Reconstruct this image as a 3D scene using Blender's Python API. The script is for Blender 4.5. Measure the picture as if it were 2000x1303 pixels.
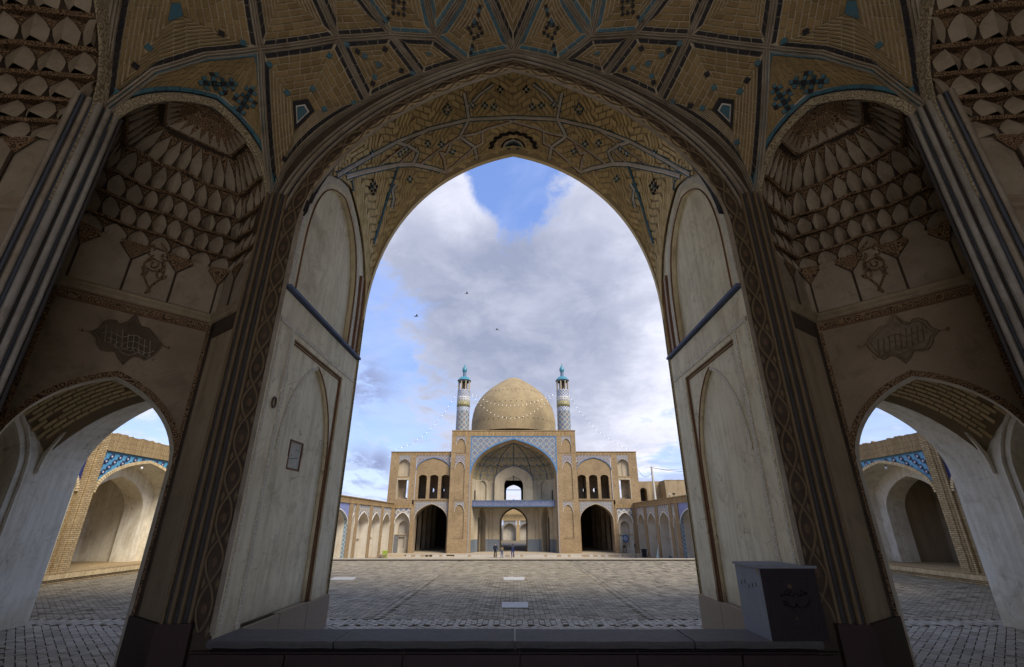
import bpy, bmesh, math, random
from mathutils import Vector as V, Matrix
from mathutils.bvhtree import BVHTree
random.seed(7)
PI = math.pi
sc = bpy.context.scene
for o in list(bpy.data.objects): bpy.data.objects.remove(o)
# ------------------------------------------------------------------ scale
W = 4.5                    # half width of the great arch opening in metres; near and far measures are in this unit
CZ = 0.5126 * W            # camera height over the terrace paving
MT = 1.0 / W               # one metre
F, CX, CY = 900.0, 1003.0, 651.5
PITCH = math.atan(367 / 900.0)
CP, SP = math.cos(PITCH), math.sin(PITCH)
# ------------------------------------------------------------------ camera
cam_d = bpy.data.cameras.new('camera'); cam = bpy.data.objects.new('camera', cam_d); sc.collection.objects.link(cam)
cam_d.sensor_width = 36; cam_d.lens = 36 * F / 2000.0; cam_d.clip_end = 3000; cam_d.clip_start = .02
cam.location = (0, 0, CZ); cam.rotation_euler = (PI / 2 + PITCH, 0, 3 / 900.0)
sc.camera = cam
# ------------------------------------------------------------------ exposure
sc.view_settings.view_transform = 'Standard'; sc.view_settings.look = 'None'
sc.view_settings.exposure = 2.05; sc.view_settings.gamma = 1
sc.view_settings.use_curve_mapping = False
sc.cycles.max_bounces = 10; sc.cycles.diffuse_bounces = 7; sc.cycles.glossy_bounces = 2
sc.cycles.use_denoising = True
# ------------------------------------------------------------------ sun
SUN_EL, SUN_AZ = math.radians(45), math.radians(138)   # azimuth clockwise from +Y
sd = bpy.data.lights.new('sun', 'SUN'); sun = bpy.data.objects.new('sun', sd); sc.collection.objects.link(sun)
sd.energy = 1.2; sd.angle = math.radians(30); sd.color = (1, .92, .80)
sdir = V((math.sin(SUN_AZ) * math.cos(SUN_EL), math.cos(SUN_AZ) * math.cos(SUN_EL), math.sin(SUN_EL)))
sun.rotation_euler = sdir.to_track_quat('Z', 'Y').to_euler(); sun.location = (0, 0, 60)

# ------------------------------------------------------------------ node helpers
class NT:
    def __init__(s, tree): s.t = tree; s.n = tree.nodes; s.l = tree.links
    def node(s, typ, **k):
        n = s.n.new(typ)
        for a, b in k.items(): setattr(n, a, b)
        return n
    def set(s, sock, v):
        if hasattr(v, 'is_linked'): s.l.new(v, sock)
        elif v is not None:
            if sock.type == 'RGBA' and len(v) == 3: v = (*v, 1)
            sock.default_value = v
    def math(s, op, a, b=None, c=None):
        n = s.node('ShaderNodeMath', operation=op); s.set(n.inputs[0], a)
        if b is not None: s.set(n.inputs[1], b)
        if c is not None: s.set(n.inputs[2], c)
        return n.outputs[0]
    def mix(s, f, a, b, blend='MIX'):
        n = s.node('ShaderNodeMix', data_type='RGBA', blend_type=blend); n.clamp_factor = True
        s.set(n.inputs[0], f); s.set(n.inputs[6], a); s.set(n.inputs[7], b); return n.outputs[2]
    def noise(s, vec, scale, detail=4, rough=.55, dist=0):
        n = s.node('ShaderNodeTexNoise'); s.set(n.inputs['Vector'], vec); n.inputs['Scale'].default_value = scale
        n.inputs['Detail'].default_value = detail; n.inputs['Roughness'].default_value = rough; n.inputs['Distortion'].default_value = dist
        return n.outputs[0]
    def ramp(s, f, a, b, ca=(0, 0, 0), cb=(1, 1, 1)):
        n = s.node('ShaderNodeValToRGB'); s.set(n.inputs[0], f); e = n.color_ramp.elements
        e[0].position = a; e[0].color = (*ca, 1); e[1].position = b; e[1].color = (*cb, 1); return n.outputs[0]
    def scale(s, vec, sc3):
        n = s.node('ShaderNodeMapping'); s.set(n.inputs[0], vec); n.inputs['Scale'].default_value = sc3; return n.outputs[0]
    def sep(s, vec):
        n = s.node('ShaderNodeSeparateXYZ'); s.set(n.inputs[0], vec); return n.outputs
    def comb(s, x, y, z=0.0):
        n = s.node('ShaderNodeCombineXYZ'); s.set(n.inputs[0], x); s.set(n.inputs[1], y); s.set(n.inputs[2], z); return n.outputs[0]

def wallvec(t):
    """position laid flat on the face: (along the wall, height)"""
    g = t.node('ShaderNodeNewGeometry'); p = t.sep(g.outputs['Position']); n = t.sep(g.outputs['True Normal'])
    ax = t.math('ABSOLUTE', n[0]); ay = t.math('ABSOLUTE', n[1]); az = t.math('ABSOLUTE', n[2])
    isx = t.math('GREATER_THAN', ax, ay); isz = t.math('GREATER_THAN', az, .75)
    h = t.math('ADD', t.math('MULTIPLY', isx, p[1]), t.math('MULTIPLY', t.math('SUBTRACT', 1, isx), p[0]))
    h = t.math('ADD', t.math('MULTIPLY', isz, p[0]), t.math('MULTIPLY', t.math('SUBTRACT', 1, isz), h))
    v = t.math('ADD', t.math('MULTIPLY', isz, p[1]), t.math('MULTIPLY', t.math('SUBTRACT', 1, isz), p[2]))
    return h, v, t.comb(h, v), g.outputs['Position']

def base_mat(name, rough=.85, spec=.25):
    m = bpy.data.materials.new(name); m.use_nodes = True; t = NT(m.node_tree)
    b = m.node_tree.nodes['Principled BSDF']; b.inputs['Roughness'].default_value = rough
    b.inputs['Specular IOR Level'].default_value = spec
    return m, t, b

def bump(t, b, h, strength=.4, dist=.01):
    n = t.node('ShaderNodeBump'); n.inputs['Strength'].default_value = strength; n.inputs['Distance'].default_value = dist
    t.set(n.inputs['Height'], h); t.l.new(n.outputs[0], b.inputs['Normal'])

def plaster(name, c, c2, dirt=(.2, .15, .09), scale=1.2, streak=True, lo=.52, hi=.75, rough=.9, bs=.25, low=None, crack=0):
    """old plaster: two tones, vertical washes, blotches of dirt, optional damp zone below a height"""
    m, t, b = base_mat(name, rough, .2); g = t.node('ShaderNodeNewGeometry'); P = g.outputs['Position']
    n1 = t.noise(P, scale, 6, .6); col = t.mix(t.ramp(n1, .35, .65), c, c2)
    if streak:
        n2 = t.noise(t.scale(P, (5, 5, .45)), scale * 1.6, 5, .65); col = t.mix(t.math('MULTIPLY', t.ramp(n2, .45, .75), .45), col, dirt)
    n3 = t.noise(P, scale * 2.3, 8, .7, .6); col = t.mix(t.math('MULTIPLY', t.ramp(n3, lo, hi), .6), col, dirt)
    n4 = t.noise(P, 45, 3, .6); col = t.mix(t.math('MULTIPLY', t.ramp(n4, .35, .75), .18), col, dirt)
    if crack:
        vd = t.node('ShaderNodeTexVoronoi', feature='DISTANCE_TO_EDGE'); wv = t.node('ShaderNodeVectorMath', operation='ADD')
        nz = t.node('ShaderNodeTexNoise'); t.set(nz.inputs['Vector'], P); nz.inputs['Scale'].default_value = 1.6; nz.inputs['Detail'].default_value = 8
        t.set(wv.inputs[0], P); t.set(wv.inputs[1], nz.outputs['Color']); t.set(vd.inputs['Vector'], wv.outputs[0]); vd.inputs['Scale'].default_value = .55
        ck = t.math('MULTIPLY', t.ramp(vd.outputs['Distance'], .0, .006, (1, 1, 1), (0, 0, 0)), t.ramp(t.noise(P, .9, 3), .50, .60)); col = t.mix(t.math('MULTIPLY', ck, crack), col, (.12, .085, .05))
        pt = t.noise(t.scale(P, (1, 1, .7)), .75, 9, .72, .9); col = t.mix(t.math('MULTIPLY', t.ramp(pt, .53, .72), .55), col, (.36, .285, .17))
        pt2 = t.noise(P, 3.5, 9, .75, 1.2); col = t.mix(t.math('MULTIPLY', t.ramp(pt2, .60, .68), .5), col, (.22, .17, .10))
    if low:
        z = t.sep(P)[2]; zz = t.math('ADD', z, t.math('MULTIPLY', t.noise(P, 3, 5), low[1]))
        k = t.node('ShaderNodeMapRange'); t.set(k.inputs[0], zz); k.inputs[1].default_value = low[0]; k.inputs[2].default_value = low[0] + low[1]
        k.inputs[3].default_value = 1; k.inputs[4].default_value = 0
        col = t.mix(t.math('MULTIPLY', k.outputs[0], .85), col, low[2])
    t.set(b.inputs['Base Color'], col); bump(t, b, t.math('ADD', n3, t.math('MULTIPLY', n4, .3)), bs, .02); return m

def plain(name, c, c2=None, scale=3, rough=.8, spec=.25, metal=0, var=.5, bs=0):
    m, t, b = base_mat(name, rough, spec); g = t.node('ShaderNodeNewGeometry')
    c2 = c2 or tuple(x * .6 for x in c)
    n = t.noise(g.outputs['Position'], scale, 5, .6); t.set(b.inputs['Base Color'], t.mix(t.math('MULTIPLY', t.ramp(n, .3, .7), var), c, c2))
    b.inputs['Metallic'].default_value = metal
    if bs: bump(t, b, n, bs, .02)
    return m

def pieces(name, c, c2, rough=.85, spec=.25, dirt=(.08, .06, .035), amt=.5):
    """bricks or tiles built as geometry: tone per island plus grime"""
    m, t, b = base_mat(name, rough, spec); g = t.node('ShaderNodeNewGeometry')
    r = g.outputs['Random Per Island']; P = g.outputs['Position']
    col = t.mix(r, c, c2); n = t.noise(P, 1.3, 6, .65); n2 = t.noise(P, 30, 4, .6)
    col = t.mix(t.math('MULTIPLY', t.ramp(n, .45, .75), amt), col, dirt); col = t.mix(t.math('MULTIPLY', t.ramp(n2, .4, .8), .25), col, dirt)
    t.set(b.inputs['Base Color'], col); bump(t, b, n2, .3, .006); return m

def brickmat(name, c, c2, mortar, bw=.24, rh=.065, ms=.008, vert=False, rough=.9, bs=.5, dirt=(.12, .08, .045), amt=.4):
    m, t, b = base_mat(name, rough, .2); h, v, vec, P = wallvec(t)
    if vert: vec = t.comb(v, h)
    n = t.node('ShaderNodeTexBrick'); t.set(n.inputs['Vector'], vec); n.inputs['Scale'].default_value = 1
    n.inputs['Brick Width'].default_value = bw; n.inputs['Row Height'].default_value = rh; n.inputs['Mortar Size'].default_value = ms
    n.inputs['Mortar Smooth'].default_value = .3
    n.inputs['Color1'].default_value = (*c, 1); n.inputs['Color2'].default_value = (*c2, 1); n.inputs['Mortar'].default_value = (*mortar, 1)
    n1 = t.noise(P, .45, 6, .65); n2 = t.noise(P, 9, 5, .65)
    col = t.mix(t.math('MULTIPLY', t.ramp(n1, .42, .72), amt), n.outputs[0], dirt)
    col = t.mix(t.math('MULTIPLY', t.ramp(n2, .4, .75), .35), col, dirt)
    t.set(b.inputs['Base Color'], col); bump(t, b, t.math('SUBTRACT', t.math('MULTIPLY', n2, .4), n.outputs[1]), bs, .012); return m

def lattice(name, s, line, fill, acc, acc2, lw=.13, asz=.22, uv=False, rough=.45, diag=True, dirt=.25):
    """glazed mosaic: crossing light lines, fields and small centre stones"""
    m, t, b = base_mat(name, rough, .4)
    if uv:
        u = t.sep(t.node('ShaderNodeTexCoord').outputs['UV']); h, v = u[0], u[1]
        P = t.node('ShaderNodeNewGeometry').outputs['Position']
    else: h, v, vec, P = wallvec(t)
    if diag: p = t.math('ADD', h, v); q = t.math('SUBTRACT', h, v)
    else: p, q = h, v
    p = t.math('DIVIDE', p, s); q = t.math('DIVIDE', q, s)
    fp = t.math('FRACT', t.math('ADD', p, 500)); fq = t.math('FRACT', t.math('ADD', q, 500))
    ap = t.math('ABSOLUTE', t.math('SUBTRACT', fp, .5)); aq = t.math('ABSOLUTE', t.math('SUBTRACT', fq, .5))
    mx = t.math('MAXIMUM', ap, aq)
    chk = t.math('GREATER_THAN', t.math('FRACT', t.math('MULTIPLY', t.math('ADD', t.math('FLOOR', t.math('ADD', p, 500)), t.math('FLOOR', t.math('ADD', q, 500))), .5)), .25)
    col = t.mix(chk, fill, acc2)
    col = t.mix(t.math('LESS_THAN', mx, asz), col, acc); col = t.mix(t.math('LESS_THAN', mx, asz * .45), col, line)
    col = t.mix(t.math('GREATER_THAN', mx, .5 - lw), col, line)
    n = t.noise(P, 2.2, 6, .7); col = t.mix(t.math('MULTIPLY', t.ramp(n, .45, .75), dirt * 2), col, (.17, .13, .08))
    t.set(b.inputs['Base Color'], col); return m

def carved(name, hi, lo, s=.05, th=.12, rough=.9, rings=3.2):
    """fine carved or painted ornament: nested curls round scattered centres"""
    m, t, b = base_mat(name, rough, .2); g = t.node('ShaderNodeNewGeometry'); P = g.outputs['Position']
    v = t.node('ShaderNodeTexVoronoi', feature='F1'); t.set(v.inputs['Vector'], P); v.inputs['Scale'].default_value = 1 / s; v.inputs['Randomness'].default_value = .75
    r = t.math('ABSOLUTE', t.math('SUBTRACT', t.math('FRACT', t.math('MULTIPLY', v.outputs['Distance'], rings)), .5))
    k = t.ramp(r, .14, .30); n = t.noise(P, 2.5, 5)
    col = t.mix(k, lo, hi); col = t.mix(t.math('MULTIPLY', t.ramp(n, .4, .7), .5), col, tuple(x * .6 for x in hi))
    t.set(b.inputs['Base Color'], col); bump(t, b, k, .5, .01); return m

M = {}
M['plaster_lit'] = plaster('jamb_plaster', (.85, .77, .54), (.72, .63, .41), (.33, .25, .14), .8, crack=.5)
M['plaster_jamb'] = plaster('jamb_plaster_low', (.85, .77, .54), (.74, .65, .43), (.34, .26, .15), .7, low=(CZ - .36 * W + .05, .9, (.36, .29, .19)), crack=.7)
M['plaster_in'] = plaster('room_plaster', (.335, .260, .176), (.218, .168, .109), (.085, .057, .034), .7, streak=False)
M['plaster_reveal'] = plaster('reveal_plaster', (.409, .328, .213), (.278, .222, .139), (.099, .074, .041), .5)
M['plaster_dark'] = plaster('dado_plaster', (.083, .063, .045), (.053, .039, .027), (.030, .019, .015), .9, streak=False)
M['plaster_white'] = plaster('bay_plaster', (.82, .78, .66), (.70, .645, .52), (.36, .29, .19), .9, low=(.05, 1.3, (.46, .38, .23)), crack=.6)
M['plaster_far'] = plaster('niche_plaster', (.44, .37, .26), (.36, .295, .195), (.20, .15, .09), .35)
M['plaster_bright'] = plaster('bay_far_plaster', (.54, .50, .42), (.45, .40, .32), (.28, .22, .14), .35)
M['brick_wall'] = brickmat('court_brick', (.37, .265, .145), (.275, .19, .10), (.25, .185, .11), .30, .085, .010, amt=.45)
M['brick_dome'] = brickmat('dome_brick', (.37, .285, .155), (.315, .24, .13), (.30, .23, .13), .40, .12, .010, dirt=(.14, .10, .06), amt=.5)
M['brick_near'] = brickmat('arcade_brick', (.60, .44, .23), (.43, .30, .14), (.20, .145, .075), .24, .075, .013, bs=.9, amt=.2)
M['brick_soldier'] = brickmat('parapet_brick', (.52, .37, .18), (.37, .25, .11), (.17, .115, .06), .50, .075, .013, vert=True, bs=.9, amt=.3)
M['brick_sold_far'] = brickmat('cresting_brick', (.42, .29, .14), (.30, .20, .09), (.13, .09, .05), .9, .24, .03, vert=True, bs=.9, amt=.3)
M['wall_mud'] = plaster('mud_wall', (.38, .295, .18), (.30, .225, .135), (.17, .12, .07), .3)
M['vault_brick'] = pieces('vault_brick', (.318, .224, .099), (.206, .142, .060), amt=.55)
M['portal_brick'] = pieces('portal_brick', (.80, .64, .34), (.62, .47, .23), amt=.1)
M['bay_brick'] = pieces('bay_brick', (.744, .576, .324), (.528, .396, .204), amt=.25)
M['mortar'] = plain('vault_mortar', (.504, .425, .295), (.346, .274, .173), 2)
M['mortar_dark'] = plain('bay_mortar', (.25, .19, .11), (.17, .125, .07), 2)
M['mortar_lit'] = plain('portal_mortar', (.46, .36, .21), (.35, .265, .145), 2)
M['tile_dark'] = pieces('navy_tile', (.012, .013, .02), (.022, .02, .022), .6, .2, amt=.2)
M['tile_blue'] = pieces('turquoise_tile', (.055, .165, .21), (.035, .11, .15), .5, .25, amt=.4)
M['tile_turq'] = pieces('bright_turquoise_tile', (.10, .36, .52), (.07, .27, .44), .3, .5, amt=.15)
M['tile_navy'] = pieces('cobalt_tile', (.02, .035, .16), (.03, .03, .10), .3, .5, amt=.15)
M['tile_white'] = pieces('white_tile', (.70, .68, .64), (.55, .53, .50), .35, .5, amt=.15)
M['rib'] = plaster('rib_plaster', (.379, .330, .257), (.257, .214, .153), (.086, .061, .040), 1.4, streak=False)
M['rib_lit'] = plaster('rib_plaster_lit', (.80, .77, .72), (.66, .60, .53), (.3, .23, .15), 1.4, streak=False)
M['rib_pale'] = plaster('pale_rib_plaster', (.391, .365, .315), (.272, .246, .204), (.111, .085, .060), 1.4, streak=True)
M['rib_groove'] = plain('groove', (.06, .054, .05), (.04, .036, .036), 3)
M['groove_blue'] = plain('blue_groove', (.085, .095, .115), (.05, .055, .065), 3)
M['frieze'] = plaster('frieze_ground', (.093, .068, .046), (.060, .043, .029), (.025, .015, .009), 1.5, streak=False)
M['vine'] = plain('vine_relief', (.19, .14, .08), (.12, .08, .045), 3)
M['vine_red'] = plain('vine_leaf', (.13, .085, .05), (.09, .055, .03), 3)
M['carve'] = carved('carved_ornament', (.272, .176, .096), (.048, .028, .016), .10, .13)
M['carve_pale'] = carved('carved_border', (.403, .346, .230), (.187, .144, .086), .13, .10)
M['carve_lit'] = carved('carved_jamb_border', (.74, .68, .52), (.52, .44, .30), .10, .12)
M['redline'] = plain('red_line', (.221, .111, .058), (.117, .058, .039), 2)
M['cell'] = plaster('stalactite_plaster', (.368, .306, .220), (.267, .216, .149), (.125, .094, .063), 1.6, streak=False)
M['cell_line'] = plain('stalactite_line', (.065, .044, .029), (.039, .026, .016), 3)
M['bluepaint'] = plain('blue_ledge_paint', (.112, .143, .225), (.060, .075, .120), 4)
M['stone_sill'] = plain('sill_stone', (.13, .125, .12), (.065, .062, .058), 11, .75, .2, bs=.4)
M['stone_base'] = plain('base_stone', (.324, .258, .180), (.204, .156, .102), 14, .8, bs=.4)
M['stone_dark'] = plain('brown_marble', (.055, .031, .028), (.028, .017, .014), 7, .5)
M['stone_white'] = plain('white_stone', (.47, .45, .40), (.33, .31, .27), 5, .7)
M['paver'] = pieces('paving_brick', (.335, .285, .19), (.18, .15, .10), .7, .3, dirt=(.10, .085, .06), amt=.55)
M['paver_light'] = pieces('worn_paving_brick', (.39, .345, .26), (.25, .215, .155), .65, .35, dirt=(.14, .118, .09), amt=.4)
M['joint'] = plain('paving_joint', (.17, .145, .10), (.11, .09, .065), 4)
M['court'] = plain('court_paving', (.42, .345, .24), (.29, .235, .16), 2)
M['dark_in'] = plain('dark_interior', (.06, .045, .03), (.035, .026, .018), 1)  # near-black brown; the shade of rooms and openings is put into this colour
M['metal'] = plain('rusty_metal', (.13, .09, .06), (.07, .05, .035), 8, .5, metal=.6)
M['glass_bulb'] = plain('bulb_glass', (.75, .74, .70), (.6, .6, .55), 5, .15, .5)
M['wood_dark'] = plain('dark_wood', (.10, .06, .035), (.06, .035, .02), 6)
# ------------------------------------------------------------------ sky: daylight sky with broken cloud
w = bpy.data.worlds.new('World'); sc.world = w; w.use_nodes = True
t = NT(w.node_tree); bg = w.node_tree.nodes['Background']
sky = t.node('ShaderNodeTexSky', sky_type='NISHITA'); sky.sun_disc = False
sky.sun_elevation = SUN_EL; sky.sun_rotation = SUN_AZ; sky.air_density = 1.2; sky.dust_density = .6; sky.ozone_density = 2
G = t.node('ShaderNodeTexCoord').outputs['Generated']; s3 = t.sep(G)
up = t.math('MAXIMUM', s3[2], 0.0); den = t.math('ADD', up, .32)
cx = t.math('DIVIDE', s3[0], den); cy = t.math('DIVIDE', s3[1], den); cv = t.comb(cx, cy, 0.0)
def dirpx(px, py):
    u, vv = (px - CX) / F, (CY - py) / F
    return V((u, CP - vv * SP, SP + vv * CP)).normalized()
def spot(px, py, r0, r1):
    """soft patch of sky around a direction: 1 in the middle, 0 at r1"""
    d = dirpx(px, py); n = t.node('ShaderNodeVectorMath', operation='DISTANCE'); t.set(n.inputs[0], G); n.inputs[1].default_value = d
    k = t.node('ShaderNodeMapRange', interpolation_type='SMOOTHSTEP'); t.set(k.inputs[0], n.outputs['Value'])
    k.inputs[1].default_value = r0; k.inputs[2].default_value = r1; k.inputs[3].default_value = 1; k.inputs[4].default_value = 0
    return k.outputs[0]
warpv = t.node('ShaderNodeVectorMath', operation='ADD'); t.set(warpv.inputs[0], cv); warpv.inputs[1].default_value = (3.1, 1.7, .4); cv2 = warpv.outputs[0]
big = t.noise(cv2, 1.25, 4, .5, .2); mid = t.noise(cv2, 4.2, 10, .64, .35); fine = t.noise(cv2, 11.0, 8, .66, .3)
amp = lambda n_, k: t.math('MULTIPLY', t.math('SUBTRACT', n_, .5), k)
add = lambda *a: a[0] if len(a) == 1 else t.math('ADD', a[0], add(*a[1:]))
spk = lambda px, py, r0, r1, k: t.math('MULTIPLY', spot(px, py, r0, r1), k)
cover = add(amp(big, .8), amp(mid, 1.0), amp(fine, .45))
cover = add(cover, spk(975, 385, .0, .17, -.42), spk(1100, 385, .0, .13, -.13), spk(1010, 315, .0, .10, -.14), spk(720, 620, .02, .26, -.10), spk(740, 860, .02, .25, -.12),
            spk(1080, 600, .12, .46, .40), spk(740, 560, .03, .22, -.12), spk(830, 450, .03, .18, .26), spk(940, 445, .01, .09, .22), spk(870, 350, .01, .10, .24), spk(1270, 820, .05, .25, .10))
cm = t.node('ShaderNodeMapRange', interpolation_type='SMOOTHSTEP'); t.set(cm.inputs[0], cover); cm.inputs[1].default_value = -.06; cm.inputs[2].default_value = .17
mask = t.math('MULTIPLY', cm.outputs[0], .95)
thick = t.node('ShaderNodeMapRange', interpolation_type='SMOOTHSTEP'); t.set(thick.inputs[0], add(amp(big, .8), amp(mid, .55), amp(fine, .2), spk(1020, 610, .05, .45, .38), spk(960, 570, .0, .20, .14), spk(730, 752, .0, .08, .5), spk(900, 410, .0, .14, -.12), .06))
thick.inputs[1].default_value = -.06; thick.inputs[2].default_value = .36
cc = t.mix(thick.outputs[0], (5.1, 5.15, 5.8), (1.75, 1.95, 2.65)); cc = t.mix(t.math('MULTIPLY', t.ramp(mid, .42, .72), .32), cc, (5.2, 5.2, 5.8))
warm = t.node('ShaderNodeMapRange', interpolation_type='SMOOTHSTEP'); t.set(warm.inputs[0], up); warm.inputs[1].default_value = .0; warm.inputs[2].default_value = .22
warm.inputs[3].default_value = 1; warm.inputs[4].default_value = 0
cc = t.mix(t.math('MULTIPLY', warm.outputs[0], .5), cc, (5.3, 4.9, 5.1))
blue = t.mix(.6, sky.outputs[0], (1.15, 1.9, 4.7)); blue = t.mix(t.math('MULTIPLY', warm.outputs[0], .6), blue, (4.2, 4.9, 7.0))
veil = t.noise(cv2, 2.2, 7, .6, .5); blue = t.mix(t.math('MULTIPLY', t.ramp(veil, .38, .62), .40), blue, (3.5, 4.0, 5.8))
# low dark streaks
st = t.noise(t.comb(t.math('MULTIPLY', cx, 3.0), t.math('MULTIPLY', s3[2], 34.0), .7), 1.3, 7, .6)
stk = t.math('MULTIPLY', t.ramp(st, .50, .62), t.math('MULTIPLY', warm.outputs[0], .8))
skyc = t.mix(mask, blue, cc); lowc = t.math('MULTIPLY', t.ramp(t.noise(t.comb(t.math('MULTIPLY', cx, 7.0), t.math('MULTIPLY', s3[2], 26.0), .2), 1.0, 9, .65), .44, .56), t.math('MAXIMUM', spot(700, 915, .0, .07), t.math('MAXIMUM', spot(740, 905, .0, .05), spot(715, 750, .0, .085))))
skyc = t.mix(stk, skyc, (2.2, 2.5, 3.8)); skyc = t.mix(lowc, skyc, (1.6, 1.9, 3.1))
t.set(bg.inputs[0], skyc); bg.inputs[1].default_value = 0.0505

# ------------------------------------------------------------------ geometry helpers (all lengths in W)
def ray(px, py):
    u, vv = (px - CX) / F, (CY - py) / F
    return V((u, CP - vv * SP, SP + vv * CP))
def PY(px, py, Y): r = ray(px, py); return r * (Y / r.y)
def PX(px, py, X): r = ray(px, py); return r * (X / r.x)
def PZ(px, py, Z): r = ray(px, py); return r * (Z / r.z)
def PP(px, py, p0, n): r = ray(px, py); return r * (p0.dot(n) / r.dot(n))
class Frame:
    """a wall: a along it, z up, d into it"""
    def __init__(s, o, u, n): s.o, s.u, s.n = V(o), V(u), V(n)
    def __call__(s, a, z, d=0): return s.o + s.u * a + s.n * d + V((0, 0, z))
    def px(s, px, py, d=0):
        p = PP(px, py, s.o + s.n * d, s.n); q = p - s.o; return q.dot(s.u), q.z
SPLIT = {'passage_pilaster', 'pier_inner', 'tiled_dado', 'put_log_hole', 'drain_opening', 'finial', 'inlay_tile', 'diamond_tile', 'side_wall_strip', 'reveal', 'reveal_border', 'window_frame', 'window_shutter', 'brick_frame', 'frame_border', 'band_edge', 'plaque_rim', 'panel_outline', 'beaded_border', 'scroll_rosette', 'script_stroke', 'wall_ledge', 'crown_points', 'rear_wall', 'faint_writing', 'end_wall', 'chamber_wall', 'wing_wall', 'pier', 'roof', 'wall_face'}
class MB:
    def __init__(s): s.v = []; s.f = []; s.m = []; s.cur = 0; s.uv = None
    def vert(s, p): s.v.append(tuple(p)); return len(s.v) - 1
    def poly(s, pts): i = len(s.v); s.v += [tuple(p) for p in pts]; s.f.append(tuple(range(i, i + len(pts)))); s.m.append(s.cur)
    def faces(s, pts, fs): i = len(s.v); s.v += [tuple(p) for p in pts]; s.f += [tuple(i + k for k in f) for f in fs]; s.m += [s.cur] * len(fs)
    def hexa(s, p): s.faces(p, [(3, 2, 1, 0), (4, 5, 6, 7), (0, 1, 5, 4), (1, 2, 6, 5), (2, 3, 7, 6), (3, 0, 4, 7)])
    def box(s, x0, x1, y0, y1, z0, z1):
        s.hexa([(x0, y0, z0), (x1, y0, z0), (x1, y1, z0), (x0, y1, z0), (x0, y0, z1), (x1, y0, z1), (x1, y1, z1), (x0, y1, z1)])
    def fbox(s, fr, a0, a1, z0, z1, d0, d1):
        s.hexa([fr(a0, z0, d0), fr(a1, z0, d0), fr(a1, z0, d1), fr(a0, z0, d1), fr(a0, z1, d0), fr(a1, z1, d0), fr(a1, z1, d1), fr(a0, z1, d1)])
    def slab(s, quad, n, h):
        """four-sided piece standing h proud along n (open back)"""
        q = [V(p) for p in quad]; t_ = [p + n * h for p in q]
        s.faces(q + t_, [(4, 5, 6, 7), (0, 1, 5, 4), (1, 2, 6, 5), (2, 3, 7, 6), (3, 0, 4, 7)])
    def grid(s, rows, close=False):
        nr, nc = len(rows), len(rows[0]); i = len(s.v)
        for r in rows: s.v += [tuple(p) for p in r]
        for a in range(nr - 1):
            for b in range(nc - (0 if close else 1)):
                c = (b + 1) % nc; s.f.append((i + a * nc + b, i + a * nc + c, i + (a + 1) * nc + c, i + (a + 1) * nc + b)); s.m.append(s.cur)
    def tube(s, path, r, n=6, closed=False):
        path = [V(p) for p in path]; rows = []; L = len(path); up = None
        for i, p in enumerate(path):
            a = path[(i - 1) % L] if (closed or i) else path[0]; b = path[(i + 1) % L] if (closed or i < L - 1) else path[-1]
            d = (b - a).normalized() if (b - a).length > 1e-9 else V((0, 0, 1))
            if up is None: up = d.orthogonal().normalized()
            x = (up - d * up.dot(d)).normalized(); up = x; y = d.cross(x); rr = r[i] if isinstance(r, (list, tuple)) else r
            rows.append([p + (x * math.cos(2 * PI * k / n) + y * math.sin(2 * PI * k / n)) * rr for k in range(n)])
        if closed: rows.append(rows[0])
        s.grid(rows, True)
        if not closed: s.poly(list(reversed(rows[0]))); s.poly(rows[-1])
    def sweep(s, path, normals, prof, closed=False):
        """profile points (side, out) carried along a path lying on a surface with the given normals"""
        rows = []; L = len(path); path = [V(p) for p in path]
        for i in range(L):
            a = path[max(i - 1, 0)] if not closed else path[(i - 1) % L]; b = path[min(i + 1, L - 1)] if not closed else path[(i + 1) % L]
            d = (b - a).normalized(); n = V(normals[i]); n = (n - d * n.dot(d)).normalized(); x = d.cross(n)
            rows.append([path[i] + x * q[0] + n * q[1] for q in prof])
        if closed: rows.append(rows[0])
        s.grid(rows)
    def lathe(s, prof, c, n=32, a0=0, a1=2 * PI):
        full = abs(a1 - a0 - 2 * PI) < 1e-6; k = n if full else n + 1
        rows = [[V((c[0] + r * math.cos(a0 + (a1 - a0) * j / n), c[1] + r * math.sin(a0 + (a1 - a0) * j / n), c[2] + z)) for j in range(k)] for r, z in prof]
        s.grid(rows, full)
    def islands(s):
        key = {}; par = list(range(len(s.f)))
        def find(i):
            while par[i] != i: par[i] = par[par[i]]; i = par[i]
            return i
        for fi, f in enumerate(s.f):
            for i in f:
                k = tuple(round(c, 4) for c in s.v[i])
                if k in key: par[find(fi)] = find(key[k])
                else: key[k] = fi
        out = {}
        for fi in range(len(s.f)): out.setdefault(find(fi), []).append(fi)
        return list(out.values())
    def build(s, name, mats, parent=None, kind=None, **k):
        if name in SPLIT and kind != 'stuff' and not s.uv:
            isl = s.islands()
            if 1 < len(isl) < 80:
                for fs in isl:
                    m_ = MB(); 
                    for fi in fs: i0 = len(m_.v); m_.v += [s.v[j] for j in s.f[fi]]; m_.f.append(tuple(range(i0, i0 + len(s.f[fi])))); m_.m.append(s.m[fi])
                    o = m_._build(name, mats, parent, kind, **k)
                return o
        return s._build(name, mats, parent, kind, **k)
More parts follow.
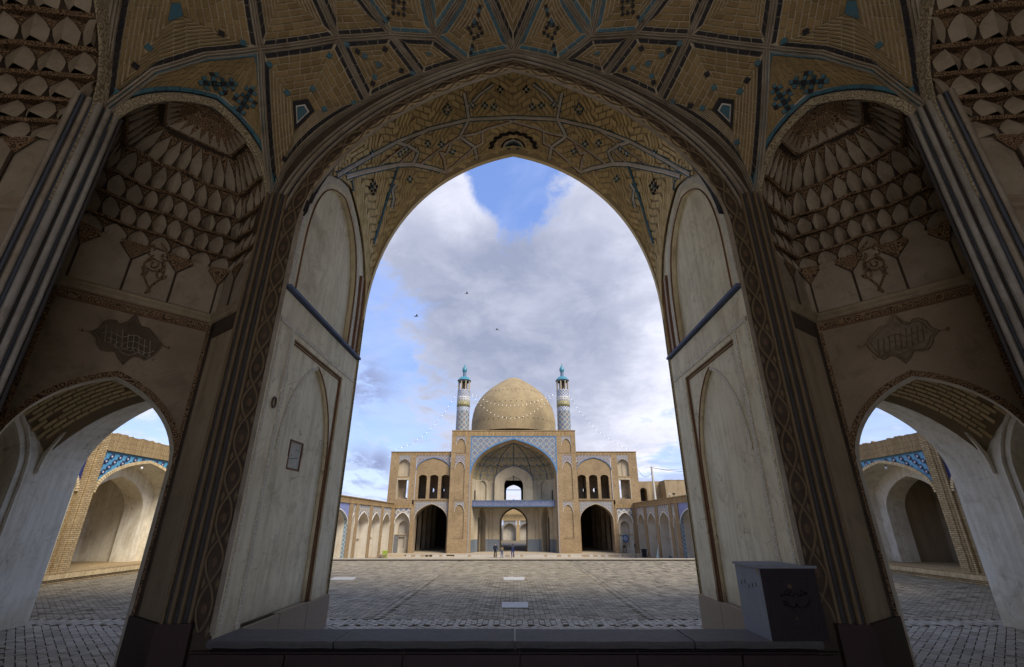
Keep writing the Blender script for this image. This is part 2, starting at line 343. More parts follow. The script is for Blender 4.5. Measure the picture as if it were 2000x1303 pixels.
    def _build(s, name, mats, parent=None, kind=None, label=None, cat=None, group=None, smooth=False, mirror=False, flipn=False):
        me = bpy.data.meshes.new(name); sx = -1 if mirror else 1
        me.from_pydata([(sx * x * W, y * W, z * W + CZ) for x, y, z in s.v], [], [tuple(reversed(f)) for f in s.f] if (mirror != flipn) else s.f)
        if not isinstance(mats, (list, tuple)): mats = [mats]
        for m in mats: me.materials.append(M[m] if isinstance(m, str) else m)
        if len(mats) > 1: me.polygons.foreach_set('material_index', s.m)
        if smooth: me.polygons.foreach_set('use_smooth', [True] * len(s.f))
        if s.uv:
            l = me.uv_layers.new(name='UVMap'); k = 0
            for p in me.polygons:
                for li in p.loop_indices: l.data[li].uv = s.uv(me.vertices[me.loops[li].vertex_index].co)
        o = bpy.data.objects.new(name, me); sc.collection.objects.link(o)
        props(o, label, cat, group, kind)
        if parent: attach(o, parent)
        return o
def props(o, label=None, cat=None, group=None, kind=None):
    for k, v_ in (('label', label), ('category', cat), ('group', group), ('kind', kind)):
        if v_: o[k] = v_
def worldloc(o):
    p = V((0, 0, 0))
    while o: p += o.location; o = o.parent
    return p
def attach(o, parent): p = worldloc(parent); o.parent = parent; o.location = o.location - p
def thing(name, label, cat, loc=(0, 0, 0), group=None, kind=None):
    o = bpy.data.objects.new(name, None); sc.collection.objects.link(o); o.empty_display_size = .2
    o.location = (loc[0] * W, loc[1] * W, loc[2] * W + CZ); props(o, label, cat, group, kind); return o
def bez(p0, p1, p2, p3, n):
    out = []
    for i in range(n + 1):
        k = i / n; j = 1 - k; out.append(tuple(j ** 3 * a + 3 * j * j * k * b + 3 * j * k * k * c + k ** 3 * d for a, b, c, d in zip(p0, p1, p2, p3)))
    return out
def arch(ac, hw, zs, za, n=10, c1=.5, c2x=.55, c2z=.12):
    """pointed four-centred arch from left spring to right spring"""
    r = za - zs; R = bez((hw, zs), (hw, zs + c1 * r), (c2x * hw, za - c2z * r), (0, za), n)
    return [(ac - x, z) for x, z in R] + [(ac + x, z) for x, z in reversed(R[:-1])]
def arch_w(A, ac, z):
    R = [(x - ac, zz) for x, zz in A[len(A) // 2:]]   # apex first
    if z <= R[-1][1]: return R[-1][0]
    for (x0, z0), (x1, z1) in zip(R, R[1:]):
        if z0 >= z >= z1: k = (z0 - z) / max(z0 - z1, 1e-9); return x0 + (x1 - x0) * k
    return 0.0
def arch_face(mb, fr, a0, a1, z0, z1, A, d=0, zb=None):
    """wall face with an arched hole; the hole starts at zb (default z0)"""
    zb = z0 if zb is None else zb; l, r = A[0][0], A[-1][0]
    if l - a0 > 1e-6: mb.poly([fr(a0, z0, d), fr(l, z0, d), fr(l, z1, d), fr(a0, z1, d)])
    if a1 - r > 1e-6: mb.poly([fr(r, z0, d), fr(a1, z0, d), fr(a1, z1, d), fr(r, z1, d)])
    if zb > z0: mb.poly([fr(l, z0, d), fr(r, z0, d), fr(r, zb, d), fr(l, zb, d)])
    for p, q in zip(A, A[1:]):
        if z1 - max(p[1], q[1]) > 1e-7 or z1 - min(p[1], q[1]) > 1e-7: mb.poly([fr(p[0], p[1], d), fr(q[0], q[1], d), fr(q[0], z1, d), fr(p[0], z1, d)])
def arch_reveal(mb, fr, A, zb, d0, d1, sill=True):
    P = [(A[0][0], zb)] + list(A) + [(A[-1][0], zb)]
    for p, q in zip(P, P[1:]): mb.poly([fr(p[0], p[1], d0), fr(q[0], q[1], d0), fr(q[0], q[1], d1), fr(p[0], p[1], d1)])
    if sill: mb.poly([fr(A[0][0], zb, d0), fr(A[0][0], zb, d1), fr(A[-1][0], zb, d1), fr(A[-1][0], zb, d0)])
def arch_fill(mb, fr, A, zb, d): 
    for p, q in zip(A, A[1:]): mb.poly([fr(p[0], zb, d), fr(q[0], zb, d), fr(q[0], q[1], d), fr(p[0], p[1], d)])
def rect_face(mb, fr, a0, a1, z0, z1, h, d=0):
    """face with a rectangular hole h = (a0, a1, z0, z1)"""
    b0, b1, y0, y1 = h
    for r in ((a0, b0, z0, z1), (b1, a1, z0, z1), (b0, b1, z0, y0), (b0, b1, y1, z1)):
        if r[1] - r[0] > 1e-6 and r[3] - r[2] > 1e-6: mb.poly([fr(r[0], r[2], d), fr(r[1], r[2], d), fr(r[1], r[3], d), fr(r[0], r[3], d)])
def rect_reveal(mb, fr, h, d0, d1):
    c = [(h[0], h[2]), (h[1], h[2]), (h[1], h[3]), (h[0], h[3])]
    for p, q in zip(c, c[1:] + c[:1]): mb.poly([fr(p[0], p[1], d0), fr(q[0], q[1], d0), fr(q[0], q[1], d1), fr(p[0], p[1], d1)])
def arch_band(mb, fr, A, w_, d0, d1, legs=None):
    """raised band of width w_ following an arch outwards, standing from depth d0 to d1"""
    P = list(A) if legs is None else [(A[0][0], legs)] + list(A) + [(A[-1][0], legs)]
    n = len(P); mid = n // 2; out = []
    for i, p in enumerate(P):
        a = P[max(i - 1, 0)]; b = P[min(i + 1, n - 1)]; dx, dz = b[0] - a[0], b[1] - a[1]; L = math.hypot(dx, dz) or 1
        nx, nz = -dz / L, dx / L
        if i == mid: k = w_ * 1.08; nx, nz = 0, 1
        else: k = w_
        out.append((p[0] + nx * k, p[1] + nz * k))
    rows = [[fr(p[0], p[1], d0) for p in P], [fr(p[0], p[1], d1) for p in P], [fr(p[0], p[1], d1) for p in out], [fr(p[0], p[1], d0) for p in out]]
    mb.grid(rows); return out
def resample(P, n):
    P = [V(p) if len(p) == 3 else V((p[0], p[1], 0)) for p in P]; L = [0]
    for a, b in zip(P, P[1:]): L.append(L[-1] + (b - a).length)
    out = []; j = 0
    for i in range(n + 1):
        s_ = L[-1] * i / n
        while j < len(P) - 2 and L[j + 1] < s_: j += 1
        k = (s_ - L[j]) / max(L[j + 1] - L[j], 1e-12); out.append(P[j].lerp(P[j + 1], min(max(k, 0), 1)))
    return out
def biggest(items, n, key): 
    s_ = sorted(range(len(items)), key=lambda i: -key(items[i])); return set(s_[:n])
ZG, ZS, Y1, Y2 = -.5126, -.36, 1.79, 2.79       # paving, sill, inner and outer plane of the portal
ZC, ZT = -1.02, -.965                             # far court, far platform
YB, XA = 16.7, 4.1                                # far facade, side arcades
UP = V((0, 0, 1))
# ================================================================== ground
g = MB(); g.box(-90, 90, 7.3, 150, ZC - .2, ZC); g.box(-90, 90, -30, 7.31, ZC - .2, ZG - .012)
ground = g.build('ground', 'joint', kind='structure')
g = MB(); g.box(-XA, XA, 7.42, 15.9, ZC, ZC + .004); g.build('courtyard_floor', 'court', kind='structure')
g = MB(); g.box(-XA - 1, XA + 1, 15.9, 22.9, ZC, ZT); g.build('platform', 'court', kind='structure')
g = MB(); g.box(-9, 9, -12, -1.45, ZG - .02, ZG - .005); g.build('bounce_paving', 'rib_lit', kind='structure')  # unseen pale paving, added to bounce sunlight up into the hall
# --- paving bricks
def in_view(p):
    y = p.y * CP + p.z * SP; zz = -p.y * SP + p.z * CP
    return y > .1 and abs(p.x / y) < 1.13 and abs(zz / y) < .75
pav = []
def brick_piece(c, ux, uy, lx, ly, z0, h, matname):
    j = random.uniform(-.0012, .0012); k = random.uniform(-.0012, .0012)
    q = [c - ux * lx - uy * ly, c + ux * lx - uy * ly, c + ux * lx + uy * ly, c - ux * lx + uy * ly]
    hh = [h + j, h + k, h - j, h - k]
    pav.append(([tuple((p.x, p.y, z0)) for p in q] + [tuple((p.x, p.y, z0 + e)) for p, e in zip(q, hh)], matname, c))
X_, Y_ = V((1, 0, 0)), V((0, 1, 0))
def field(x0, x1, y0, y1, ang, L, B, gap, mn, herring=False):
    ca, sa = math.cos(ang), math.sin(ang); ux, uy = V((ca, sa, 0)), V((-sa, ca, 0)); R = max(x1 - x0, y1 - y0) * .75 + L
    cxm, cym = (x0 + x1) / 2, (y0 + y1) / 2; n = int(R / B)
    for i in range(-n, n):
        if herring:
            for j in range(-n, n):
                r = (j - i) % 4
                if r == 0: c = ux * ((j + 1) * B) + uy * ((i + .5) * B); u_, v_ = ux, uy
                elif r == 2: c = ux * ((j + .5) * B) + uy * (i * B); u_, v_ = uy, ux
                else: continue
                c = c + V((cxm, cym, ZG))
                if x0 < c.x < x1 and y0 < c.y < y1 and in_view(c): brick_piece(c, u_, v_, B - gap, B / 2 - gap, ZG - .012, .012, mn)
        else:
            off = (i % 2) * L / 2; m_ = int(R / L)
            for j in range(-m_, m_ + 1):
                c = ux * (j * L + off) + uy * (i * B) + V((cxm, cym, ZG))
                if x0 < c.x < x1 and y0 < c.y < y1 and in_view(c): brick_piece(c, ux, uy, L / 2 - gap, B / 2 - gap, ZG - .012, .012, mn)
field(-.77, .77, 3.02, 7.2, 0, .062, .031, .0022, 'paver')
field(-XA, -.81, 3.02, 7.2, PI / 4, .062, .031, .0022, 'paver'); field(.81, XA, 3.02, 7.2, -PI / 4, .062, .031, .0022, 'paver')
field(-.81, -.77, 3.02, 7.2, PI / 2, .062, .038, .0022, 'paver'); field(.77, .81, 3.02, 7.2, PI / 2, .062, .038, .0022, 'paver')
field(-XA, XA, 2.86, 3.02, PI / 2, .06, .031, .0018, 'paver_light')
field(-XA, XA, 1.9, 2.84, PI / 4, .064, .032, .002, 'paver_light', True)
field(-XA, -1.1, .3, 1.9, PI / 4, .064, .032, .002, 'paver_light', True); field(1.1, XA, .3, 1.9, PI / 4, .064, .032, .002, 'paver_light', True)
def pieces_out(items, n_single, name, parent, keyf, keep=None, kname=None, mirror=False):
    """the pieces showing largest become objects of their own, the rest one mass per material"""
    idx = [i for i in range(len(items)) if keep is None or keep(items[i])]
    idx.sort(key=lambda i: keyf(items[i])); single = set(idx[:n_single]); rest = {}
    for i, it in enumerate(items):
        if i in single:
            mb = MB(); mb.faces(it[0], FQ if len(it[0]) == 8 else FT); mb.build(name, it[1], parent, mirror=mirror)
        else: rest.setdefault(it[1], MB()).faces(it[0], FQ if len(it[0]) == 8 else FT)
    for k, mb in rest.items(): mb.build(kname or name, k, parent, kind='stuff', mirror=mirror)
FQ = [(4, 5, 6, 7), (0, 1, 5, 4), (1, 2, 6, 5), (2, 3, 7, 6), (3, 0, 4, 7)]
FT = [(3, 4, 5), (0, 1, 4, 3), (1, 2, 5, 4), (2, 0, 3, 5)]
pieces_out(pav, 300, 'brick', ground, lambda it: it[2].length, lambda it: (abs(it[2].x) < .40 * it[2].y and it[2].y > 2.6) or (abs(it[2].x) > 1.62 and 1.75 < it[2].y < 2.9 and 1.62 + (it[2].y - 1.85) * .4 < abs(it[2].x) < 1.25 * it[2].y))
# white slabs in the paving
for i, (x0, x1, ya, yb, lab) in enumerate(((983, 1024, 1127.5, 1133, 'white rectangular slab in the brick terrace, on its middle line nearer the mosque'), (980, 1031, 1176.5, 1187.5, 'larger white rectangular slab in the brick terrace, on its middle line nearer the sill'),
        (644, 692, 1128, 1133, 'white slanting slab in the brick terrace beside the left portal jamb'))):
    g = MB(); sk = 0 if i < 2 else -3
    q = [PZ(x0 + sk, yb, ZG + .004), PZ(x1 + sk, yb, ZG + .004), PZ(x1 - sk, ya, ZG + .004), PZ(x0 - sk * 3, ya, ZG + .004)]
    g.slab([p - UP * .01 for p in q], UP, .012); g.build('stone_slab', 'stone_white', label=lab, cat='slab')
# low edge wall of the terrace with drain openings
edge = MB(); y0 = 7.2
for a, b in ((-XA, -.0), (0.004, XA)): edge.box(a, b, y0, y0 + .14, ZC, -.497)
e = edge.build('terrace_edge_wall', plain('edge_stone', (.17, .15, .125), (.11, .098, .08), 3), kind='structure')
n = 44; cop = MB()
for i in range(n):
    a = -XA + 2 * XA * i / n; cop.box(a + .002, a + 2 * XA / n - .002, y0 - .012, y0 + .15, -.497, -.4905 + random.uniform(0, .0015))
cop.build('coping', plain('coping_stone', (.33, .29, .22), (.24, .205, .155), 4), e, kind='stuff')
for px in (683, 901, 1112, 1324):
    c = PY(px, 1097, y0); g = MB(); g.fbox(Frame((c.x, y0 - .02, c.z), (1, 0, 0), (0, 1, 0)), -.045, .045, -.014, .014, -.01, .04); g.build('drain_spout', 'dark_in', e)

# ================================================================== portal front wall with its scroll frieze
def open_arch(n=16): return arch(0, 1.0, 1.25, 2.277, n, .39, .56, .17)
zi = PY(1003, 100, Y1).z; za_ = PY(530, 385, Y1).z
OUT = arch(0, 1.155, 1.42, zi, 24, .42, .56, .17)
def out_z(x):
    for p, q in zip(OUT, OUT[1:]):
        if p[0] <= x <= q[0]: return p[1] + (q[1] - p[1]) * (x - p[0]) / max(q[0] - p[0], 1e-9)
    return 1.42
fw = MB(); FR = Frame((0, Y1, 0), (1, 0, 0), (0, 1, 0))
A = open_arch(); lo = [V((p[0], p[1], 0)) for p in A]; L_ = len(A) - 1
Q = resample([(-1.17, 1.25)] + [(-1.17, 1.42)] + [tuple(p) for p in OUT[1:-1]] + [(1.17, 1.42), (1.17, 1.25)], L_)
Q2 = [V((p.x * 1.05, 1.25 + (p.y - 1.25) * 1.06, 0)) for p in Q]
fw.grid([[FR(p.x, p.y) for p in lo], [FR(p.x, p.y) for p in Q], [FR(p.x, p.y, .03) for p in Q2]])
for s in (-1, 1): 
    q = [FR(s * 1.0, -.51), FR(s * 1.165, -.51), FR(s * 1.165, 1.25), FR(s * 1.0, 1.25)]; fw.poly(q)
fwall = fw.build('front_wall', 'frieze', kind='structure')
g = MB(); g.box(-1.0, 1.0, Y1 + .002, Y1 + .12, ZG - .05, ZS - .03)
dado = g.build('sill_wall', 'stone_dark', kind='structure')
random.seed(3)
xs = [-1.06, -.745, -.36, .02, .40, .74, 1.06]
for i, (a, b) in enumerate(zip(xs, xs[1:])):
    for (z0, z1) in ((-.395, ZS - .03), (ZG, -.40)):
        g = MB(); g.box(a + .003, b - .003, Y1 - .016 + (.006 if z1 < -.39 else 0), Y1 + .001, z0 + .002, z1 - .002); g.build('stone_block', 'stone_dark', dado)
sillw = thing('sill', '', '', (0, Y1, ZS), kind='structure')
sx = [-1.0, -.583, .004, .585, 1.0]
for a, b in zip(sx, sx[1:]):
    g = MB(); j = random.uniform(-.002, .002); n = 14
    top = []
    for i in range(n + 1):
        x = a + .0025 + (b - a - .005) * i / n; wv = .0018 * math.sin(x * 37) + random.uniform(-.0012, .0012)
        top.append([V((x, Y1 - .030 + wv * 2, ZS - .020)), V((x, Y1 - .037 + wv * 2, ZS - .008)), V((x, Y1 - .030 + wv * 2, ZS + j)), V((x, Y1 + .155 + wv, ZS + j)), V((x, Y1 + .16 + wv, ZS - .006)), V((x, Y1 + .16, ZS - .035))])
    g.grid(top); g.poly([p for p in top[0]][::-1]); g.poly(top[-1]); g.build('sill_slab', 'stone_sill', sillw)
# frieze: two interlaced vines with leaves between, mouldings either side
fr_path = [(-1.045, -.34)] + [(-1.045, z) for z in (0, .4, .8, 1.1)]
Am = arch(0, 1.045, 1.25, 2.277 + .047, 22, .39, .56, .17)
path = [V((x, Y1, z)) for x, z in fr_path] + [V((x, Y1, z)) for x, z in Am] + [V((-x, Y1, z)) for x, z in reversed(fr_path)]
NS = 760; pp = resample(path, NS); per = 17
def side_dir(pp, i):
    a, b = pp[max(i - 1, 0)], pp[min(i + 1, len(pp) - 1)]; d = (b - a).normalized(); return d, V((-d.z, 0, d.x))
for ph, mt, r in ((0, 'vine', .0042), (PI, 'vine', .0042)):
    g = MB(); pts = []
    for i in range(NS + 1):
        d, s_ = side_dir(pp, i); pts.append(pp[i] + s_ * (.027 * math.sin(2 * PI * i / per / 2 + ph)) + V((0, -.004 - .003 * math.cos(2 * PI * i / per + ph), 0)))
    g.tube(pts, r, 5); g.build('vine_scroll', mt, fwall)
g = MB(); g2 = MB()
for k in range(0, NS - per, per):
    i = k + per // 2; d, s_ = side_dir(pp, i); c = pp[i] + V((0, -.004, 0)); sg = 1 if (k // per) % 2 else -1
    n_ = 8; ring = [c + d * (.017 * math.cos(2 * PI * j / n_)) + s_ * (.011 * math.sin(2 * PI * j / n_)) for j in range(n_)]
    top = c + V((0, -.006, 0)); i0 = len(g.v); g.faces(ring + [top], [(j, (j + 1) % n_, n_) for j in range(n_)])
    c = pp[k] ; d, s_ = side_dir(pp, k)
    for q in (-1, 1):
        e = c + s_ * (.024 * q); g2.faces([e - d * .02, e + s_ * (.008 * q), e + d * .02, e - s_ * (.008 * q), e + V((0, -.007, 0))], [(0, 1, 4), (1, 2, 4), (2, 3, 4), (3, 0, 4)])
g.build('scroll_rosette', 'vine_red', fwall); g2.build('scroll_leaf', 'vine', fwall)
def off_path(o): 
    return [pp[i] + side_dir(pp, i)[1] * o for i in range(0, NS + 1, 5)]
NY = [V((0, -1, 0))] * 400
for o, hw_, h_, mt in ((.045, .006, .010, 'rib'), (.060, .004, .006, 'rib_groove'), (-.039, .005, .008, 'rib'), (.075, .009, .014, 'rib')):
    g = MB(); P_ = off_path(o); g.sweep(P_, NY, [(-hw_, 0), (-hw_ * .7, h_ * .8), (0, h_), (hw_ * .7, h_ * .8), (hw_, 0)]); g.build('moulding', mt, fwall)
for o, hw_, h_, mt in ((.088, .005, .006, 'rib_groove'), (.100, .006, .012, 'rib'), (.112, .004, .006, 'rib_groove')):
    P_ = [p for p in off_path(o) if p.z > 1.3]; g = MB(); g.sweep(P_, NY, [(-hw_, 0), (-hw_ * .7, h_ * .8), (0, h_), (hw_ * .7, h_ * .8), (hw_, 0)]); g.build('moulding', mt, fwall)
# bright edge of the opening
g = MB(); P_ = [V((-1.0, Y1 - .002, -.35))] + [V((-1.0, Y1 - .002, z)) for z in (0, .5, 1.0)] + [V((x, Y1 - .002, z)) for x, z in open_arch(20)]; P_ += [V((-p.x, p.y, p.z)) for p in reversed(P_[:4])]
g.tube(P_, .0065, 6); g.build('edge_moulding', 'rib', fwall)

# ================================================================== portal jambs
JP = Frame((-1, 0, 0), (0, 1, 0), (-1, 0, 0))
def jamb(mir):
    side = 'right' if mir else 'left'
    root = thing('portal_jamb', f'tall plastered portal jamb on the {side}, with a pointed blind panel' + (' and a small square plaque' if not mir else ' behind the stone box'), 'jamb', ((1 if mir else -1), 2.29, ZG), kind=None)
    root['kind'] = 'structure'
    B = lambda mb, n_, m_, **k: mb.build(n_, m_, root, mirror=mir, **k)
    Ya, Yb, zt = 1.96, 2.595, .775
    pa = arch((Ya + Yb) / 2, .285, .28, .742, 14, .5, .5, .10)
    g = MB(); rect_face(g, JP, Y1, Y2, ZS - .15, .95, (Ya, Yb, ZS, zt)); rect_reveal(g, JP, (Ya, Yb, ZS, zt), 0, .016)
    g.poly([JP(Y2, ZS - .15, 0), JP(Y2, .95, 0), JP(Y2, .95, .2), JP(Y2, ZS - .15, .2)])
    B(g, 'wall_face', 'plaster_jamb')
    g = MB(); arch_face(g, JP, Ya, Yb, ZS, zt, pa, .016); arch_reveal(g, JP, pa, ZS, .016, .034, False); 
    # niche for the plaque
    hq = (2.165, 2.298, .222, .353)
    arch_fill(g, JP, pa, .5, .034) if False else None
    if mir: arch_fill(g, JP, pa, ZS, .034)
    else:
        rect_face(g, JP, pa[0][0], pa[-1][0], ZS, .28, (hq[0], hq[1], hq[2], .28 + 0), .034) if False else None
        # panel back in strips around the plaque recess
        for (a0, a1, z0, z1) in ((pa[0][0], hq[0], ZS, .28), (hq[1], pa[-1][0], ZS, .28), (hq[0], hq[1], ZS, hq[2])): g.poly([JP(a0, z0, .034), JP(a1, z0, .034), JP(a1, z1, .034), JP(a0, z1, .034)])
        for p, q in zip(pa, pa[1:]):
            m_ = (p[0] + q[0]) / 2; zb = hq[3] if hq[0] < m_ < hq[1] else .28
            g.poly([JP(p[0], zb, .034), JP(q[0], zb, .034), JP(q[0], max(q[1], zb), .034), JP(p[0], max(p[1], zb), .034)])
        rect_reveal(g, JP, hq, .034, .044)
    B(g, 'blind_panel', 'plaster_jamb')
    # raised drawn lines: dark double lines on the outer edges, beaded border
    g = MB()
    for o in (.0, .012):
        g.sweep([JP(Yb - .004 - o, ZS, .014), JP(Yb - .004 - o, zt - .004 - o, .014)], [V((1, 0, 0))] * 2, [(-.003, 0), (0, .006), (.003, 0)])
        g.sweep([JP(Yb - o, zt - .004 - o, .014), JP(Ya + o, zt - .004 - o, .014)], [V((1, 0, 0))] * 2, [(-.003, 0), (0, .006), (.003, 0)])
    g.sweep([JP(p[0], p[1], .016) for p in pa[len(pa) // 2:]] + [JP(pa[-1][0], ZS, .016)], [V((1, 0, 0))] * 40, [(-.004, 0), (0, .006), (.004, 0)])
    B(g, 'panel_outline', 'redline')
    g = MB()
    g.sweep([JP(Y1 + .03, ZS, 0), JP(Y1 + .03, .80, 0)], [V((1, 0, 0))] * 2, [(-.008, 0), (-.006, .004), (.006, .004), (.008, 0)])
    g.sweep([JP(1.93, ZS, 0), JP(1.93, .80, 0)], [V((1, 0, 0))] * 2, [(-.012, 0), (-.01, .004), (.01, .004), (.012, 0)])
    g.sweep([JP(Y1 + .02, .81, 0), JP(Y2 - .02, .81, 0)], [V((1, 0, 0))] * 2, [(-.012, 0), (-.01, .004), (.01, .004), (.012, 0)])
    g.sweep([JP(p[0], p[1], .016) for p in pa[:len(pa) // 2 + 1]], [V((1, 0, 0))] * 40, [(0, 0), (.002, .004), (.016, .004), (.018, 0)])
    B(g, 'beaded_border', 'carve_lit')
    g = MB(); n = 9                      # plinth of rough stone slabs
    for i in range(3):
        a = 1.955 + (Y2 + .02 - 1.955) * i / 3; b = 1.955 + (Y2 + .02 - 1.955) * (i + 1) / 3
        k = MB(); k.fbox(JP, a + .002, b - .002, ZG, ZS + .003 * (i % 2), -.016, .02); B(k, 'plinth_stone', 'stone_base')
    # blue ledge
    g = MB(); g.fbox(JP, Y1 + .01, Y2 + .01, .958, .972, -.020, .16); B(g, 'ledge', 'bluepaint')
    # upper recessed blind arch
    ua = arch(2.29, .50, 1.25, 1.9, 18, .5, .6, .12); ui = arch(2.255, .36, 1.22, 1.80, 16, .58, .66, .1)
    g = MB(); arch_face(g, JP, 1.84, 2.62, .97, 1.22, [(ui[0][0], 1.22), (ui[-1][0], 1.22)], .0, zb=.97) 
    g.v.clear(); g.f.clear(); g.m.clear()
    up_ = [(p[0], p[1]) for p in ua]; li = [V((p[0], p[1], 0)) for p in ui]; lo_ = resample(up_, len(ui) - 1)
    g.grid([[JP(p.x, p.y, .012) for p in li], [JP(p.x, p.y, .012) for p in lo_]])
    g.poly([JP(Y1, .975, .012), JP(ui[0][0], .975, .012), JP(ui[0][0], 1.22, .012), JP(Y1, 1.25, .012)])
    g.poly([JP(ui[-1][0], .975, .012), JP(Y2, .975, .012), JP(Y2, 1.25, .012), JP(ui[-1][0], 1.22, .012)])
    arch_reveal(g, JP, ui, .975, .012, .04, False); B(g, 'upper_border', 'plaster_lit')
    g = MB(); arch_fill(g, JP, ui, .975, .04); B(g, 'upper_panel', 'plaster_lit')
    P_ = [JP(ui[0][0], .98, .012)] + [JP(p[0], p[1], .012) for p in ui] + [JP(ui[-1][0], .98, .012)]
    g = MB(); g.sweep(P_, [V((1, 0, 0))] * 60, [(-.004, 0), (0, .007), (.004, 0)]); B(g, 'panel_outline', 'redline')
    g = MB(); o2 = arch(2.25, .405, 1.22, 1.86, 16, .56, .64, .1); P_ = [JP(o2[0][0], .98, .012)] + [JP(p[0], p[1], .012) for p in o2] + [JP(o2[-1][0], .98, .012)]
    g.sweep(P_, [V((1, 0, 0))] * 60, [(-.022, 0), (-.02, .004), (.02, .004), (.022, 0)]); B(g, 'painted_border', 'carve_lit')
    g = MB(); g.fbox(JP, Y2 - .12, Y2 - .002, .98, 2.0, .014, .10); B(g, 'wall_core', 'plaster_lit')
    g = MB(); g.fbox(JP, Y1 + .05, Y2 - .03, .95, 2.05, .06, .10); B(g, 'wall_core', 'plaster_lit')
    for o, mt in ((.455, 'redline'), (.485, 'rib_lit'), (.52, 'redline')):
        g = MB(); g.sweep([JP(2.235 + o, .98, .01), JP(2.235 + o, 1.25, .01), JP(2.235 + o - .02, 1.5, .01)], [V((1, 0, 0))] * 3, [(-.009, 0), (0, .014), (.009, 0)]); B(g, 'edge_moulding', mt)
    # outer corner of the portal towards the court: rope-like brick edge
    g = MB(); z = ZS
    while z < 1.6: 
        g.fbox(JP, Y2 + .0, Y2 + .022, z + .002, z + .023, -.004, .03); z += .025
    B(g, 'edge_brick', 'portal_brick', kind='stuff')
    if not mir:
        c = JP(1.881, .459, -.004); g = MB(); g.tube([c + V((0, .014 * math.cos(k * PI / 8), .022 * math.sin(k * PI / 8))) for k in range(16)], .004, 6, True)
        o = B(g, 'iron_ring', 'metal')
        hq = (2.165, 2.298, .222, .353); g = MB(); g.fbox(JP, hq[0] + .008, hq[1] - .008, hq[2] + .008, hq[3] - .006, .036, .046)
        pq = B(g, 'wall_plaque', plaster('plaque_face', (.55, .53, .44), (.44, .41, .32), (.30, .24, .12), 2))
        g = MB()
        for a, z, l in ((2.19, .268, .012), (2.205, .27, .014), (2.225, .273, .02), (2.25, .277, .012), (2.265, .312, .006), (2.20, .285, .004), (2.235, .313, .012)):
            g.tube([JP(a, z, .035), JP(a + l, z + .004, .035)], .0016, 4)
        g.build('faint_writing', 'rib_groove', pq)
        g = MB(); q = hq
        for (a0, a1, z0, z1) in ((q[0] - .001, q[0] + .006, q[2], q[3]), (q[1] - .005, q[1] + .001, q[2], q[3]), (q[0], q[1], q[3] - .005, q[3] + .001), (q[0], q[1], q[2] - .001, q[2] + .005)): g.fbox(JP, a0, a1, z0, z1, .0315, .037)
        g.build('plaque_rim', 'redline', pq)
    return root
jamb(False); jamb(True)
# ================================================================== portal vault: shell between the two arches
NSv, NTv = 96, 36
c0 = resample([(p[0], p[1]) for p in arch(0, 1.0, 1.25, 2.277, 40, .39, .56, .17)], NSv)
c1 = resample([(p[0], p[1]) for p in arch(0, 1.0, 1.25, 2.65, 40, .57, .55, .093)], NSv)
dd = resample([(p[0], p[1]) for p in arch((Y1 + Y2) / 2, (Y2 - Y1) / 2, 1.25, 1.9, 30, .5, .6, .12)], NTv)
def coons(s, t_):
    """s 0..1 across, t 0..1 from the room to the court"""
    def at(c, k): k = min(max(k, 0), 1) * (len(c) - 1); i = min(int(k), len(c) - 2); return c[i].lerp(c[i + 1], k - i)
    a, b, d = at(c0, s), at(c1, s), at(dd, t_)
    A_ = V((a.x, Y1, a.y)); B_ = V((b.x, Y2, b.y)); D0 = V((-1, d.x, d.y)); D1 = V((1, d.x, d.y))
    p = A_ * (1 - t_) + B_ * t_ + D0 * (1 - s) + D1 * s
    q = V((-1, Y1, 1.25)) * (1 - t_) * (1 - s) + V((1, Y1, 1.25)) * (1 - t_) * s + V((-1, Y2, 1.25)) * t_ * (1 - s) + V((1, Y2, 1.25)) * t_ * s
    return p - q
rows = [[coons(i / NSv, j / NTv) for i in range(NSv + 1)] for j in range(NTv + 1)]
def coons_n(s, t_):
    e = .004; n = (coons(s + e, t_) - coons(s - e, t_)).cross(coons(s, min(t_ + e, 1)) - coons(s, max(t_ - e, 0))).normalized()
    return -n if n.dot(coons(s, t_) - V((0, 1.9, .6))) > 0 else n
g = MB(); g.grid([[p + (p - V((0, 2.3, .8))).normalized() * .004 for p in r] for r in rows])
pv = g.build('portal_vault', 'mortar_lit', kind='structure', smooth=True)
bv = MB(); bv.grid(rows); PBVH = BVHTree.FromPolygons([V(p) for p in bv.v], bv.f)
g = MB(); ofs = lambda p, k: (lambda q: V((q.x, min(max(q.y, Y1 + .04), Y2), q.z)))(p + (p - V((0, 2.3, .8))).normalized() * k)
g.grid([[ofs(p, .09) for p in r] for r in rows]); g.build('vault_back', 'mortar_lit', pv)
# outer arch edge towards the court
e2 = [V((x, Y2, z)) for x, z in arch(0, 1.0, 1.25, 2.65, 24, .57, .55, .093)]
g = MB(); g.sweep([V((-1, Y2, ZS))] + e2 + [V((1, Y2, ZS))], [V((0, 1, 0))] * 60, [(-.004, -.004), (-.004, .03), (.05, .03), (.05, -.03)]); g.build('arch_edge', 'portal_brick', pv)
items = []
def pv_brick(st, mt='portal_brick', h=.006):
    q = [coons(*c) for c in st]; c = sum((0.5 * 0 + x for x in (0,)), 0)
    m_s = sum(x[0] for x in st) / len(st); m_t = sum(x[1] for x in st) / len(st); n = coons_n(m_s, m_t)
    items.append(([tuple(p) for p in q] + [tuple(p + n * (h + random.uniform(-.001, .001))) for p in q], mt, sum(q, V()) / len(q)))
def warp(s, q):
    """course lines: straight near the room, zigzag towards the court"""
    z = abs(((s * 10) % 1) - .5) * 2; k = min(max((q - .30) / .1, 0), 1); return q + k * (z - .5) * .085
rowsN = 34; s_len = 3.4
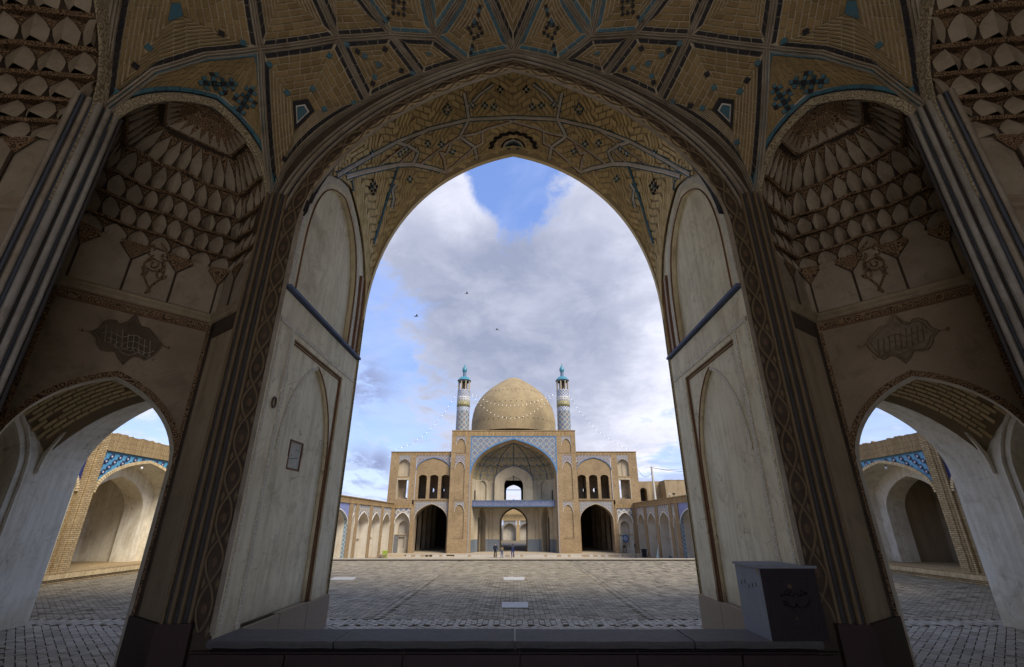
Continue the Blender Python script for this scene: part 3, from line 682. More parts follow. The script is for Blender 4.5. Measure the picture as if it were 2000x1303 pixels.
for j in range(rowsN):
    q0, q1 = j / rowsN, (j + 1) / rowsN
    if q0 < .30: continue
    n = int(s_len / .07); off = .5 * (j % 2); g_ = .0013; gq = .13 / rowsN
    for i in range(-1, n + 1):
        a, b = (i + off) / n + g_, (i + 1 + off) / n - g_
        a, b = max(a, 0.002), min(b, .998)
        if b - a < .003: continue
        st = [(a, warp(a, q0 + gq)), (b, warp(b, q0 + gq)), (b, warp(b, q1 - gq)), (a, warp(a, q1 - gq))]
        if all(0.0 <= x[1] <= 1.0 for x in st): pv_brick(st)
n = 170
for i in range(n):                      # soldier bricks across the front band
    a, b = i / n + .0009, (i + 1) / n - .0009; k = .02 + .03 * (i % 2)
    ts = [0.012, .07 + k, .17 + k, .292]
    for u0, u1 in zip(ts, ts[1:]): pv_brick([(a, u0 + .002), (b, u0 + .002), (b, u1 - .002), (a, u1 - .002)])
def hit(px, py, bvh):
    r = ray(px, py).normalized(); h = bvh.ray_cast(V((0, 0, 0)), r)
    if h[0] is None: return None
    n = h[1]; n = -n if n.dot(r) > 0 else n; return h[0], n
def draped(pts, bvh, k=6):
    """polyline given in the photograph laid on the real surface; points that miss are dropped"""
    out, no = [], []
    for a, b in zip(pts, pts[1:]):
        for i in range(k):
            u = i / k; x = hit(a[0] + (b[0] - a[0]) * u, a[1] + (b[1] - a[1]) * u, bvh)
            if x: out.append(x[0]); no.append(x[1])
    x = hit(*pts[-1], bvh)
    if x: out.append(x[0]); no.append(x[1])
    if len(no) > 2: no = [(no[max(i - 1, 0)] + no[i] + no[min(i + 1, len(no) - 1)]).normalized() for i in range(len(no))]
    return out, no
mirpx = lambda P: [(2 * CX - x, y) for x, y in P]
z3 = lambda P: [(540 + x / 3.723, 130 + y / 3.723) for x, y in P]
ribs = [([(250, 945), (300, 890), (430, 790), (620, 680), (870, 545), (1120, 450), (1400, 385), (1750, 370)], 1.0, 3),
        ([(300, 890), (500, 800), (620, 765), (880, 712), (1000, 710), (1150, 745), (1235, 775)], 1.25, 3),
        ([(1365, 190), (1385, 290), (1400, 385), (1335, 510), (1445, 590), (1460, 680)], 1.0, 4), ([(1395, 290), (1480, 200), (1575, 130)], .8, 3),
        ([(870, 545), (960, 575), (1030, 620), (1015, 660), (990, 705)], 1.0, 3), ([(1335, 510), (1180, 610), (1050, 710)], .6, 3),
        ([(1445, 590), (1340, 680), (1240, 775)], .6, 3), ([(1270, 560), (1235, 640), (1190, 625), (1220, 680), (1235, 770)], .7, 3),
        ([(1100, 460), (930, 580), (750, 710)], .5, 3), ([(1020, 590), (880, 712)], .5, 3),
        ([(1750, 395), (1550, 450), (1450, 490), (1335, 510)], .7, 3), ([(1500, 480), (1500, 560), (1445, 590)], .7, 3),
        ([(865, 860), (840, 900), (850, 960), (835, 1030)], .8, 3)]
for P, wd, k in ribs:
    for mir in (False, True):
        Q_ = z3(P); Q_ = mirpx(Q_) if mir else Q_; p_, n_ = draped(Q_, PBVH, 5)
        if len(p_) < 3: continue
        g = MB(); r = .0085 * wd
        g.sweep(p_, n_, [(-r * 1.3, 0), (-r * 1.1, .010), (-r * .25, .014), (0, .010), (r * .25, .014), (r * 1.1, .010), (r * 1.3, 0)]); g.build('rib', 'rib_lit', pv)
        if wd > .75:
            for s_ in (-1, 1):
                g = MB(); g.sweep(p_, n_, [(s_ * r * 1.35, 0), (s_ * r * 1.35, .009), (s_ * (r * 1.35 + .006), .009), (s_ * (r * 1.35 + .006), 0)]); g.build('rib_border', 'tile_blue', pv)
        else:
            g = MB(); g.sweep(p_, n_, [(r * 1.3, 0), (r * 1.3, .009), (r * 1.3 + .007, .009), (r * 1.3 + .007, 0)]); g.build('rib_border', 'redline', pv)
# dark edge bricks along the front arch, squinch borders
def tile_run(pts, nrm, wid, gap, mt, parent, L=.05, h=.01, name='border_tile', side=0):
    P_ = resample(pts, max(2, int(sum((b - a).length for a, b in zip(pts, pts[1:])) / L))); g = MB(); N = len(P_)
    for i in range(N - 1):
        n = V(nrm[min(int(i * len(nrm) / N), len(nrm) - 1)]); d = (P_[i + 1] - P_[i]); l = d.length; d.normalize(); x = d.cross(n).normalized()
        a = P_[i] + d * gap + x * side; b = P_[i + 1] - d * gap + x * side
        g.slab([a - x * wid, b - x * wid, b + x * wid, a + x * wid], n, h)
    return g.build(name, mt, parent, kind='stuff')
ed = [coons(i / 160, .034) for i in range(2, 159)]; en = [coons_n(i / 160, .03) for i in range(2, 159)]
tile_run(ed, en, .024, .0015, 'tile_dark', pv, .062, .02)
for mir in (False, True):
    for P in ([(880, 725), (830, 870), (770, 1060), (700, 1290)], [(540, 825), (565, 980), (600, 1290)]):
        Q_ = z3(P); Q_ = mirpx(Q_) if mir else Q_; p_, n_ = draped(Q_, PBVH, 4)
        if len(p_) > 2: tile_run(p_, n_, .008, .001, 'tile_blue', pv, .05, .012)
def tile_cluster(cx, cy, offs, s, rot, bvh, parent, mats, h=.013, sk=(1, 1), name='inlay_tile'):
    """small square glazed tiles set in a pattern around a point of the surface"""
    x0 = hit(cx, cy, bvh)
    if not x0: return
    p, n = x0; up = (UP - n * n.z).normalized(); rt = up.cross(n); ca, sa = math.cos(rot), math.sin(rot)
    ux, uy = rt * ca + up * sa, up * ca - rt * sa; mbs = {}
    for (a, b, m_) in offs:
        c = p + ux * (a * s * sk[0]) + uy * (b * s * sk[1]); hh = bvh.find_nearest(c); q = hh[0]; nn = hh[1]; nn = -nn if nn.dot(q) > 0 else nn
        r = s * .44; mbs.setdefault(m_, MB()).slab([q - ux * r - uy * r, q + ux * r - uy * r, q + ux * r + uy * r, q - ux * r + uy * r], nn, h)
    for m_, mb in mbs.items(): mb.build(name, mats[m_], parent)
checker = [(a, b, (a + b) % 2) for a, b in ((0, 0), (1, 0), (-1, 0), (0, 1), (0, -1), (1, 1), (-1, -1), (1, -1), (2, 0), (-2, 0), (0, 2), (2, -1), (3, 0), (-1, 1), (-3, 0), (3, 1), (-3, -1))]
flower = [(a, b, 1 if (a, b) == (0, 0) else 0) for a in range(-2, 3) for b in range(-2, 3) if (a + b) % 2 == 0 and abs(a) + abs(b) <= 3]
for mir in (False, True):
    f = (lambda x: 2 * CX - x) if mir else (lambda x: x); sg = -1 if mir else 1
    tile_cluster(f(727), 365, flower, .022, .8 * sg, PBVH, pv, ('tile_dark', 'tile_blue'))
    tile_cluster(f(873), 213, flower, .017, .6 * sg, PBVH, pv, ('tile_blue', 'tile_white'))
    for x, y in ((947, 206), (977, 174), (923, 205), (965, 209), (792, 291), (725, 400 - 100), (835, 280), (780, 300), (862, 282), (800, 350), (884, 297)): 
        tile_cluster(f(x), y, [(0, 0, 1), (1, 0, 0), (-1, 0, 0), (0, 1, 0), (0, -1, 0)], .018, .5 * sg, PBVH, pv, ('tile_dark' if y < 200 else 'tile_blue', 'tile_white'))
# scalloped star at the court side of the crown
for k, (r, mt) in enumerate(((150, 'tile_dark'), (137, 'tile_dark'), (75, 'tile_dark'), (62, 'tile_white'), (50, 'tile_blue'), (36, 'tile_dark'), (24, 'tile_blue'))):
    P_ = []
    for i in range(0, 73):
        a = PI * i / 72; rr = r * (1 + .07 * math.cos(a * 18)) / 3.723 * 1.12; P_.append((CX - rr * math.cos(a), 292 - rr * math.sin(a) * (.72 if r > 90 else .85)))
    p_, n_ = draped(P_, PBVH, 1)
    if len(p_) > 4: tile_run(p_, n_, .0065, .0005, mt, pv, .022, .012, 'star_tile')
pieces_out(items, 300, 'brick', pv, lambda it: it[2].length, keep=lambda it: in_view(it[2]) and it[1] == 'portal_brick')

# ================================================================== the room's vault
EC, ER = V((0, .2, 1.45)), V((1.95, 1.95, 1.57))
def toE(p): q = p - EC; return V((q.x / ER.x, q.y / ER.y, q.z / ER.z))
def frE(q): return EC + V((q.x * ER.x, q.y * ER.y, q.z * ER.z))
def rayE(px, py):
    r = ray(px, py); o = toE(V((0, 0, 0))); d = V((r.x / ER.x, r.y / ER.y, r.z / ER.z))
    a, b, c = d.dot(d), 2 * o.dot(d), o.dot(o) - 1; k = (-b + math.sqrt(max(b * b - 4 * a * c, 0))) / (2 * a); return r * k
def elerp(p, q, k):
    a, b = toE(p), toE(q); ra, rb = a.length, b.length; d = (a / ra).lerp(b / rb, k).normalized(); return frE(d * (ra + (rb - ra) * k))
def enorm(p):      # towards the room
    q = toE(p); return -V((q.x / ER.x, q.y / ER.y, q.z / ER.z)).normalized()
F1 = lambda px: V((PY(px, 150, Y1).x, Y1, 0))
def onfront(px, py): 
    x = PY(px, py, Y1).x; return V((x, Y1, out_z(x)))
nd = dict(a=V((-1.155, Y1, 1.42)), b=rayE(508, 97), c=rayE(660, 75), d=rayE(765, 68), e=rayE(850, 73), f=onfront(714, 226), g=onfront(824, 157), h=onfront(912, 130), i=V((0, Y1, out_z(0))),
          j=V((-1.60, 1.325, 1.46)), K=rayE(470, -190), L=rayE(548, -190), M=rayE(580, -190), Q=rayE(797, -190), P=rayE(925, -75), J=rayE(268, -190), T=rayE(130, -60), j2=rayE(168, 120))
nd['P'].x = min(nd['P'].x, -.1)
nd['Pm'] = V((-nd['P'].x, nd['P'].y, nd['P'].z)); nd['R'] = V((0, nd['P'].y - .25, 0)); nd['R'] = frE(toE(V((0, nd['P'].y - .2, 3.0))).normalized())
def front_run(pa, pb):
    xs_ = [p[0] for p in OUT if pa.x + .02 < p[0] < pb.x - .02]; return [pa] + [V((x, Y1, out_z(x))) for x in xs_] + [pb]
def erun(p, q, n=6, mids=()):
    P_ = [p] + list(mids) + [q]; out = []
    for a, b in zip(P_, P_[1:]): out += [elerp(a, b, k / n) for k in range(n)]
    return out + [q]
N_ = nd
jb_mid = [rayE(300, 140), rayE(400, 109)]; ab_mid = [rayE(514, 235)]
cells = {
 'P1': [erun(N_['b'], N_['c']), erun(N_['c'], N_['f']), list(reversed(front_run(N_['a'], N_['f']))), erun(N_['a'], N_['b'], 6, ab_mid)],
 'P2': [erun(N_['c'], N_['d']), erun(N_['d'], N_['g']), list(reversed(front_run(N_['f'], N_['g']))), erun(N_['f'], N_['c'])],
 'P3': [erun(N_['d'], N_['e']), erun(N_['e'], N_['h']), list(reversed(front_run(N_['g'], N_['h']))), erun(N_['g'], N_['d'])],
 'U0': [erun(N_['J'], N_['K']), erun(N_['K'], N_['b']), erun(N_['b'], N_['j'], 6, list(reversed(jb_mid))), erun(N_['j'], N_['J'])],
 'U1': [erun(N_['K'], N_['L']), erun(N_['L'], N_['c']), erun(N_['c'], N_['b']), erun(N_['b'], N_['K'])],
 'U2': [erun(N_['L'], N_['M']), erun(N_['M'], N_['d']), erun(N_['d'], N_['c']), erun(N_['c'], N_['L'])],
 'U3': [erun(N_['M'], N_['Q']), erun(N_['Q'], N_['e']), erun(N_['e'], N_['d']), erun(N_['d'], N_['M'])],
 'V1': [erun(N_['Q'], N_['P']), erun(N_['P'], N_['e'], 6, [rayE(899, 0)]), erun(N_['e'], N_['Q'])],
 'PT': [erun(N_['e'], N_['P'], 6, [rayE(899, 0)]), erun(N_['P'], N_['i'], 6, [rayE(960, 0)]), list(reversed(front_run(N_['h'], N_['i']))), erun(N_['h'], N_['e'])],
}
center_cell = [erun(N_['P'], N_['R']), erun(N_['R'], N_['Pm']), erun(N_['Pm'], N_['i'], 6, [rayE(2 * CX - 960, 0)]), erun(N_['i'], N_['P'], 6, [rayE(960, 0)])]
ceil = MB(); ceil_parts = []
vc = thing('vaulted_ceiling', 'dark brick vault of the hall with pale ribs and nested brick panels', 'vault', (0, .2, 1.45), kind='structure')
VB = MB(); brick_items = []
def mirv(p): return V((-p.x, p.y, p.z))
def make_cell(sides, mir, key):
    if mir: sides = [[mirv(p) for p in s_] for s_ in sides]
    allp = [p for s_ in sides for p in s_[:-1]]
    pr_ = [resample(q_, max(2, int(sum((a_ - b_).length for a_, b_ in zip(q_, q_[1:])) / .03))) for q_ in sides]; pr_ = [p for q_ in pr_ for p in q_[:-1]]
    cen = sum((toE(p) for p in pr_), V()) ; rho = sum(toE(p).length for p in allp) / len(allp); C = frE(cen.normalized() * rho)
    corner_R = sum((s_[0] - C).length for s_ in sides) / len(sides)
    ap = []                                       # distance from the middle to each side
    for s_ in sides: ap.append(min((p - C).length for p in s_))
    apm = sum(ap) / len(ap)
    pitch = .0205; nr = max(3, int((apm - .045) / pitch))
    back = MB(); idx = []
    rings = [[elerp(p, C, u) for p in allp] for u in (0, .25, .5, .75, .97)]
    back.grid([r + [r[0]] for r in rings]); back.poly(rings[-1])
    VB.grid([r + [r[0]] for r in rings]); VB.poly(rings[-1])
    bp = back.build('brick_panel', 'mortar', vc, smooth=False)
    nd_t = 'tile_dark' if key in ('P1', 'P2', 'P3', 'U0', 'U1', 'U2', 'CC') else 'tile_blue'
    its = []
    for s_ in sides:
        Ls = sum((q - p).length for p, q in zip(s_, s_[1:]))
        R_ = resample(s_, 40)
        def at(u, k): x = min(max(u, 0), 1) * 40; i = min(int(x), 39); return elerp(R_[i].lerp(R_[i + 1], x - i), C, k)
        # dark glazed strip just inside the rib
        ch = (s_[-1] - s_[0]).normalized(); dp_ = max(.95 * min((C - q_).length for q_ in s_), .08); k0 = min(.037 / dp_, .5)
        kk0, kk1 = .018 / dp_, .033 / dp_; nt = max(3, int(Ls / .055)); mb = MB()
        for i in range(nt):
            q = [at((i + .05) / nt * .96 + .02, kk0), at((i + .95) / nt * .96 + .02, kk0), at((i + .95) / nt * .96 + .02, kk1), at((i + .05) / nt * .96 + .02, kk1)]
            mb.slab(q, enorm(q[0]), .011)
        mb.build('border_tile', nd_t, bp, kind='stuff')
        for r in range(nr):
            ka, kb = k0 + (1 - k0) * r / nr, k0 + (1 - k0) * (r + 1) / nr; gp = .0030 / dp_
            L = Ls * (1 - ka); nb = max(1, int(round(L / .058))); off = .5 if (r % 2 and nb > 2) else 0
            if ka > .9: continue
            e = .003 / max(L, .02); cuts = [0] + [(i + (off or 1) ) / nb for i in range(nb) if 0.02 < (i + (off or 1)) / nb < .98] + [1]
            for u0, u1 in zip(cuts, cuts[1:]):
                q = [at(u0 + e, ka + gp), at(u1 - e, ka + gp), at(u1 - e, kb - gp), at(u0 + e, kb - gp)]
                n = enorm(q[0]); h = .007 + random.uniform(-.0015, .0015)
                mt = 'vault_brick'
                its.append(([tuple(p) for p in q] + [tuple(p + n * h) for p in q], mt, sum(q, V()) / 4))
    brick_items.extend([(it, bp) for it in its])
    # stone in the middle
    mb = MB(); r = [elerp(p, C, .91) for p in [s_[0] for s_ in sides]]; n = enorm(C)
    mb.poly([p + n * .012 for p in r]); mb.build('centre_tile', 'tile_blue', bp)
    if key == 'P1':
        for ua, ub, mt in ((.80, .87, 'tile_dark'), (.88, .90, 'tile_white')):
            mb = MB(); ra = [elerp(s_[0], C, ua) for s_ in sides]; rb = [elerp(s_[0], C, ub) for s_ in sides]
            for i in range(len(ra)): j = (i + 1) % len(ra); mb.slab([ra[i], ra[j], rb[j], rb[i]], n, .014)
            mb.build('diamond_tile', mt, bp)
    if key in ('P1', 'U0', 'P2'):
        for s_ in sides:
            for u, mt in ((.22, 'tile_blue'), (.48, 'tile_dark'), (.66, 'tile_blue')):
                if random.random() < .25: continue
                c = elerp(s_[0], C, u); x = (s_[0] - C).normalized(); y = n.cross(x); r = .012; mb = MB()
                mb.slab([c - x * r - y * r, c + x * r - y * r, c + x * r + y * r, c - x * r + y * r], n, .012); mb.build('inlay_tile', mt, bp)
    return bp
panels = {}
for key, sd_ in cells.items():
    for mir in (False, True): panels[key, mir] = make_cell(sd_, mir, key)
panels['CC', False] = make_cell(center_cell, False, 'CC')
# spandrels over the corner niches
FD = Frame((-1.373, 1.562, 0), (.695, .719, 0), (-.719, .695, 0))     # corner niche face: a along, d into the niche
HWF, HWB, DEP = .317, .274, .318
NA = arch(0, HWF - .012, 1.30, 1.755, 16, .5, .62, .13)
NAo = arch(0, HWF + .03, 1.30, 1.80, 16, .5, .62, .13)
def spandrel(mir):
    f = mirv if mir else (lambda p: p)
    upper = erun(N_['j'], N_['b'], 8, jb_mid) + erun(N_['b'], N_['a'], 8, list(reversed(ab_mid)))[1:]
    upper = resample(upper, 80); lower = resample([FD(p[0], p[1], -.004) for p in NAo], 80)
    g = MB(); R = [[f(u.lerp(l, k)) for u, l in zip(upper, lower)] for k in (-.03, .25, .5, .75, 1.0)]
    g.grid(R); VB.grid(R); bp = g.build('spandrel_panel', 'mortar', vc)
    its = []; cen = f(V((0, 0, .5)))
    nb = 80
    for i in range(3, 77):
        u0, u1, l0, l1 = upper[i], upper[i + 1], lower[i], lower[i + 1]; H = (u0 - l0).length; m_ = max(1, int(H / .07)); off = (i % 2) * .5
        wA = (u1 - u0).length
        if H < .05: continue
        cuts = sorted(set([.032 / H] + [(k + off) / m_ for k in range(0, m_ + 1) if .05 / H < (k + off) / m_ < 1 - .05 / H] + [1 - .032 / H]))
        for ka, kb in zip(cuts, cuts[1:]):
            e = .003 / H
            q = [u0.lerp(l0, ka + e), u1.lerp(l1, ka + e), u1.lerp(l1, kb - e), u0.lerp(l0, kb - e)]
            q = [q[0].lerp(q[1], .07), q[1].lerp(q[0], .07), q[2].lerp(q[3], .07), q[3].lerp(q[2], .07)]
            n = (q[1] - q[0]).cross(q[3] - q[0]).normalized(); n = -n if n.dot(q[0]) > 0 else n
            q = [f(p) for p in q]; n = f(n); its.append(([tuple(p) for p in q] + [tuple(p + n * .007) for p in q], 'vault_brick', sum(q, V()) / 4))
    brick_items.extend([(it, bp) for it in its])
    for seq, k, wd in ((upper, .022, .010), (lower, -.018, .008)):
        src = [u.lerp(l, .022 / max((u - l).length, .03)) if seq is upper else l.lerp(u, .016 / max((u - l).length, .03)) for u, l in zip(upper, lower)][3:-3]
        nn = []
        for i in range(len(src)):
            n = (upper[min(i + 4, 80)] - upper[i + 2]).cross(lower[i + 3] - upper[i + 3]).normalized(); n = -n if n.dot(src[i]) > 0 else n; nn.append(f(n))
        tile_run([f(p) for p in src], nn, wd, .0012, 'tile_blue', bp, .05, .012)
    return bp
for mir in (False, True): spandrel(mir)
VBVH = BVHTree.FromPolygons([V(p) for p in VB.v], VB.f)
# pick the bricks that show largest
vis = [i for i, (it, bp) in enumerate(brick_items) if in_view(it[2])]
vis.sort(key=lambda i: brick_items[i][0][2].length); single = set(vis[:300]); rest = {}
for i, (it, bp) in enumerate(brick_items):
    if i in single: mb = MB(); mb.faces(it[0], FQ); mb.build('brick', it[1], bp)
    else: rest.setdefault(bp.name, (bp, MB()))[1].faces(it[0], FQ)
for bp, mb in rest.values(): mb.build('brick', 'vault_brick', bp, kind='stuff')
# cross shaped inlays
plus = lambda cx_, cy_: [(cx_, cy_, 1), (cx_ + 1, cy_, 0), (cx_ - 1, cy_, 0), (cx_, cy_ + 1, 0), (cx_, cy_ - 1, 0)]
vine_ = plus(-3, 0) + plus(-1, -0) + plus(1, 0) + plus(3, 0) + [(0, 2, 0), (0, -2, 0), (-1, 2, 1), (1, -2, 1), (1, 1, 1), (-1, -1, 1)]
diam = [(a, b, (abs(a) + abs(b)) % 2) for a in range(-3, 4) for b in range(-4, 5) if (a + b) % 2 == 0 and abs(a) * 1.4 + abs(b) <= 4.2 and (a, b) != (0, 0)] + [(0, 6, 0), (0, 5, 1), (0, -5, 1), (0, -6, 0)]
for mir in (False, True):
    f = (lambda x: 2 * CX - x) if mir else (lambda x: x); sg = -1 if mir else 1
    tile_cluster(f(426), 163, vine_, .0185, .62 * sg, VBVH, vc, ('tile_blue', 'tile_dark'), .016)
    tile_cluster(f(478), 197, vine_, .0185, 1.35 * sg, VBVH, vc, ('tile_blue', 'tile_dark'), .016)
    tile_cluster(f(929), 60, diam, .0185, 0, VBVH, vc, ('tile_dark', 'tile_blue'), .016)
    tile_cluster(f(779), 15, diam, .0185, -.6 * sg, VBVH, vc, ('tile_dark', 'tile_blue'), .016)
# ribs
def rib(path, nf, wd=1.0, name='rib', mt='rib'):
    nn = [nf(p) for p in path]; r = .0165 * wd; 
    for mir in (False, True):
        P_ = [mirv(p) for p in path] if mir else path; Nn = [mirv(n) for n in nn] if mir else nn
        g = MB(); g.sweep(P_, Nn, [(-r, 0), (-r, .012), (-r * .62, .017), (-r * .35, .010), (-r * .12, .021), (r * .12, .021), (r * .35, .010), (r * .62, .017), (r, .012), (r, 0)]); g.build(name, mt, vc)
lines = [erun(N_['b'], N_['c'], 8), erun(N_['c'], N_['d'], 8), erun(N_['d'], N_['e'], 8), erun(N_['e'], N_['h'], 8), erun(N_['c'], N_['f'], 8), erun(N_['d'], N_['g'], 8),
         erun(N_['j'], N_['b'], 8, jb_mid), erun(N_['b'], N_['a'], 8, list(reversed(ab_mid))), erun(N_['b'], N_['K'], 8), erun(N_['c'], N_['L'], 8), erun(N_['d'], N_['M'], 8), erun(N_['e'], N_['Q'], 8),
         erun(N_['e'], N_['P'], 8, [rayE(899, 0)]), erun(N_['i'], N_['P'], 8, [rayE(960, 0)]), erun(N_['j'], N_['J'], 8)]
for L in lines: rib(L, enorm)
rib(front_run(N_['a'], N_['i']), enorm, .7)
# outer skin of the vault and hall (keeps the daylight out)
g = MB(); rows = []
for k in range(0, 15):
    th = PI / 2 * k / 14; rows.append([EC + V((2.16 * math.cos(th) * math.cos(p_ * PI / 24), 2.16 * math.cos(th) * math.sin(p_ * PI / 24), 1.70 * math.sin(th) - .0)) for p_ in range(48)])
g.grid(rows, True)
bm = bmesh.new(); vs = [bm.verts.new(p) for p in g.v]
for f_ in g.f: bm.faces.new([vs[i] for i in f_])
bmesh.ops.remove_doubles(bm, verts=bm.verts, dist=1e-5)
bmesh.ops.bisect_plane(bm, geom=bm.verts[:] + bm.edges[:] + bm.faces[:], plane_co=V((0, Y1 + .045, 0)), plane_no=V((0, 1, 0)), clear_outer=True)
for co_, no_ in ((FD(0, 0, .03), FD.n), (mirv(FD(0, 0, .03)), mirv(FD.n)), (V((-1.63, 0, 0)), V((-1, 0, 0))), (V((1.63, 0, 0)), V((1, 0, 0)))):
    bmesh.ops.bisect_plane(bm, geom=bm.verts[:] + bm.edges[:] + bm.faces[:], plane_co=co_, plane_no=no_, clear_outer=True)
g2 = MB(); g2.v = [tuple(v_.co) for v_ in bm.verts]; bm.verts.index_update(); g2.f = [tuple(v_.index for v_ in f_.verts) for f_ in bm.faces]; g2.m = [0] * len(g2.f); bm.free()
g2.build('vault_back', 'mortar', vc)
g = MB(); g.grid([[V((x, Y1 + .045, z)) for x, z in [(q[0], q[1]) for q in OUT]], [V((x * 1.2, Y1 + .045, 3.3)) for x, z in OUT]]); g.build('upper_wall', 'mortar', vc)
# ================================================================== niches with stalactite work
def uplan(hwf, hwb, dep, rc=.0):
    return resample([(-hwf, 0), (-hwb, dep), (hwb, dep), (hwf, 0)], 240)
def ualong(U, k): x = min(max(k, 0), 1) * 240; i = min(int(x), 239); return U[i].lerp(U[i + 1], x - i)
def muqarnas(fr, A, ac, hwf, hwb, dep, tiers, root, mir, convex=0.0, fancy=True, zoff=0, line_w=.0035, seen=None):
    U = uplan(hwf, hwb, dep); hw0 = A[-1][0] - ac
    def S(ph, z, ex=0.0):
        s_ = max(arch_w(A, ac, z) / hw0, .02) * (1 + ex); p = ualong(U, ph); return fr(ac + p.x * s_, z, max(p.y * s_, .001))
    rsm = random.Random(21 + int(mir)); dark = MB(); lines = MB(); ov = .027 / hw0
    for k, (zb, zt, n, ph0) in enumerate(tiers):
        h = zt - zb; last = k == len(tiers) - 1
        def wave(ph, lv): return (abs(((ph * 5 + .5) % 1) - .5) * 2 - .5) * math.sin(PI * min(max(lv / len(tiers), 0), 1))
        def Q(ph, fz, ex=0): ph = min(max(ph, 0), 1); wv = wave(ph, k + fz); return S(ph, zb + h * fz + wv * .30 * h, ov * (fz * fz) * .8 + ex + wv * .028 / hw0)
        for i in range(-1, n + 1):
            a, b = (i + ph0) / n, (i + 1 + ph0) / n
            if b <= .004 or a >= .996: continue
            a_, b_ = max(a, 0), min(b, 1); m = min(max((a + b) / 2, 0), 1); w_ = b_ - a_; pad = .035 / n
            al, br = a_ + pad, b_ - pad; dp = .055 * (1 if not convex else -.45)
            if not convex: dp = (.05, .11, .05, .15, .08)[(i + 2 * k) % 5]
            PROF = [(0, .14), (.25, .03), (.48, .0), (.70, .13), (.87, .30), (1.0, .5)]
            jt = rsm.uniform(-.09, .03); dp *= rsm.uniform(.75, 1.3); prof = [(f * (1 + jt * (f > .6)), x) for f, x in PROF]
            left = [Q(al + (br - al) * x, f) for f, x in prof]; right = [Q(br - (br - al) * x, f) for f, x in prof]
            mid = [Q(m, f, dp * (1 - .8 * f)) for f, x in prof]; ql = [(l.lerp(m_, .5)) for l, m_ in zip(left, mid)]
            if not convex: ql = [Q(al + (br - al) * (x + .5) / 2, f, dp * .72 * (1 - .8 * f)) for f, x in prof]; qr = [Q(br - (br - al) * (x + .5) / 2, f, dp * .72 * (1 - .8 * f)) for f, x in prof]
            else: qr = [(l.lerp(m_, .5)) for l, m_ in zip(right, mid)]
            g = MB(); g.grid([left, ql, mid, qr, right])
            g.build('stalactite_cell', 'cell', root, mirror=mir)
            e = .02   # carved triangles between the tips
            for side, (pc, x) in enumerate(((left, a_), (right, b_))):
                c = [Q(x, f, e) for f, _ in prof]; sg = list(zip(pc, c)); 
                for (p0, c0_), (p1, c1_) in zip(sg[2:], sg[3:]): dark.poly([p0, c0_, c1_, p1])
                for (p0, c0_), (p1, c1_) in zip(sg[:2], sg[1:3]): lines.poly([p0, c0_, c1_, p1])
            if (br - al) * n > .5:
                P_ = left[2:] + right[2:-1][::-1]; lines.tube(P_, line_w * .55, 4)
        N = n * 4
        wz = lambda j: wave(j / N, k); lo = [S(j / N, zb + wz(j) * .3 * h, -.004 + wz(j) * .028 / hw0) for j in range(N + 1)]; ins = [S(j / N, zb + wz(j) * .3 * h, ov * .85 + .02 + wz(j) * .028 / hw0) for j in range(N + 1)]; lo2 = [S(j / N, zb - .010 + wz(j) * .3 * h, .004 + wz(j) * .028 / hw0) for j in range(N + 1)]
        g = MB(); g.grid([ins, lo2, lo]); g.build('tier_ledge', 'carve' if k else 'cell', root, mirror=mir)
    dark.build('carved_triangle', 'carve', root, kind='stuff', mirror=mir); lines.build('cell_line', 'cell_line', root, kind='stuff', mirror=mir)
    # closing shell behind
    g = MB(); z0 = tiers[0][0]; zs_ = [z0 + (A[len(A) // 2][1] - z0) * i / 14 for i in range(15)]
    g.grid([[S(j / 60, z, .055 / hw0) for j in range(61)] for z in zs_]); g.build('niche_back', 'cell_line', root, mirror=mir)
    return S
def scroll_band(fr, P, w_, n, root, mir, d=0, mt='carve_pale', name='carved_band', h=.006):
    g = MB(); pts = [fr(a, z, d) for a, z in P]; pts = resample(pts, n)
    nn = [(-fr.n if True else fr.n)] * len(pts)
    g.sweep(pts, nn, [(-w_, 0), (-w_, h), (-w_ * .8, h * 1.4), (w_ * .8, h * 1.4), (w_, h), (w_, 0)]); g.build(name, mt, root, mirror=mir); return pts
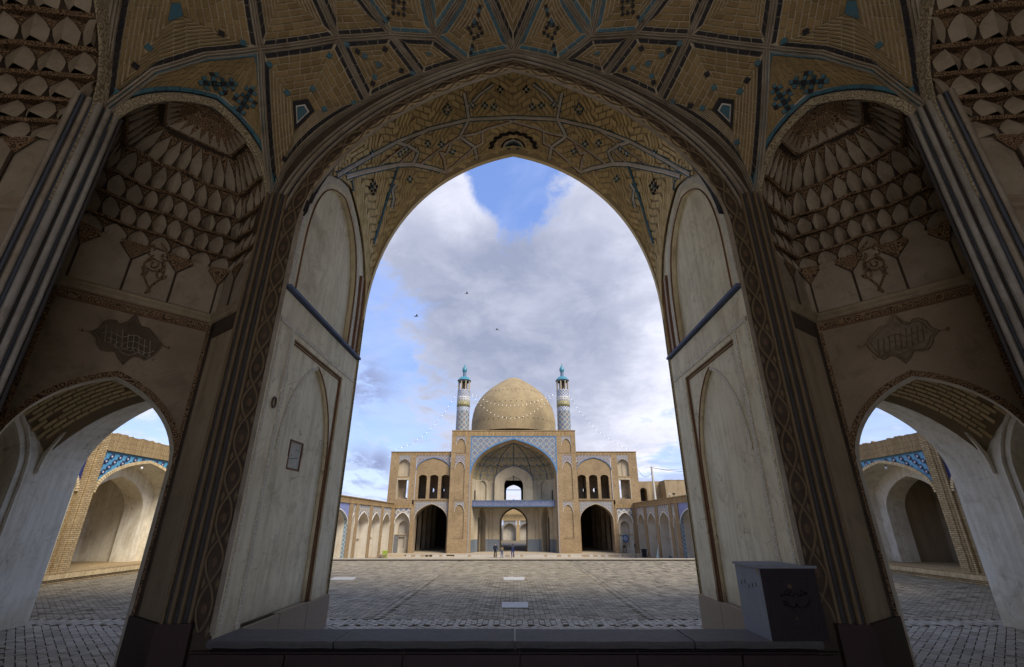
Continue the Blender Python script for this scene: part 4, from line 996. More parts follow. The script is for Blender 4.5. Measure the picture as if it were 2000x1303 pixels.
def corner_niche(mir):
    side = 'right' if mir else 'left'
    root = thing('corner_niche', f'{side} corner niche of the hall, stalactite vault over a plain bay and an open passage arch', 'niche', ((1 if mir else -1) * 1.5, 1.67, ZG)); root['kind'] = 'structure'
    B = lambda mb, n_, m_, **k: mb.build(n_, m_, root, mirror=mir, **k)
    zc = .875
    pa = arch(0, .262, .22, .541, 14, .42, .60, .16)
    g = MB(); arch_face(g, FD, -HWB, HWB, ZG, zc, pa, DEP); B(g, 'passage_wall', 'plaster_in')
    g = MB()
    for s_ in (-1, 1): g.poly([FD(s_ * HWB, ZG, DEP), FD(s_ * HWF, ZG, 0), FD(s_ * HWF, zc, 0), FD(s_ * HWB, zc, DEP)])
    B(g, 'reveal', 'plaster_reveal')
    g = MB(); arch_reveal(g, FD, pa, ZG, DEP, DEP + .075, False); B(g, 'passage_reveal', 'plaster_white')
    # brown painted borders
    pb = arch_band(MB(), FD, pa, .024, 0, 0)
    g = MB(); arch_band(g, FD, pa, .022, DEP - .001, DEP - .005, legs=ZG); B(g, 'arch_border', 'carve')
    for s_ in (-1, 1):
        g = MB(); g.fbox(FD, s_ * HWB - s_ * .0, s_ * (HWB - .016), .24, zc - .03, DEP - .004, DEP); B(g, 'corner_border', 'carve')
        a = FD(s_ * HWB, 0, DEP); b = FD(s_ * HWF, 0, 0); dv = (b - a)
        fr2 = Frame(a - V((0, 0, a.z)), dv.normalized(), (-FD.u * s_)); L = dv.length
        # brown edging on the reveal around a paler field
        g = MB(); 
        for a0, a1, z0, z1 in ((.0, .035, ZG, zc - .02), (L - .05, L, ZG, zc - .02), (.0, L, zc - .10, zc - .02)): g.fbox(fr2, a0, a1, z0, z1, .0, .0035) if s_ < 0 else g.fbox(fr2, a0, a1, z0, z1, .0, .0035)
        B(g, 'reveal_border', 'frieze')
        g = MB(); g.fbox(fr2, -.01, L * .98, ZG, ZG + .19, -.002, .014); B(g, 'base_slab', 'stone_dark') if s_ > 0 else None
    g = MB(); g.fbox(FD, -HWB, HWB, zc - .055, zc - .028, DEP - .005, DEP); B(g, 'ornament_band', 'carve')
    for z, o in ((zc - .062, .002), (zc - .022, .002)):
        g = MB(); g.fbox(FD, -HWB + .02, HWB - .02, z, z + .004, DEP - .007, DEP); B(g, 'line', 'redline')
    # cornice
    P_ = [FD(-HWF, zc, 0), FD(-HWB, zc, DEP), FD(HWB, zc, DEP), FD(HWF, zc, 0)]
    g = MB(); rows = []
    for q, z in ((0, -.020), (.010, -.012), (.012, -.004), (.022, .006), (.022, .018), (.008, .026), (0, .026)):
        rows.append([FD(-HWF + q, zc + z, 0), FD(-HWB + q, zc + z, DEP - q), FD(HWB - q, zc + z, DEP - q), FD(HWF - q, zc + z, 0)])
    g.grid(rows); B(g, 'cornice', 'plaster_reveal')
    # upper plain bays
    z1 = 1.115
    g = MB(); rr = [[FD(-HWF, z, 0), FD(-HWB, z, DEP), FD(HWB, z, DEP), FD(HWF, z, 0)] for z in (zc, z1 + .02)]; g.grid(rr); B(g, 'upper_wall', 'cell')
    U = uplan(HWF, HWB, DEP)
    divs = [0.10, .215, .30, .36, .455, .545, .64, .70, .785, .90]; divs = [.16, .285, .43, .57, .715, .84]
    for k in divs:
        p = ualong(U, k); c = ualong(U, .5); q = V((p.x, p.y - .004 if .3 < k < .7 else p.y, 0)); q.x *= .985
        g = MB(); g.tube([FD(q.x, zc + .02, q.y), FD(q.x, z1 - .06, q.y)], .0045, 5); B(g, 'dividing_line', 'cell_line')
        a, b = ualong(U, max(k - .045, 0)), ualong(U, min(k + .045, 1)); g = MB()
        A3 = [FD(a.x * .985, z1 + .02, a.y - .005), FD(b.x * .985, z1 + .02, b.y - .005), FD(b.x * .99, z1 + .0, b.y - .004), FD(q.x, z1 - .065, q.y - .004), FD(a.x * .99, z1 + .0, a.y - .004)]
        g.poly(A3); B(g, 'carved_triangle', 'carve')
        g = MB(); g.tube([A3[4], A3[3], A3[2]], .003, 4); B(g, 'cell_line', 'cell_line')
    tiers = [(z1, 1.215, 15, 0), (1.215, 1.325, 21, .5), (1.325, 1.43, 20, 0), (1.43, 1.545, 19, .5), (1.545, 1.665, 18, 0)]
    S = muqarnas(FD, NA, 0, HWF, HWB, DEP, tiers, root, mir)
    # crown ornament
    g = MB(); g.grid([[S(j / 40, z, -.02) for j in range(41)] for z in (1.665, 1.69, 1.715, 1.735)]); g.poly([S(j / 40, 1.735, -.02) for j in range(41)]); B(g, 'crown_ornament', 'carve')
    g = MB()
    for j in range(14):
        a, b, c = S(j / 14, 1.668, -.05), S((j + 1) / 14, 1.668, -.05), S((j + .5) / 14, 1.705, -.06); g.poly([a, b, c])
    B(g, 'crown_points', 'cell')
    # carved band on the face around the niche
    NB = arch(0, HWF - .001, 1.30, 1.775, 18, .5, .62, .13)
    P_ = [(NB[0][0], 1.02), (NB[0][0], 1.15)] + NB + [(NB[-1][0], 1.15), (NB[-1][0], 1.02)]
    scroll_band(FD, P_, .019, 60, root, mir, -.003)
    g = MB(); grid_o = resample([(p[0], p[1]) for p in NAo], 40); gi = resample([(p[0], p[1]) for p in NA], 40)
    g.grid([[FD(p.x, p.y, 0) for p in gi], [FD(p.x, p.y, 0) for p in grid_o]]); B(g, 'niche_face', 'rib')
    for o, mt, r in ((.026, 'rib', .004), (.034, 'tile_dark', .004)):
        NB2 = arch(0, HWF + o - .012, 1.30, 1.775 + o * .8, 18, .5, .62, .13); g = MB(); g.tube([FD(p[0], p[1], -.006) for p in NB2], r, 5); B(g, 'moulding', mt)
    g = MB(); arch_face(g, FD, -.36, .36, 1.30, 2.05, NA, .012); B(g, 'wall_over_niche', 'mortar')
    # medallions
    f = mirv if mir else (lambda p: p)
    FDp = lambda px, py, d: PP(px, py, FD.o + FD.n * d, FD.n)
    zm = lambda P: [(150 + x / 10, 600 + y / 10) for x, y in P]
    outl = zm([(1140, 120), (1240, 360), (1400, 400), (1530, 550), (1660, 720), (1560, 850), (1450, 950), (1300, 1030), (1180, 960), (1080, 950), (980, 1010), (880, 1110), (780, 990), (720, 860), (580, 860), (440, 830), (350, 700), (345, 600), (230, 470), (400, 400), (480, 280), (620, 230), (760, 250), (800, 320), (950, 290)])
    dm = DEP - .004; mt_ = 'vine' 
    pts = [FDp(x, y, dm) for x, y in outl]; c = sum(pts, V()) / len(pts)
    md = MB(); md.poly(pts); ins = [p.lerp(c, .12) - FD.n * .003 for p in pts]
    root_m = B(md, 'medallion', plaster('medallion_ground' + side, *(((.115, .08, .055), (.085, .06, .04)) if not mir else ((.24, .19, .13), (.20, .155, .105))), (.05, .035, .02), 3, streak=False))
    g = MB(); g.tube([p - FD.n * .002 for p in pts], .0022, 4, True); g.tube(ins, .0018, 4, True)
    g.build('medallion_outline', 'vine', root_m, mirror=mir)
    # interlaced script strokes
    rs = random.Random(5); g = MB()
    for k in range(9):
        x = 560 + k * 108; y = 330 + k * 42; q = zm([(x, y + rs.uniform(-30, 20)), (x - 12, y + 150), (x - 30, y + 300 + rs.uniform(-40, 60)), (x + 40, y + 360), (x + 110, y + 300)])
        g.tube([FDp(a, b, dm - .004) for a, b in q], .0016, 4)
    for y in (480, 620, 760, 860):
        q = zm([(450 + (y - 480) * .9 + i * 100, y + i * 14 + 40 * math.sin(i * 1.3 + y)) for i in range(9 if y < 800 else 6)]); g.tube([FDp(a, b, dm - .004) for a, b in q], .0016, 4)
    g.build('script_stroke', 'vine' if mir else 'rib', root_m, mirror=mir)
    g = MB()
    for (x, y) in zm([(70, 440), (1790, 790)]):
        c = FDp(x, y, dm); g.poly([c + FD.u * .009 - FD.n * .003, c + UP * .009 - FD.n * .003, c - FD.u * .009 - FD.n * .003, c - UP * .009 - FD.n * .003])
    for P_ in ([(90, 440), (230, 470)], [(1660, 740), (1770, 790)]): g.tube([FDp(a, b, dm - .001) for a, b in zm(P_)], .002, 4)
    g.build('finial', 'carve', root_m, mirror=mir)
    # upper scroll ornament between the dividing lines
    z4 = lambda P: [(180 + x / 2.961, 200 + y / 2.961) for x, y in P]
    orn = MB()
    curl = lambda cx_, cy_, r, a0, turn: [(cx_ + r * (1 - i / 14) * math.cos(a0 + turn * i * .42), cy_ + r * (1 - i / 14) * math.sin(a0 + turn * i * .42)) for i in range(13)]
    for P_ in ([(395, 808), (440, 870), (395, 850), (340, 825), (305, 850), (330, 880)], curl(345, 845, 42, 2.6, 1), curl(415, 885, 40, -.4, 1), [(395, 808), (420, 840), (445, 905)], curl(290, 960, 36, 2, -1), curl(390, 985, 40, .4, 1),
               [(350, 880), (300, 920), (290, 990), (330, 1090), (300, 1100)], [(400, 880), (415, 940), (400, 1010), (345, 1050), (305, 1095)], [(300, 920), (350, 900), (405, 930), (400, 960), (350, 975), (305, 950)], curl(350, 930, 30, 0, 1)):
        orn.tube([FDp(a, b, DEP - .006) for a, b in z4(P_)], .0042, 5)
    B(orn, 'scroll_ornament', 'carve')
    return root
corner_niche(False); corner_niche(True)

# ------------------------------------------------------------------ side niches (left and right walls of the hall)
def side_niche(mir):
    side = 'right' if mir else 'left'
    root = thing('side_niche', f'large {side} side niche of the hall with honeycomb stalactite cells', 'niche', ((1 if mir else -1) * 1.8, .2, ZG)); root['kind'] = 'structure'
    B = lambda mb, n_, m_, **k: mb.build(n_, m_, root, mirror=mir, **k)
    FS = Frame((-1.60, .2, 0), (0, 1, 0), (-1, 0, 0)); hw, hb, dep = 1.09, 1.05, .55; zc = .99
    SA = arch(0, hw, 1.42, 2.42, 20, .45, .56, .15)
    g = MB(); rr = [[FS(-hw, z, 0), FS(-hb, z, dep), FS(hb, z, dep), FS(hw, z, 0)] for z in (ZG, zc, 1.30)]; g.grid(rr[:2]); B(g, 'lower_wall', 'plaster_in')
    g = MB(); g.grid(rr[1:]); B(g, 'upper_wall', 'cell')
    g = MB(); rows = []
    for q, z in ((0, -.02), (.012, -.012), (.014, 0), (.026, .01), (.026, .024), (0, .034)): rows.append([FS(-hw + q, zc + z, 0), FS(-hb + q, zc + z, dep - q), FS(hb - q, zc + z, dep - q), FS(hw - q, zc + z, 0)])
    g.grid(rows); B(g, 'cornice', 'plaster_in')
    tiers = [(1.28, 1.385, 28, .5), (1.385, 1.49, 28, 0), (1.49, 1.595, 27, .5), (1.595, 1.70, 26, 0), (1.70, 1.81, 25, .5), (1.81, 1.92, 24, 0), (1.92, 2.04, 22, .5)]
    U = uplan(hw, hb, dep)
    for k in [i / 17 for i in range(1, 17)]:
        p = ualong(U, k); q = V((p.x * .992, p.y - .006, 0)); 
        if k < .7: continue
        g = MB(); g.tube([FS(q.x, zc + .03, q.y), FS(q.x, 1.22, q.y)], .006, 5); B(g, 'dividing_line', 'cell_line')
        a, b = ualong(U, k - .02), ualong(U, k + .02); g = MB(); g.poly([FS(a.x * .99, 1.285, a.y - .007), FS(b.x * .99, 1.285, b.y - .007), FS(q.x, 1.21, q.y - .005)]); B(g, 'carved_triangle', 'carve')
    S = muqarnas(FS, SA, 0, hw, hb, dep, tiers, root, mir, convex=1.0)
    NB = arch(0, hw + .022, 1.42, 2.44, 24, .45, .56, .15)
    scroll_band(FS, [(NB[0][0], 1.02)] + NB + [(NB[-1][0], 1.02)], .03, 80, root, mir, -.004)
    # wall face above the niche up to the vault, and the thin brick spandrel
    g = MB(); no = arch(0, hw + .10, 1.42, 2.75, 24, .45, .6, .12)
    g.grid([[FS(p[0], p[1], 0) for p in NB], [FS(p[0] * 1.0, p[1] + .02, -.0) for p in no]]); B(g, 'niche_face', 'mortar')
    for s_ in (-1, 1): g = MB(); g.poly([FS(s_ * hw, ZG, 0), FS(s_ * (hw + .12), ZG, 0), FS(s_ * (hw + .12), 1.45, 0), FS(s_ * hw, 1.45, 0)]); B(g, 'wall_face', 'frieze')
    for o, mt, r in ((.055, 'rib', .007), (.075, 'tile_dark', .006), (.09, 'tile_blue', .009)):
        A3 = arch(0, hw + o, 1.42, 2.44 + o, 24, .45, .56, .15); g = MB(); g.tube([FS(p[0], p[1], -.008) for p in A3], r, 5); B(g, 'moulding', mt)
    # back parts of the hall behind the camera: second corner and rear wall, its wide opening put in for light
    g = MB(); g.poly([V((-1.60, -.93, ZG)), V((-1.48, -1.40, ZG)), V((-1.48, -1.40, 2.3)), V((-1.60, -.93, 2.3))])
    B(g, 'rear_wall', 'plaster_in')
side_niche(False); side_niche(True)
g = MB(); FB = Frame((0, -1.40, 0), (1, 0, 0), (0, -1, 0)); arch_face(g, FB, -1.5, 1.5, ZG, 3.0, arch(0, 1.42, 1.35, 2.75, 12)); g.build('rear_wall', 'plaster_in', kind='structure')  # unseen rear arch, made this wide to let light into the hall
g = MB(); g.box(-1.6, 1.6, -1.45, Y1, ZG - .1, ZG - .004); g.build('hall_floor', 'rib_lit', kind='structure')  # unseen floor, given a pale colour to bounce light up to the vault

# ------------------------------------------------------------------ moulded pillars between wall and niches
def pillar(plan, root_label, loc, top, profile, mir, base_h=.20):
    """upright mouldings: profile = (position along plan, out, width, material)"""
    root = thing('moulded_pillar', root_label, 'pillar', ((-loc[0] if mir else loc[0]), loc[1], ZG)); root['kind'] = 'structure'
    a, b = V((*plan[0], 0)), V((*plan[1], 0)); d = (b - a).normalized(); n = V((d.y, -d.x, 0)); L = (b - a).length
    n = -n if n.dot(a) > 0 else n
    g = MB(); g.grid([[a + UP * z, b + UP * z] for z in (ZG, top)]); g.build('shaft', 'frieze', root, mirror=mir)
    for k, o, w_, mt in profile:
        c = a + d * (L * k); g = MB(); path = [c + UP * (ZG + base_h), c + UP * .4, c + UP * 1.0, c + UP * top]
        g.sweep(path, [n] * 4, [(-w_, -.002), (-w_ * .75, o * .8), (-w_ * .25, o), (w_ * .25, o), (w_ * .75, o * .8), (w_, -.002)]); g.build('moulding', mt, root, mirror=mir)
    g = MB(); p = [a - d * .01 + n * .022, b + d * .01 + n * .022, b + d * .01 - n * .01, a - d * .01 - n * .01]
    g.hexa([q + UP * ZG for q in p] + [q + UP * (ZG + base_h) for q in p]); g.build('base_block', 'stone_dark', root, mirror=mir)
    return root
for mir in (False, True):
    s_ = 'right' if mir else 'left'
    pillar([(-1.075, Y1 - .004), (-1.165, Y1 - .014)], f'dark fluted pillar {s_} of the great opening, between frieze and corner niche', (-1.12, Y1), 1.44,
           [(.06, .012, .007, 'vine'), (.22, .010, .008, 'rib_groove'), (.38, .020, .007, 'vine'), (.54, .010, .007, 'rib_groove'), (.70, .022, .008, 'vine'), (.86, .008, .007, 'rib_groove'), (.98, .018, .007, 'vine')], mir)
    pillar([(-1.575, 1.352), (-1.605, 1.285)], f'pale striped pillar between the {s_} corner niche and the {s_} side niche', (-1.59, 1.32), 1.48,
           [(-.35, .010, .007, 'rib_groove'), (-.12, .018, .009, 'rib_pale'), (.10, .012, .006, 'groove_blue'), (.30, .024, .011, 'rib_pale'), (.50, .014, .007, 'rib_groove'), (.72, .026, .013, 'rib_pale'), (.95, .014, .008, 'groove_blue'), (1.15, .02, .009, 'rib'), (1.4, .014, .007, 'groove_blue'), (1.6, .018, .008, 'rib')], mir)

# ================================================================== side bays of the portal (seen through the passages)
SC, SR, SZ = V((-1.9, 1.95, 0)), 1.11, -.21
def sail(x, y): return SZ + math.sqrt(max(SR * SR - (x - SC.x) ** 2 - (y - SC.y) ** 2, .01))
def side_bay(mir):
    side = 'right' if mir else 'left'
    root = thing('passage_bay', f'white plastered bay beyond the {side} passage arch, with a brick sail vault', 'bay', ((1 if mir else -1) * 1.9, 1.95, ZG)); root['kind'] = 'structure'
    B = lambda mb, n_, m_, **k: mb.build(n_, m_, root, mirror=mir, **k)
    FO = Frame((0, 2.60, 0), (1, 0, 0), (0, 1, 0)); oa = arch(-1.87, .73, .24, .80, 16, .45, .60, .15)
    g = MB(); arch_face(g, FO, -2.75, -1.06, ZG, 1.3, oa); B(g, 'inner_face', 'plaster_white')
    g = MB(); arch_reveal(g, FO, oa, ZG, 0, .26, False); B(g, 'arch_soffit', 'plaster_white')
    g = MB(); arch_face(g, FO, -4.1, -1.06, ZG, 1.62, oa, .26); B(g, 'outer_face', 'brick_near')
    FWs = Frame((-2.60, 0, 0), (0, 1, 0), (-1, 0, 0)); wa = arch(1.93, .56, .24, .72, 14, .45, .6, .15)
    g = MB(); arch_face(g, FWs, .9, 2.598, ZG, 1.3, wa); arch_reveal(g, FWs, wa, -.25, 0, .08, True); arch_fill(g, FWs, wa, -.25, .08)
    g.poly([FWs(wa[0][0], ZG, 0), FWs(wa[-1][0], ZG, 0), FWs(wa[-1][0], -.25, 0), FWs(wa[0][0], -.25, 0)]); B(g, 'side_wall', 'plaster_white')
    wb = arch(1.93, .60, .24, .76, 14, .45, .6, .15)
    g = MB(); g.tube([FWs(wb[-1][0], -.25, -.004)] + [FWs(p[0], p[1], -.004) for p in wb[::-1]], .010, 6); B(g, 'arch_roll', 'plaster_white')
    g = MB(); g.tube([FO(p[0], p[1], -.004) for p in arch(-1.87, .725, .24, .81, 16, .45, .60, .15)[:17]], .010, 6); B(g, 'arch_roll', 'plaster_white')
    g = MB(); n = 24; xs = [-2.62 + 1.5 * i / n for i in range(n + 1)]; ys = [1.2 + 1.42 * i / n for i in range(n + 1)]
    for i in range(n):
        for j in range(n):
            q = [V((x, y, sail(x, y) + .004)) for x, y in ((xs[i], ys[j]), (xs[i + 1], ys[j]), (xs[i + 1], ys[j + 1]), (xs[i], ys[j + 1]))]
            if ((q[0] + q[2]) / 2 - FD.o).dot(FD.n) > DEP + .05: g.poly(q)
    B(g, 'bay_vault', 'mortar_dark')
    # bricks of the web
    its = []; bw, bh = .062, .021
    for r in range(int(1.4 / bh)):
        y = 1.2 + r * bh; off = (r % 2) * .5 + random.uniform(-.15, .15)
        for c in range(-1, int(1.45 / bw) + 1):
            x = -2.60 + (c + off) * bw; l = bw - .006
            if x < -2.6 or x + l > -1.2 or y > 2.60: continue
            tl = .02 * (x + 1.9)
            q = [V((x, y + tl, 0)), V((x + l, y + tl, 0)), V((x + l, y + bh - .007 + tl, 0)), V((x, y + bh - .007 + tl, 0))]
            q = [V((p.x, p.y, sail(p.x, p.y))) for p in q]; cc = sum(q, V()) / 4; nrm = (V((SC.x, SC.y, SZ)) - cc).normalized(); h = .008 + random.uniform(-.002, .002)
            if random.random() < .04 or (cc - FD.o).dot(FD.n) < DEP + .09: continue
            its.append(([tuple(p) for p in q] + [tuple(p + nrm * h) for p in q], 'bay_brick', cc))
    pieces_out(its, 150, 'brick', root, lambda it: abs(it[2].x + 2.25) + abs(it[2].y - 2.4), keep=lambda it: it[2].y > 2.1 and it[2].x < -1.9, mirror=mir)
    for P_ in ([(-2.6, .34), (-2.6, .34)],):
        pass
    # back wall of the bay towards the hall and outer roof
    g = MB(); g.box(-4.1, -1.14, 2.05, 2.87, 1.3, 1.62); g.box(-4.1, -2.3, .6, 2.05, 1.3, 1.62); B(g, 'roof', 'wall_mud')
    g = MB()
    a, b = FD(HWB, 0, DEP + .075), FD(HWB + .2, 0, DEP + .55)
    g.poly([V((a.x + .02, a.y, ZG)), V((-1.14, 2.61, ZG)), V((-1.14, 2.61, 1.3)), V((a.x + .02, a.y, 1.3))])
    B(g, 'inner_wall', 'plaster_white')
    g = MB(); F2 = Frame(FD.o, FD.u, FD.n); arch_face(g, F2, -1.36, HWB + .02, ZG, 1.25, arch(0, .262, .22, .541, 14, .42, .60, .16), DEP + .075); B(g, 'passage_outer_face', 'plaster_white')
side_bay(False); side_bay(True)
# ================================================================== tile materials of the mosque
M['t_main'] = lattice('portal_mosaic', .95, (.36, .30, .195), (.09, .16, .27), (.17, .14, .155), (.12, .21, .33), .085, .19, dirt=.35)
M['t_red'] = lattice('wing_mosaic', .52, (.38, .34, .26), (.07, .09, .16), (.26, .12, .07), (.12, .16, .24), .09, .22)
M['t_grey'] = lattice('grey_mosaic', .42, (.36, .32, .25), (.12, .15, .20), (.17, .18, .23), (.24, .22, .20), .09, .2)
M['t_band'] = lattice('inscription_band', .30, (.13, .15, .22), (.03, .05, .14), (.05, .08, .18), (.04, .06, .16), .10, .26, diag=False)
M['t_arcade'] = lattice('arcade_mosaic', .80, (.50, .46, .38), (.12, .17, .26), (.12, .13, .20), (.30, .27, .22), .12, .2)
M['t_blue'] = lattice('cobalt_mosaic', .36, (.30, .32, .48), (.10, .13, .38), (.16, .30, .48), (.13, .16, .42), .09, .2)
M['t_rope'] = lattice('rope_mosaic', .42, (.55, .50, .38), (.05, .22, .36), (.05, .08, .22), (.06, .28, .42), .08, .26)
M['t_dado'] = lattice('dado_mosaic', .30, (.15, .17, .18), (.10, .13, .16), (.08, .11, .15), (.12, .14, .16), .08, .2, dirt=.3)
M['t_edge'] = plain('turquoise_edging', (.08, .19, .34), (.06, .14, .26), 3, .4)
M['t_minaret'] = lattice('minaret_lattice', .86, (.46, .37, .22), (.13, .16, .22), (.07, .06, .09), (.09, .19, .28), .08, .18, uv=True)
M['t_min_blue'] = lattice('minaret_diamonds', .50, (.56, .56, .55), (.06, .09, .20), (.06, .09, .20), (.08, .15, .26), .15, .14, uv=True)
M['t_min_ochre'] = lattice('minaret_script', .40, (.36, .31, .13), (.14, .16, .10), (.20, .18, .07), (.10, .12, .10), .14, .2, uv=True, diag=False)
M['t_min_white'] = lattice('minaret_scallops', .45, (.66, .64, .58), (.50, .48, .40), (.16, .22, .34), (.60, .58, .50), .12, .26, uv=True, diag=False)
M['iwan_vault'] = lattice('iwan_vault_mosaic', 1.1, (.14, .13, .10), (.27, .21, .115), (.10, .12, .12), (.23, .18, .095), .035, .15)
M['cap_tile'] = plain('turquoise_cap', (.05, .22, .28), (.04, .15, .20), 3, .35, .5)
M['cap_band'] = plain('blue_white_cap', (.10, .16, .22), (.05, .08, .13), 2, .4, .5)
K2 = W  # metres to units
mm = 1 / W

# ================================================================== near side arcades, seen through the passages
def near_arcade(mir):
    side = 'right' if mir else 'left'
    root = thing('near_arcade', f'brick arcade with turquoise star tiles seen through the {side} passage', 'arcade', ((1 if mir else -1) * XA, 5.3, ZG))
    B = lambda mb, n_, m_, **k: mb.build(n_, m_, root, mirror=mir, **k)
    FA = Frame((-XA, 0, 0), (0, 1, 0), (-1, 0, 0)); ztop, zt0 = .835, .665; zk = ZG + .085
    for bi, (ac, hw, p0, p1) in enumerate(((5.35, .60, 4.72, 5.98), (3.98, .55, 3.38, 4.56), (6.75, .60, 6.12, 7.38))):
        A = arch(ac, hw, .26, .605, 16, .45, .60, .14)
        g = MB(); arch_face(g, FA, p0, p1, zk, zt0 + .002, A, .012)      # spandrel ground
        mt = 'tile_turq'
        g2 = MB()
        for p, q in zip(A, A[1:]): g2.poly([FA(p[0], p[1], .012), FA(q[0], q[1], .012), FA(q[0], zt0, .012), FA(p[0], zt0, .012)])
        for e0, e1 in ((p0, A[0][0]), (A[-1][0], p1)):
            if e1 > e0: g2.poly([FA(e0, .26, .012), FA(e1, .26, .012), FA(e1, zt0, .012), FA(e0, zt0, .012)])
        sp = B(g2, 'tile_spandrel', 'tile_turq' if bi == 0 else 'tile_navy')
        g = MB()
        for e0, e1 in ((p0, A[0][0]), (A[-1][0], p1)): g.poly([FA(e0, zk, .012), FA(e1, zk, .012), FA(e1, .26, .012), FA(e0, .26, .012)])
        B(g, 'pier_inner', 'brick_near')
        g = MB(); arch_reveal(g, FA, A, zk, .012, .30, False); B(g, 'vault_reveal', 'plaster_white')
        # rim of standing bricks
        g = MB(); P_ = resample([(p[0], p[1]) for p in A], 60)
        for i in range(60):
            a, b = P_[i], P_[i + 1]; d = (b - a).normalized(); nx = V((-d.y, d.x, 0)); a2, b2 = a.lerp(b, .08), a.lerp(b, .92); c_, e_ = b2 + nx * .030, a2 + nx * .030
            g.slab([FA(a2.x, a2.y, .010), FA(b2.x, b2.y, .010), FA(c_.x, c_.y, .010), FA(e_.x, e_.y, .010)], -FA.n, .016)
        B(g, 'rim_brick', 'bay_brick', kind='stuff')
        if bi == 0:    # star tiles
            mbs = {'tile_navy': MB(), 'tile_white': MB(), 'tile_dark': MB()}; st = .104; s_ = .0175
            inside = lambda a, z: p0 + .02 < a < p1 - .02 and z < zt0 - .02 and z > .05 + (0 if abs(a - ac) > hw else 0) and (z > .05) and not (abs(a - ac) < arch_w(A, ac, z) + .04 * (1 if z < .6 else 1) or z < .27)
            for r in range(9):
                for c in range(-9, 10):
                    a = ac + (c + .5 * (r % 2)) * st; z = zt0 - .05 - r * st * .5
                    for da, dz, m_ in ((0, 0, 'tile_white'), (1, 0, 'tile_navy'), (-1, 0, 'tile_navy'), (0, 1, 'tile_navy'), (0, -1, 'tile_navy'), (1.0, 1.0, 'tile_dark'), (-1, -1, 'tile_dark'), (2, 1, 'tile_navy'), (-2, -1, 'tile_navy')):
                        if abs(da) == 2 and r % 2: continue
                        x, y = a + da * s_, z + dz * s_
                        if inside(x, y) and inside(x, y - .02) and abs(dz) + abs(da) < 2.5:
                            h = s_ * .46; mbs[m_].slab([FA(x - h, y - h, .011), FA(x + h, y - h, .011), FA(x + h, y + h, .011), FA(x - h, y + h, .011)], -FA.n, .005)
            for k, mb in mbs.items(): mb.build('star_tile', k, sp, kind='stuff', mirror=mir)
            g = MB(); 
            for (a0, a1, z0, z1) in ((p0, p1, zt0 - .016, zt0),): g.fbox(FA, a0, a1, z0, z1, .004, .012)
            g.build('tile_border', 'tile_blue', sp, mirror=mir)
        # inside the bay: inner arch and back wall
        iA = arch(ac + .05, hw * .72, .10, .47, 14, .45, .6, .14)
        g = MB(); arch_face(g, FA, ac - hw, ac + hw, zk, .66, iA, .30); arch_reveal(g, FA, iA, zk, .30, .52, False); B(g, 'inner_arch', 'plaster_white')
        g = MB(); g.poly([FA(ac - hw, zk, .95), FA(ac + hw + .3, zk, .95), FA(ac + hw + .3, .7, .95), FA(ac - hw, .7, .95)]); g.poly([FA(ac + .55, zk, .5), FA(ac + .55, zk, .95), FA(ac + .55, .7, .95), FA(ac + .55, .7, .5)]); g.poly([FA(ac - hw * .8, zk, .5), FA(ac - hw * .8, zk, .95), FA(ac - hw * .8, .7, .95), FA(ac - hw * .8, .7, .5)])
        g.poly([FA(ac - hw, .6, .3), FA(ac + hw, .6, .3), FA(ac + hw, .5, 1.0), FA(ac - hw, .5, 1.0)])
        B(g, 'back_wall', 'plaster_white' if not mir else 'plaster_far')
        g = MB(); g.fbox(FA, ac - .5, ac + .5, .115, .125, .93, .949); g.fbox(FA, ac + .02, ac + .04, zk, .5, .94, .949); B(g, 'wall_ledge', 'plaster_far')
        if bi == 0:
            c = FA(ac - .02, .56, .10); 
    # piers, with half round grooves
    for p0, p1 in ((4.56, 4.72), (5.98, 6.12), (3.2, 3.38)):
        g = MB()
        for k in range(9):
            a0, a1 = p0 + (p1 - p0) * k / 9, p0 + (p1 - p0) * (k + 1) / 9
        prof = [(p0, .012), (p0, -.012), (p0 + .025, -.012), (p0 + .03, .006), (p0 + .045, -.012), (p0 + .06, -.006), (p0 + .068, .010), (p0 + .08, -.010), (p1, -.014), (p1, .012)]
        g.grid([[FA(a, zk, d) for a, d in prof], [FA(a, ztop - .0, d) for a, d in prof]]); B(g, 'pier', 'brick_near')
    g = MB(); g.fbox(FA, 3.2, 7.4, zt0, ztop, -.008, .4); B(g, 'parapet', 'brick_soldier')
    g = MB(); k = 3.2
    while k < 7.4:
        if random.random() < .55: g.fbox(FA, k, k + random.uniform(.02, .05), ztop, ztop + random.uniform(.006, .016), 0, .03)
        k += .05
    B(g, 'loose_brick', 'brick_near', kind='stuff')
    g = MB(); g.fbox(FA, 3.2, 7.4, ZG - .02, zk - .045, -.04, .6); g.fbox(FA, 3.2, 7.4, zk - .012, zk, -.05, 1.0); B(g, 'plinth', 'brick_near')
    g = MB(); k = 3.2
    while k < 7.4: g.fbox(FA, k, k + .017, zk - .048, zk - .012, -.055, .05); k += .021
    B(g, 'plinth_brick', 'bay_brick', kind='stuff')
    g = MB(); g.fbox(FA, 2.86, 3.2, ZG, 1.6, -.0, .4); g.fbox(FA, 7.38, 7.6, ZC, ztop, 0, 1.0); B(g, 'end_wall', 'brick_near')
    # hanging bulb
    c = PP(1729 if mir else 275, 914, V(((XA if mir else -XA), 0, 0)), V((1, 0, 0))); 
    lb = thing('hanging_bulb', f'white bulb hanging under the arch of the {side} near arcade', 'light bulb', c)
    g = MB(); g.lathe([(.001, .016), (.008, .012), (.013, 0), (.010, -.012), (.001, -.018)], c, 10); g.build('bulb', 'glass_bulb', lb, smooth=True)
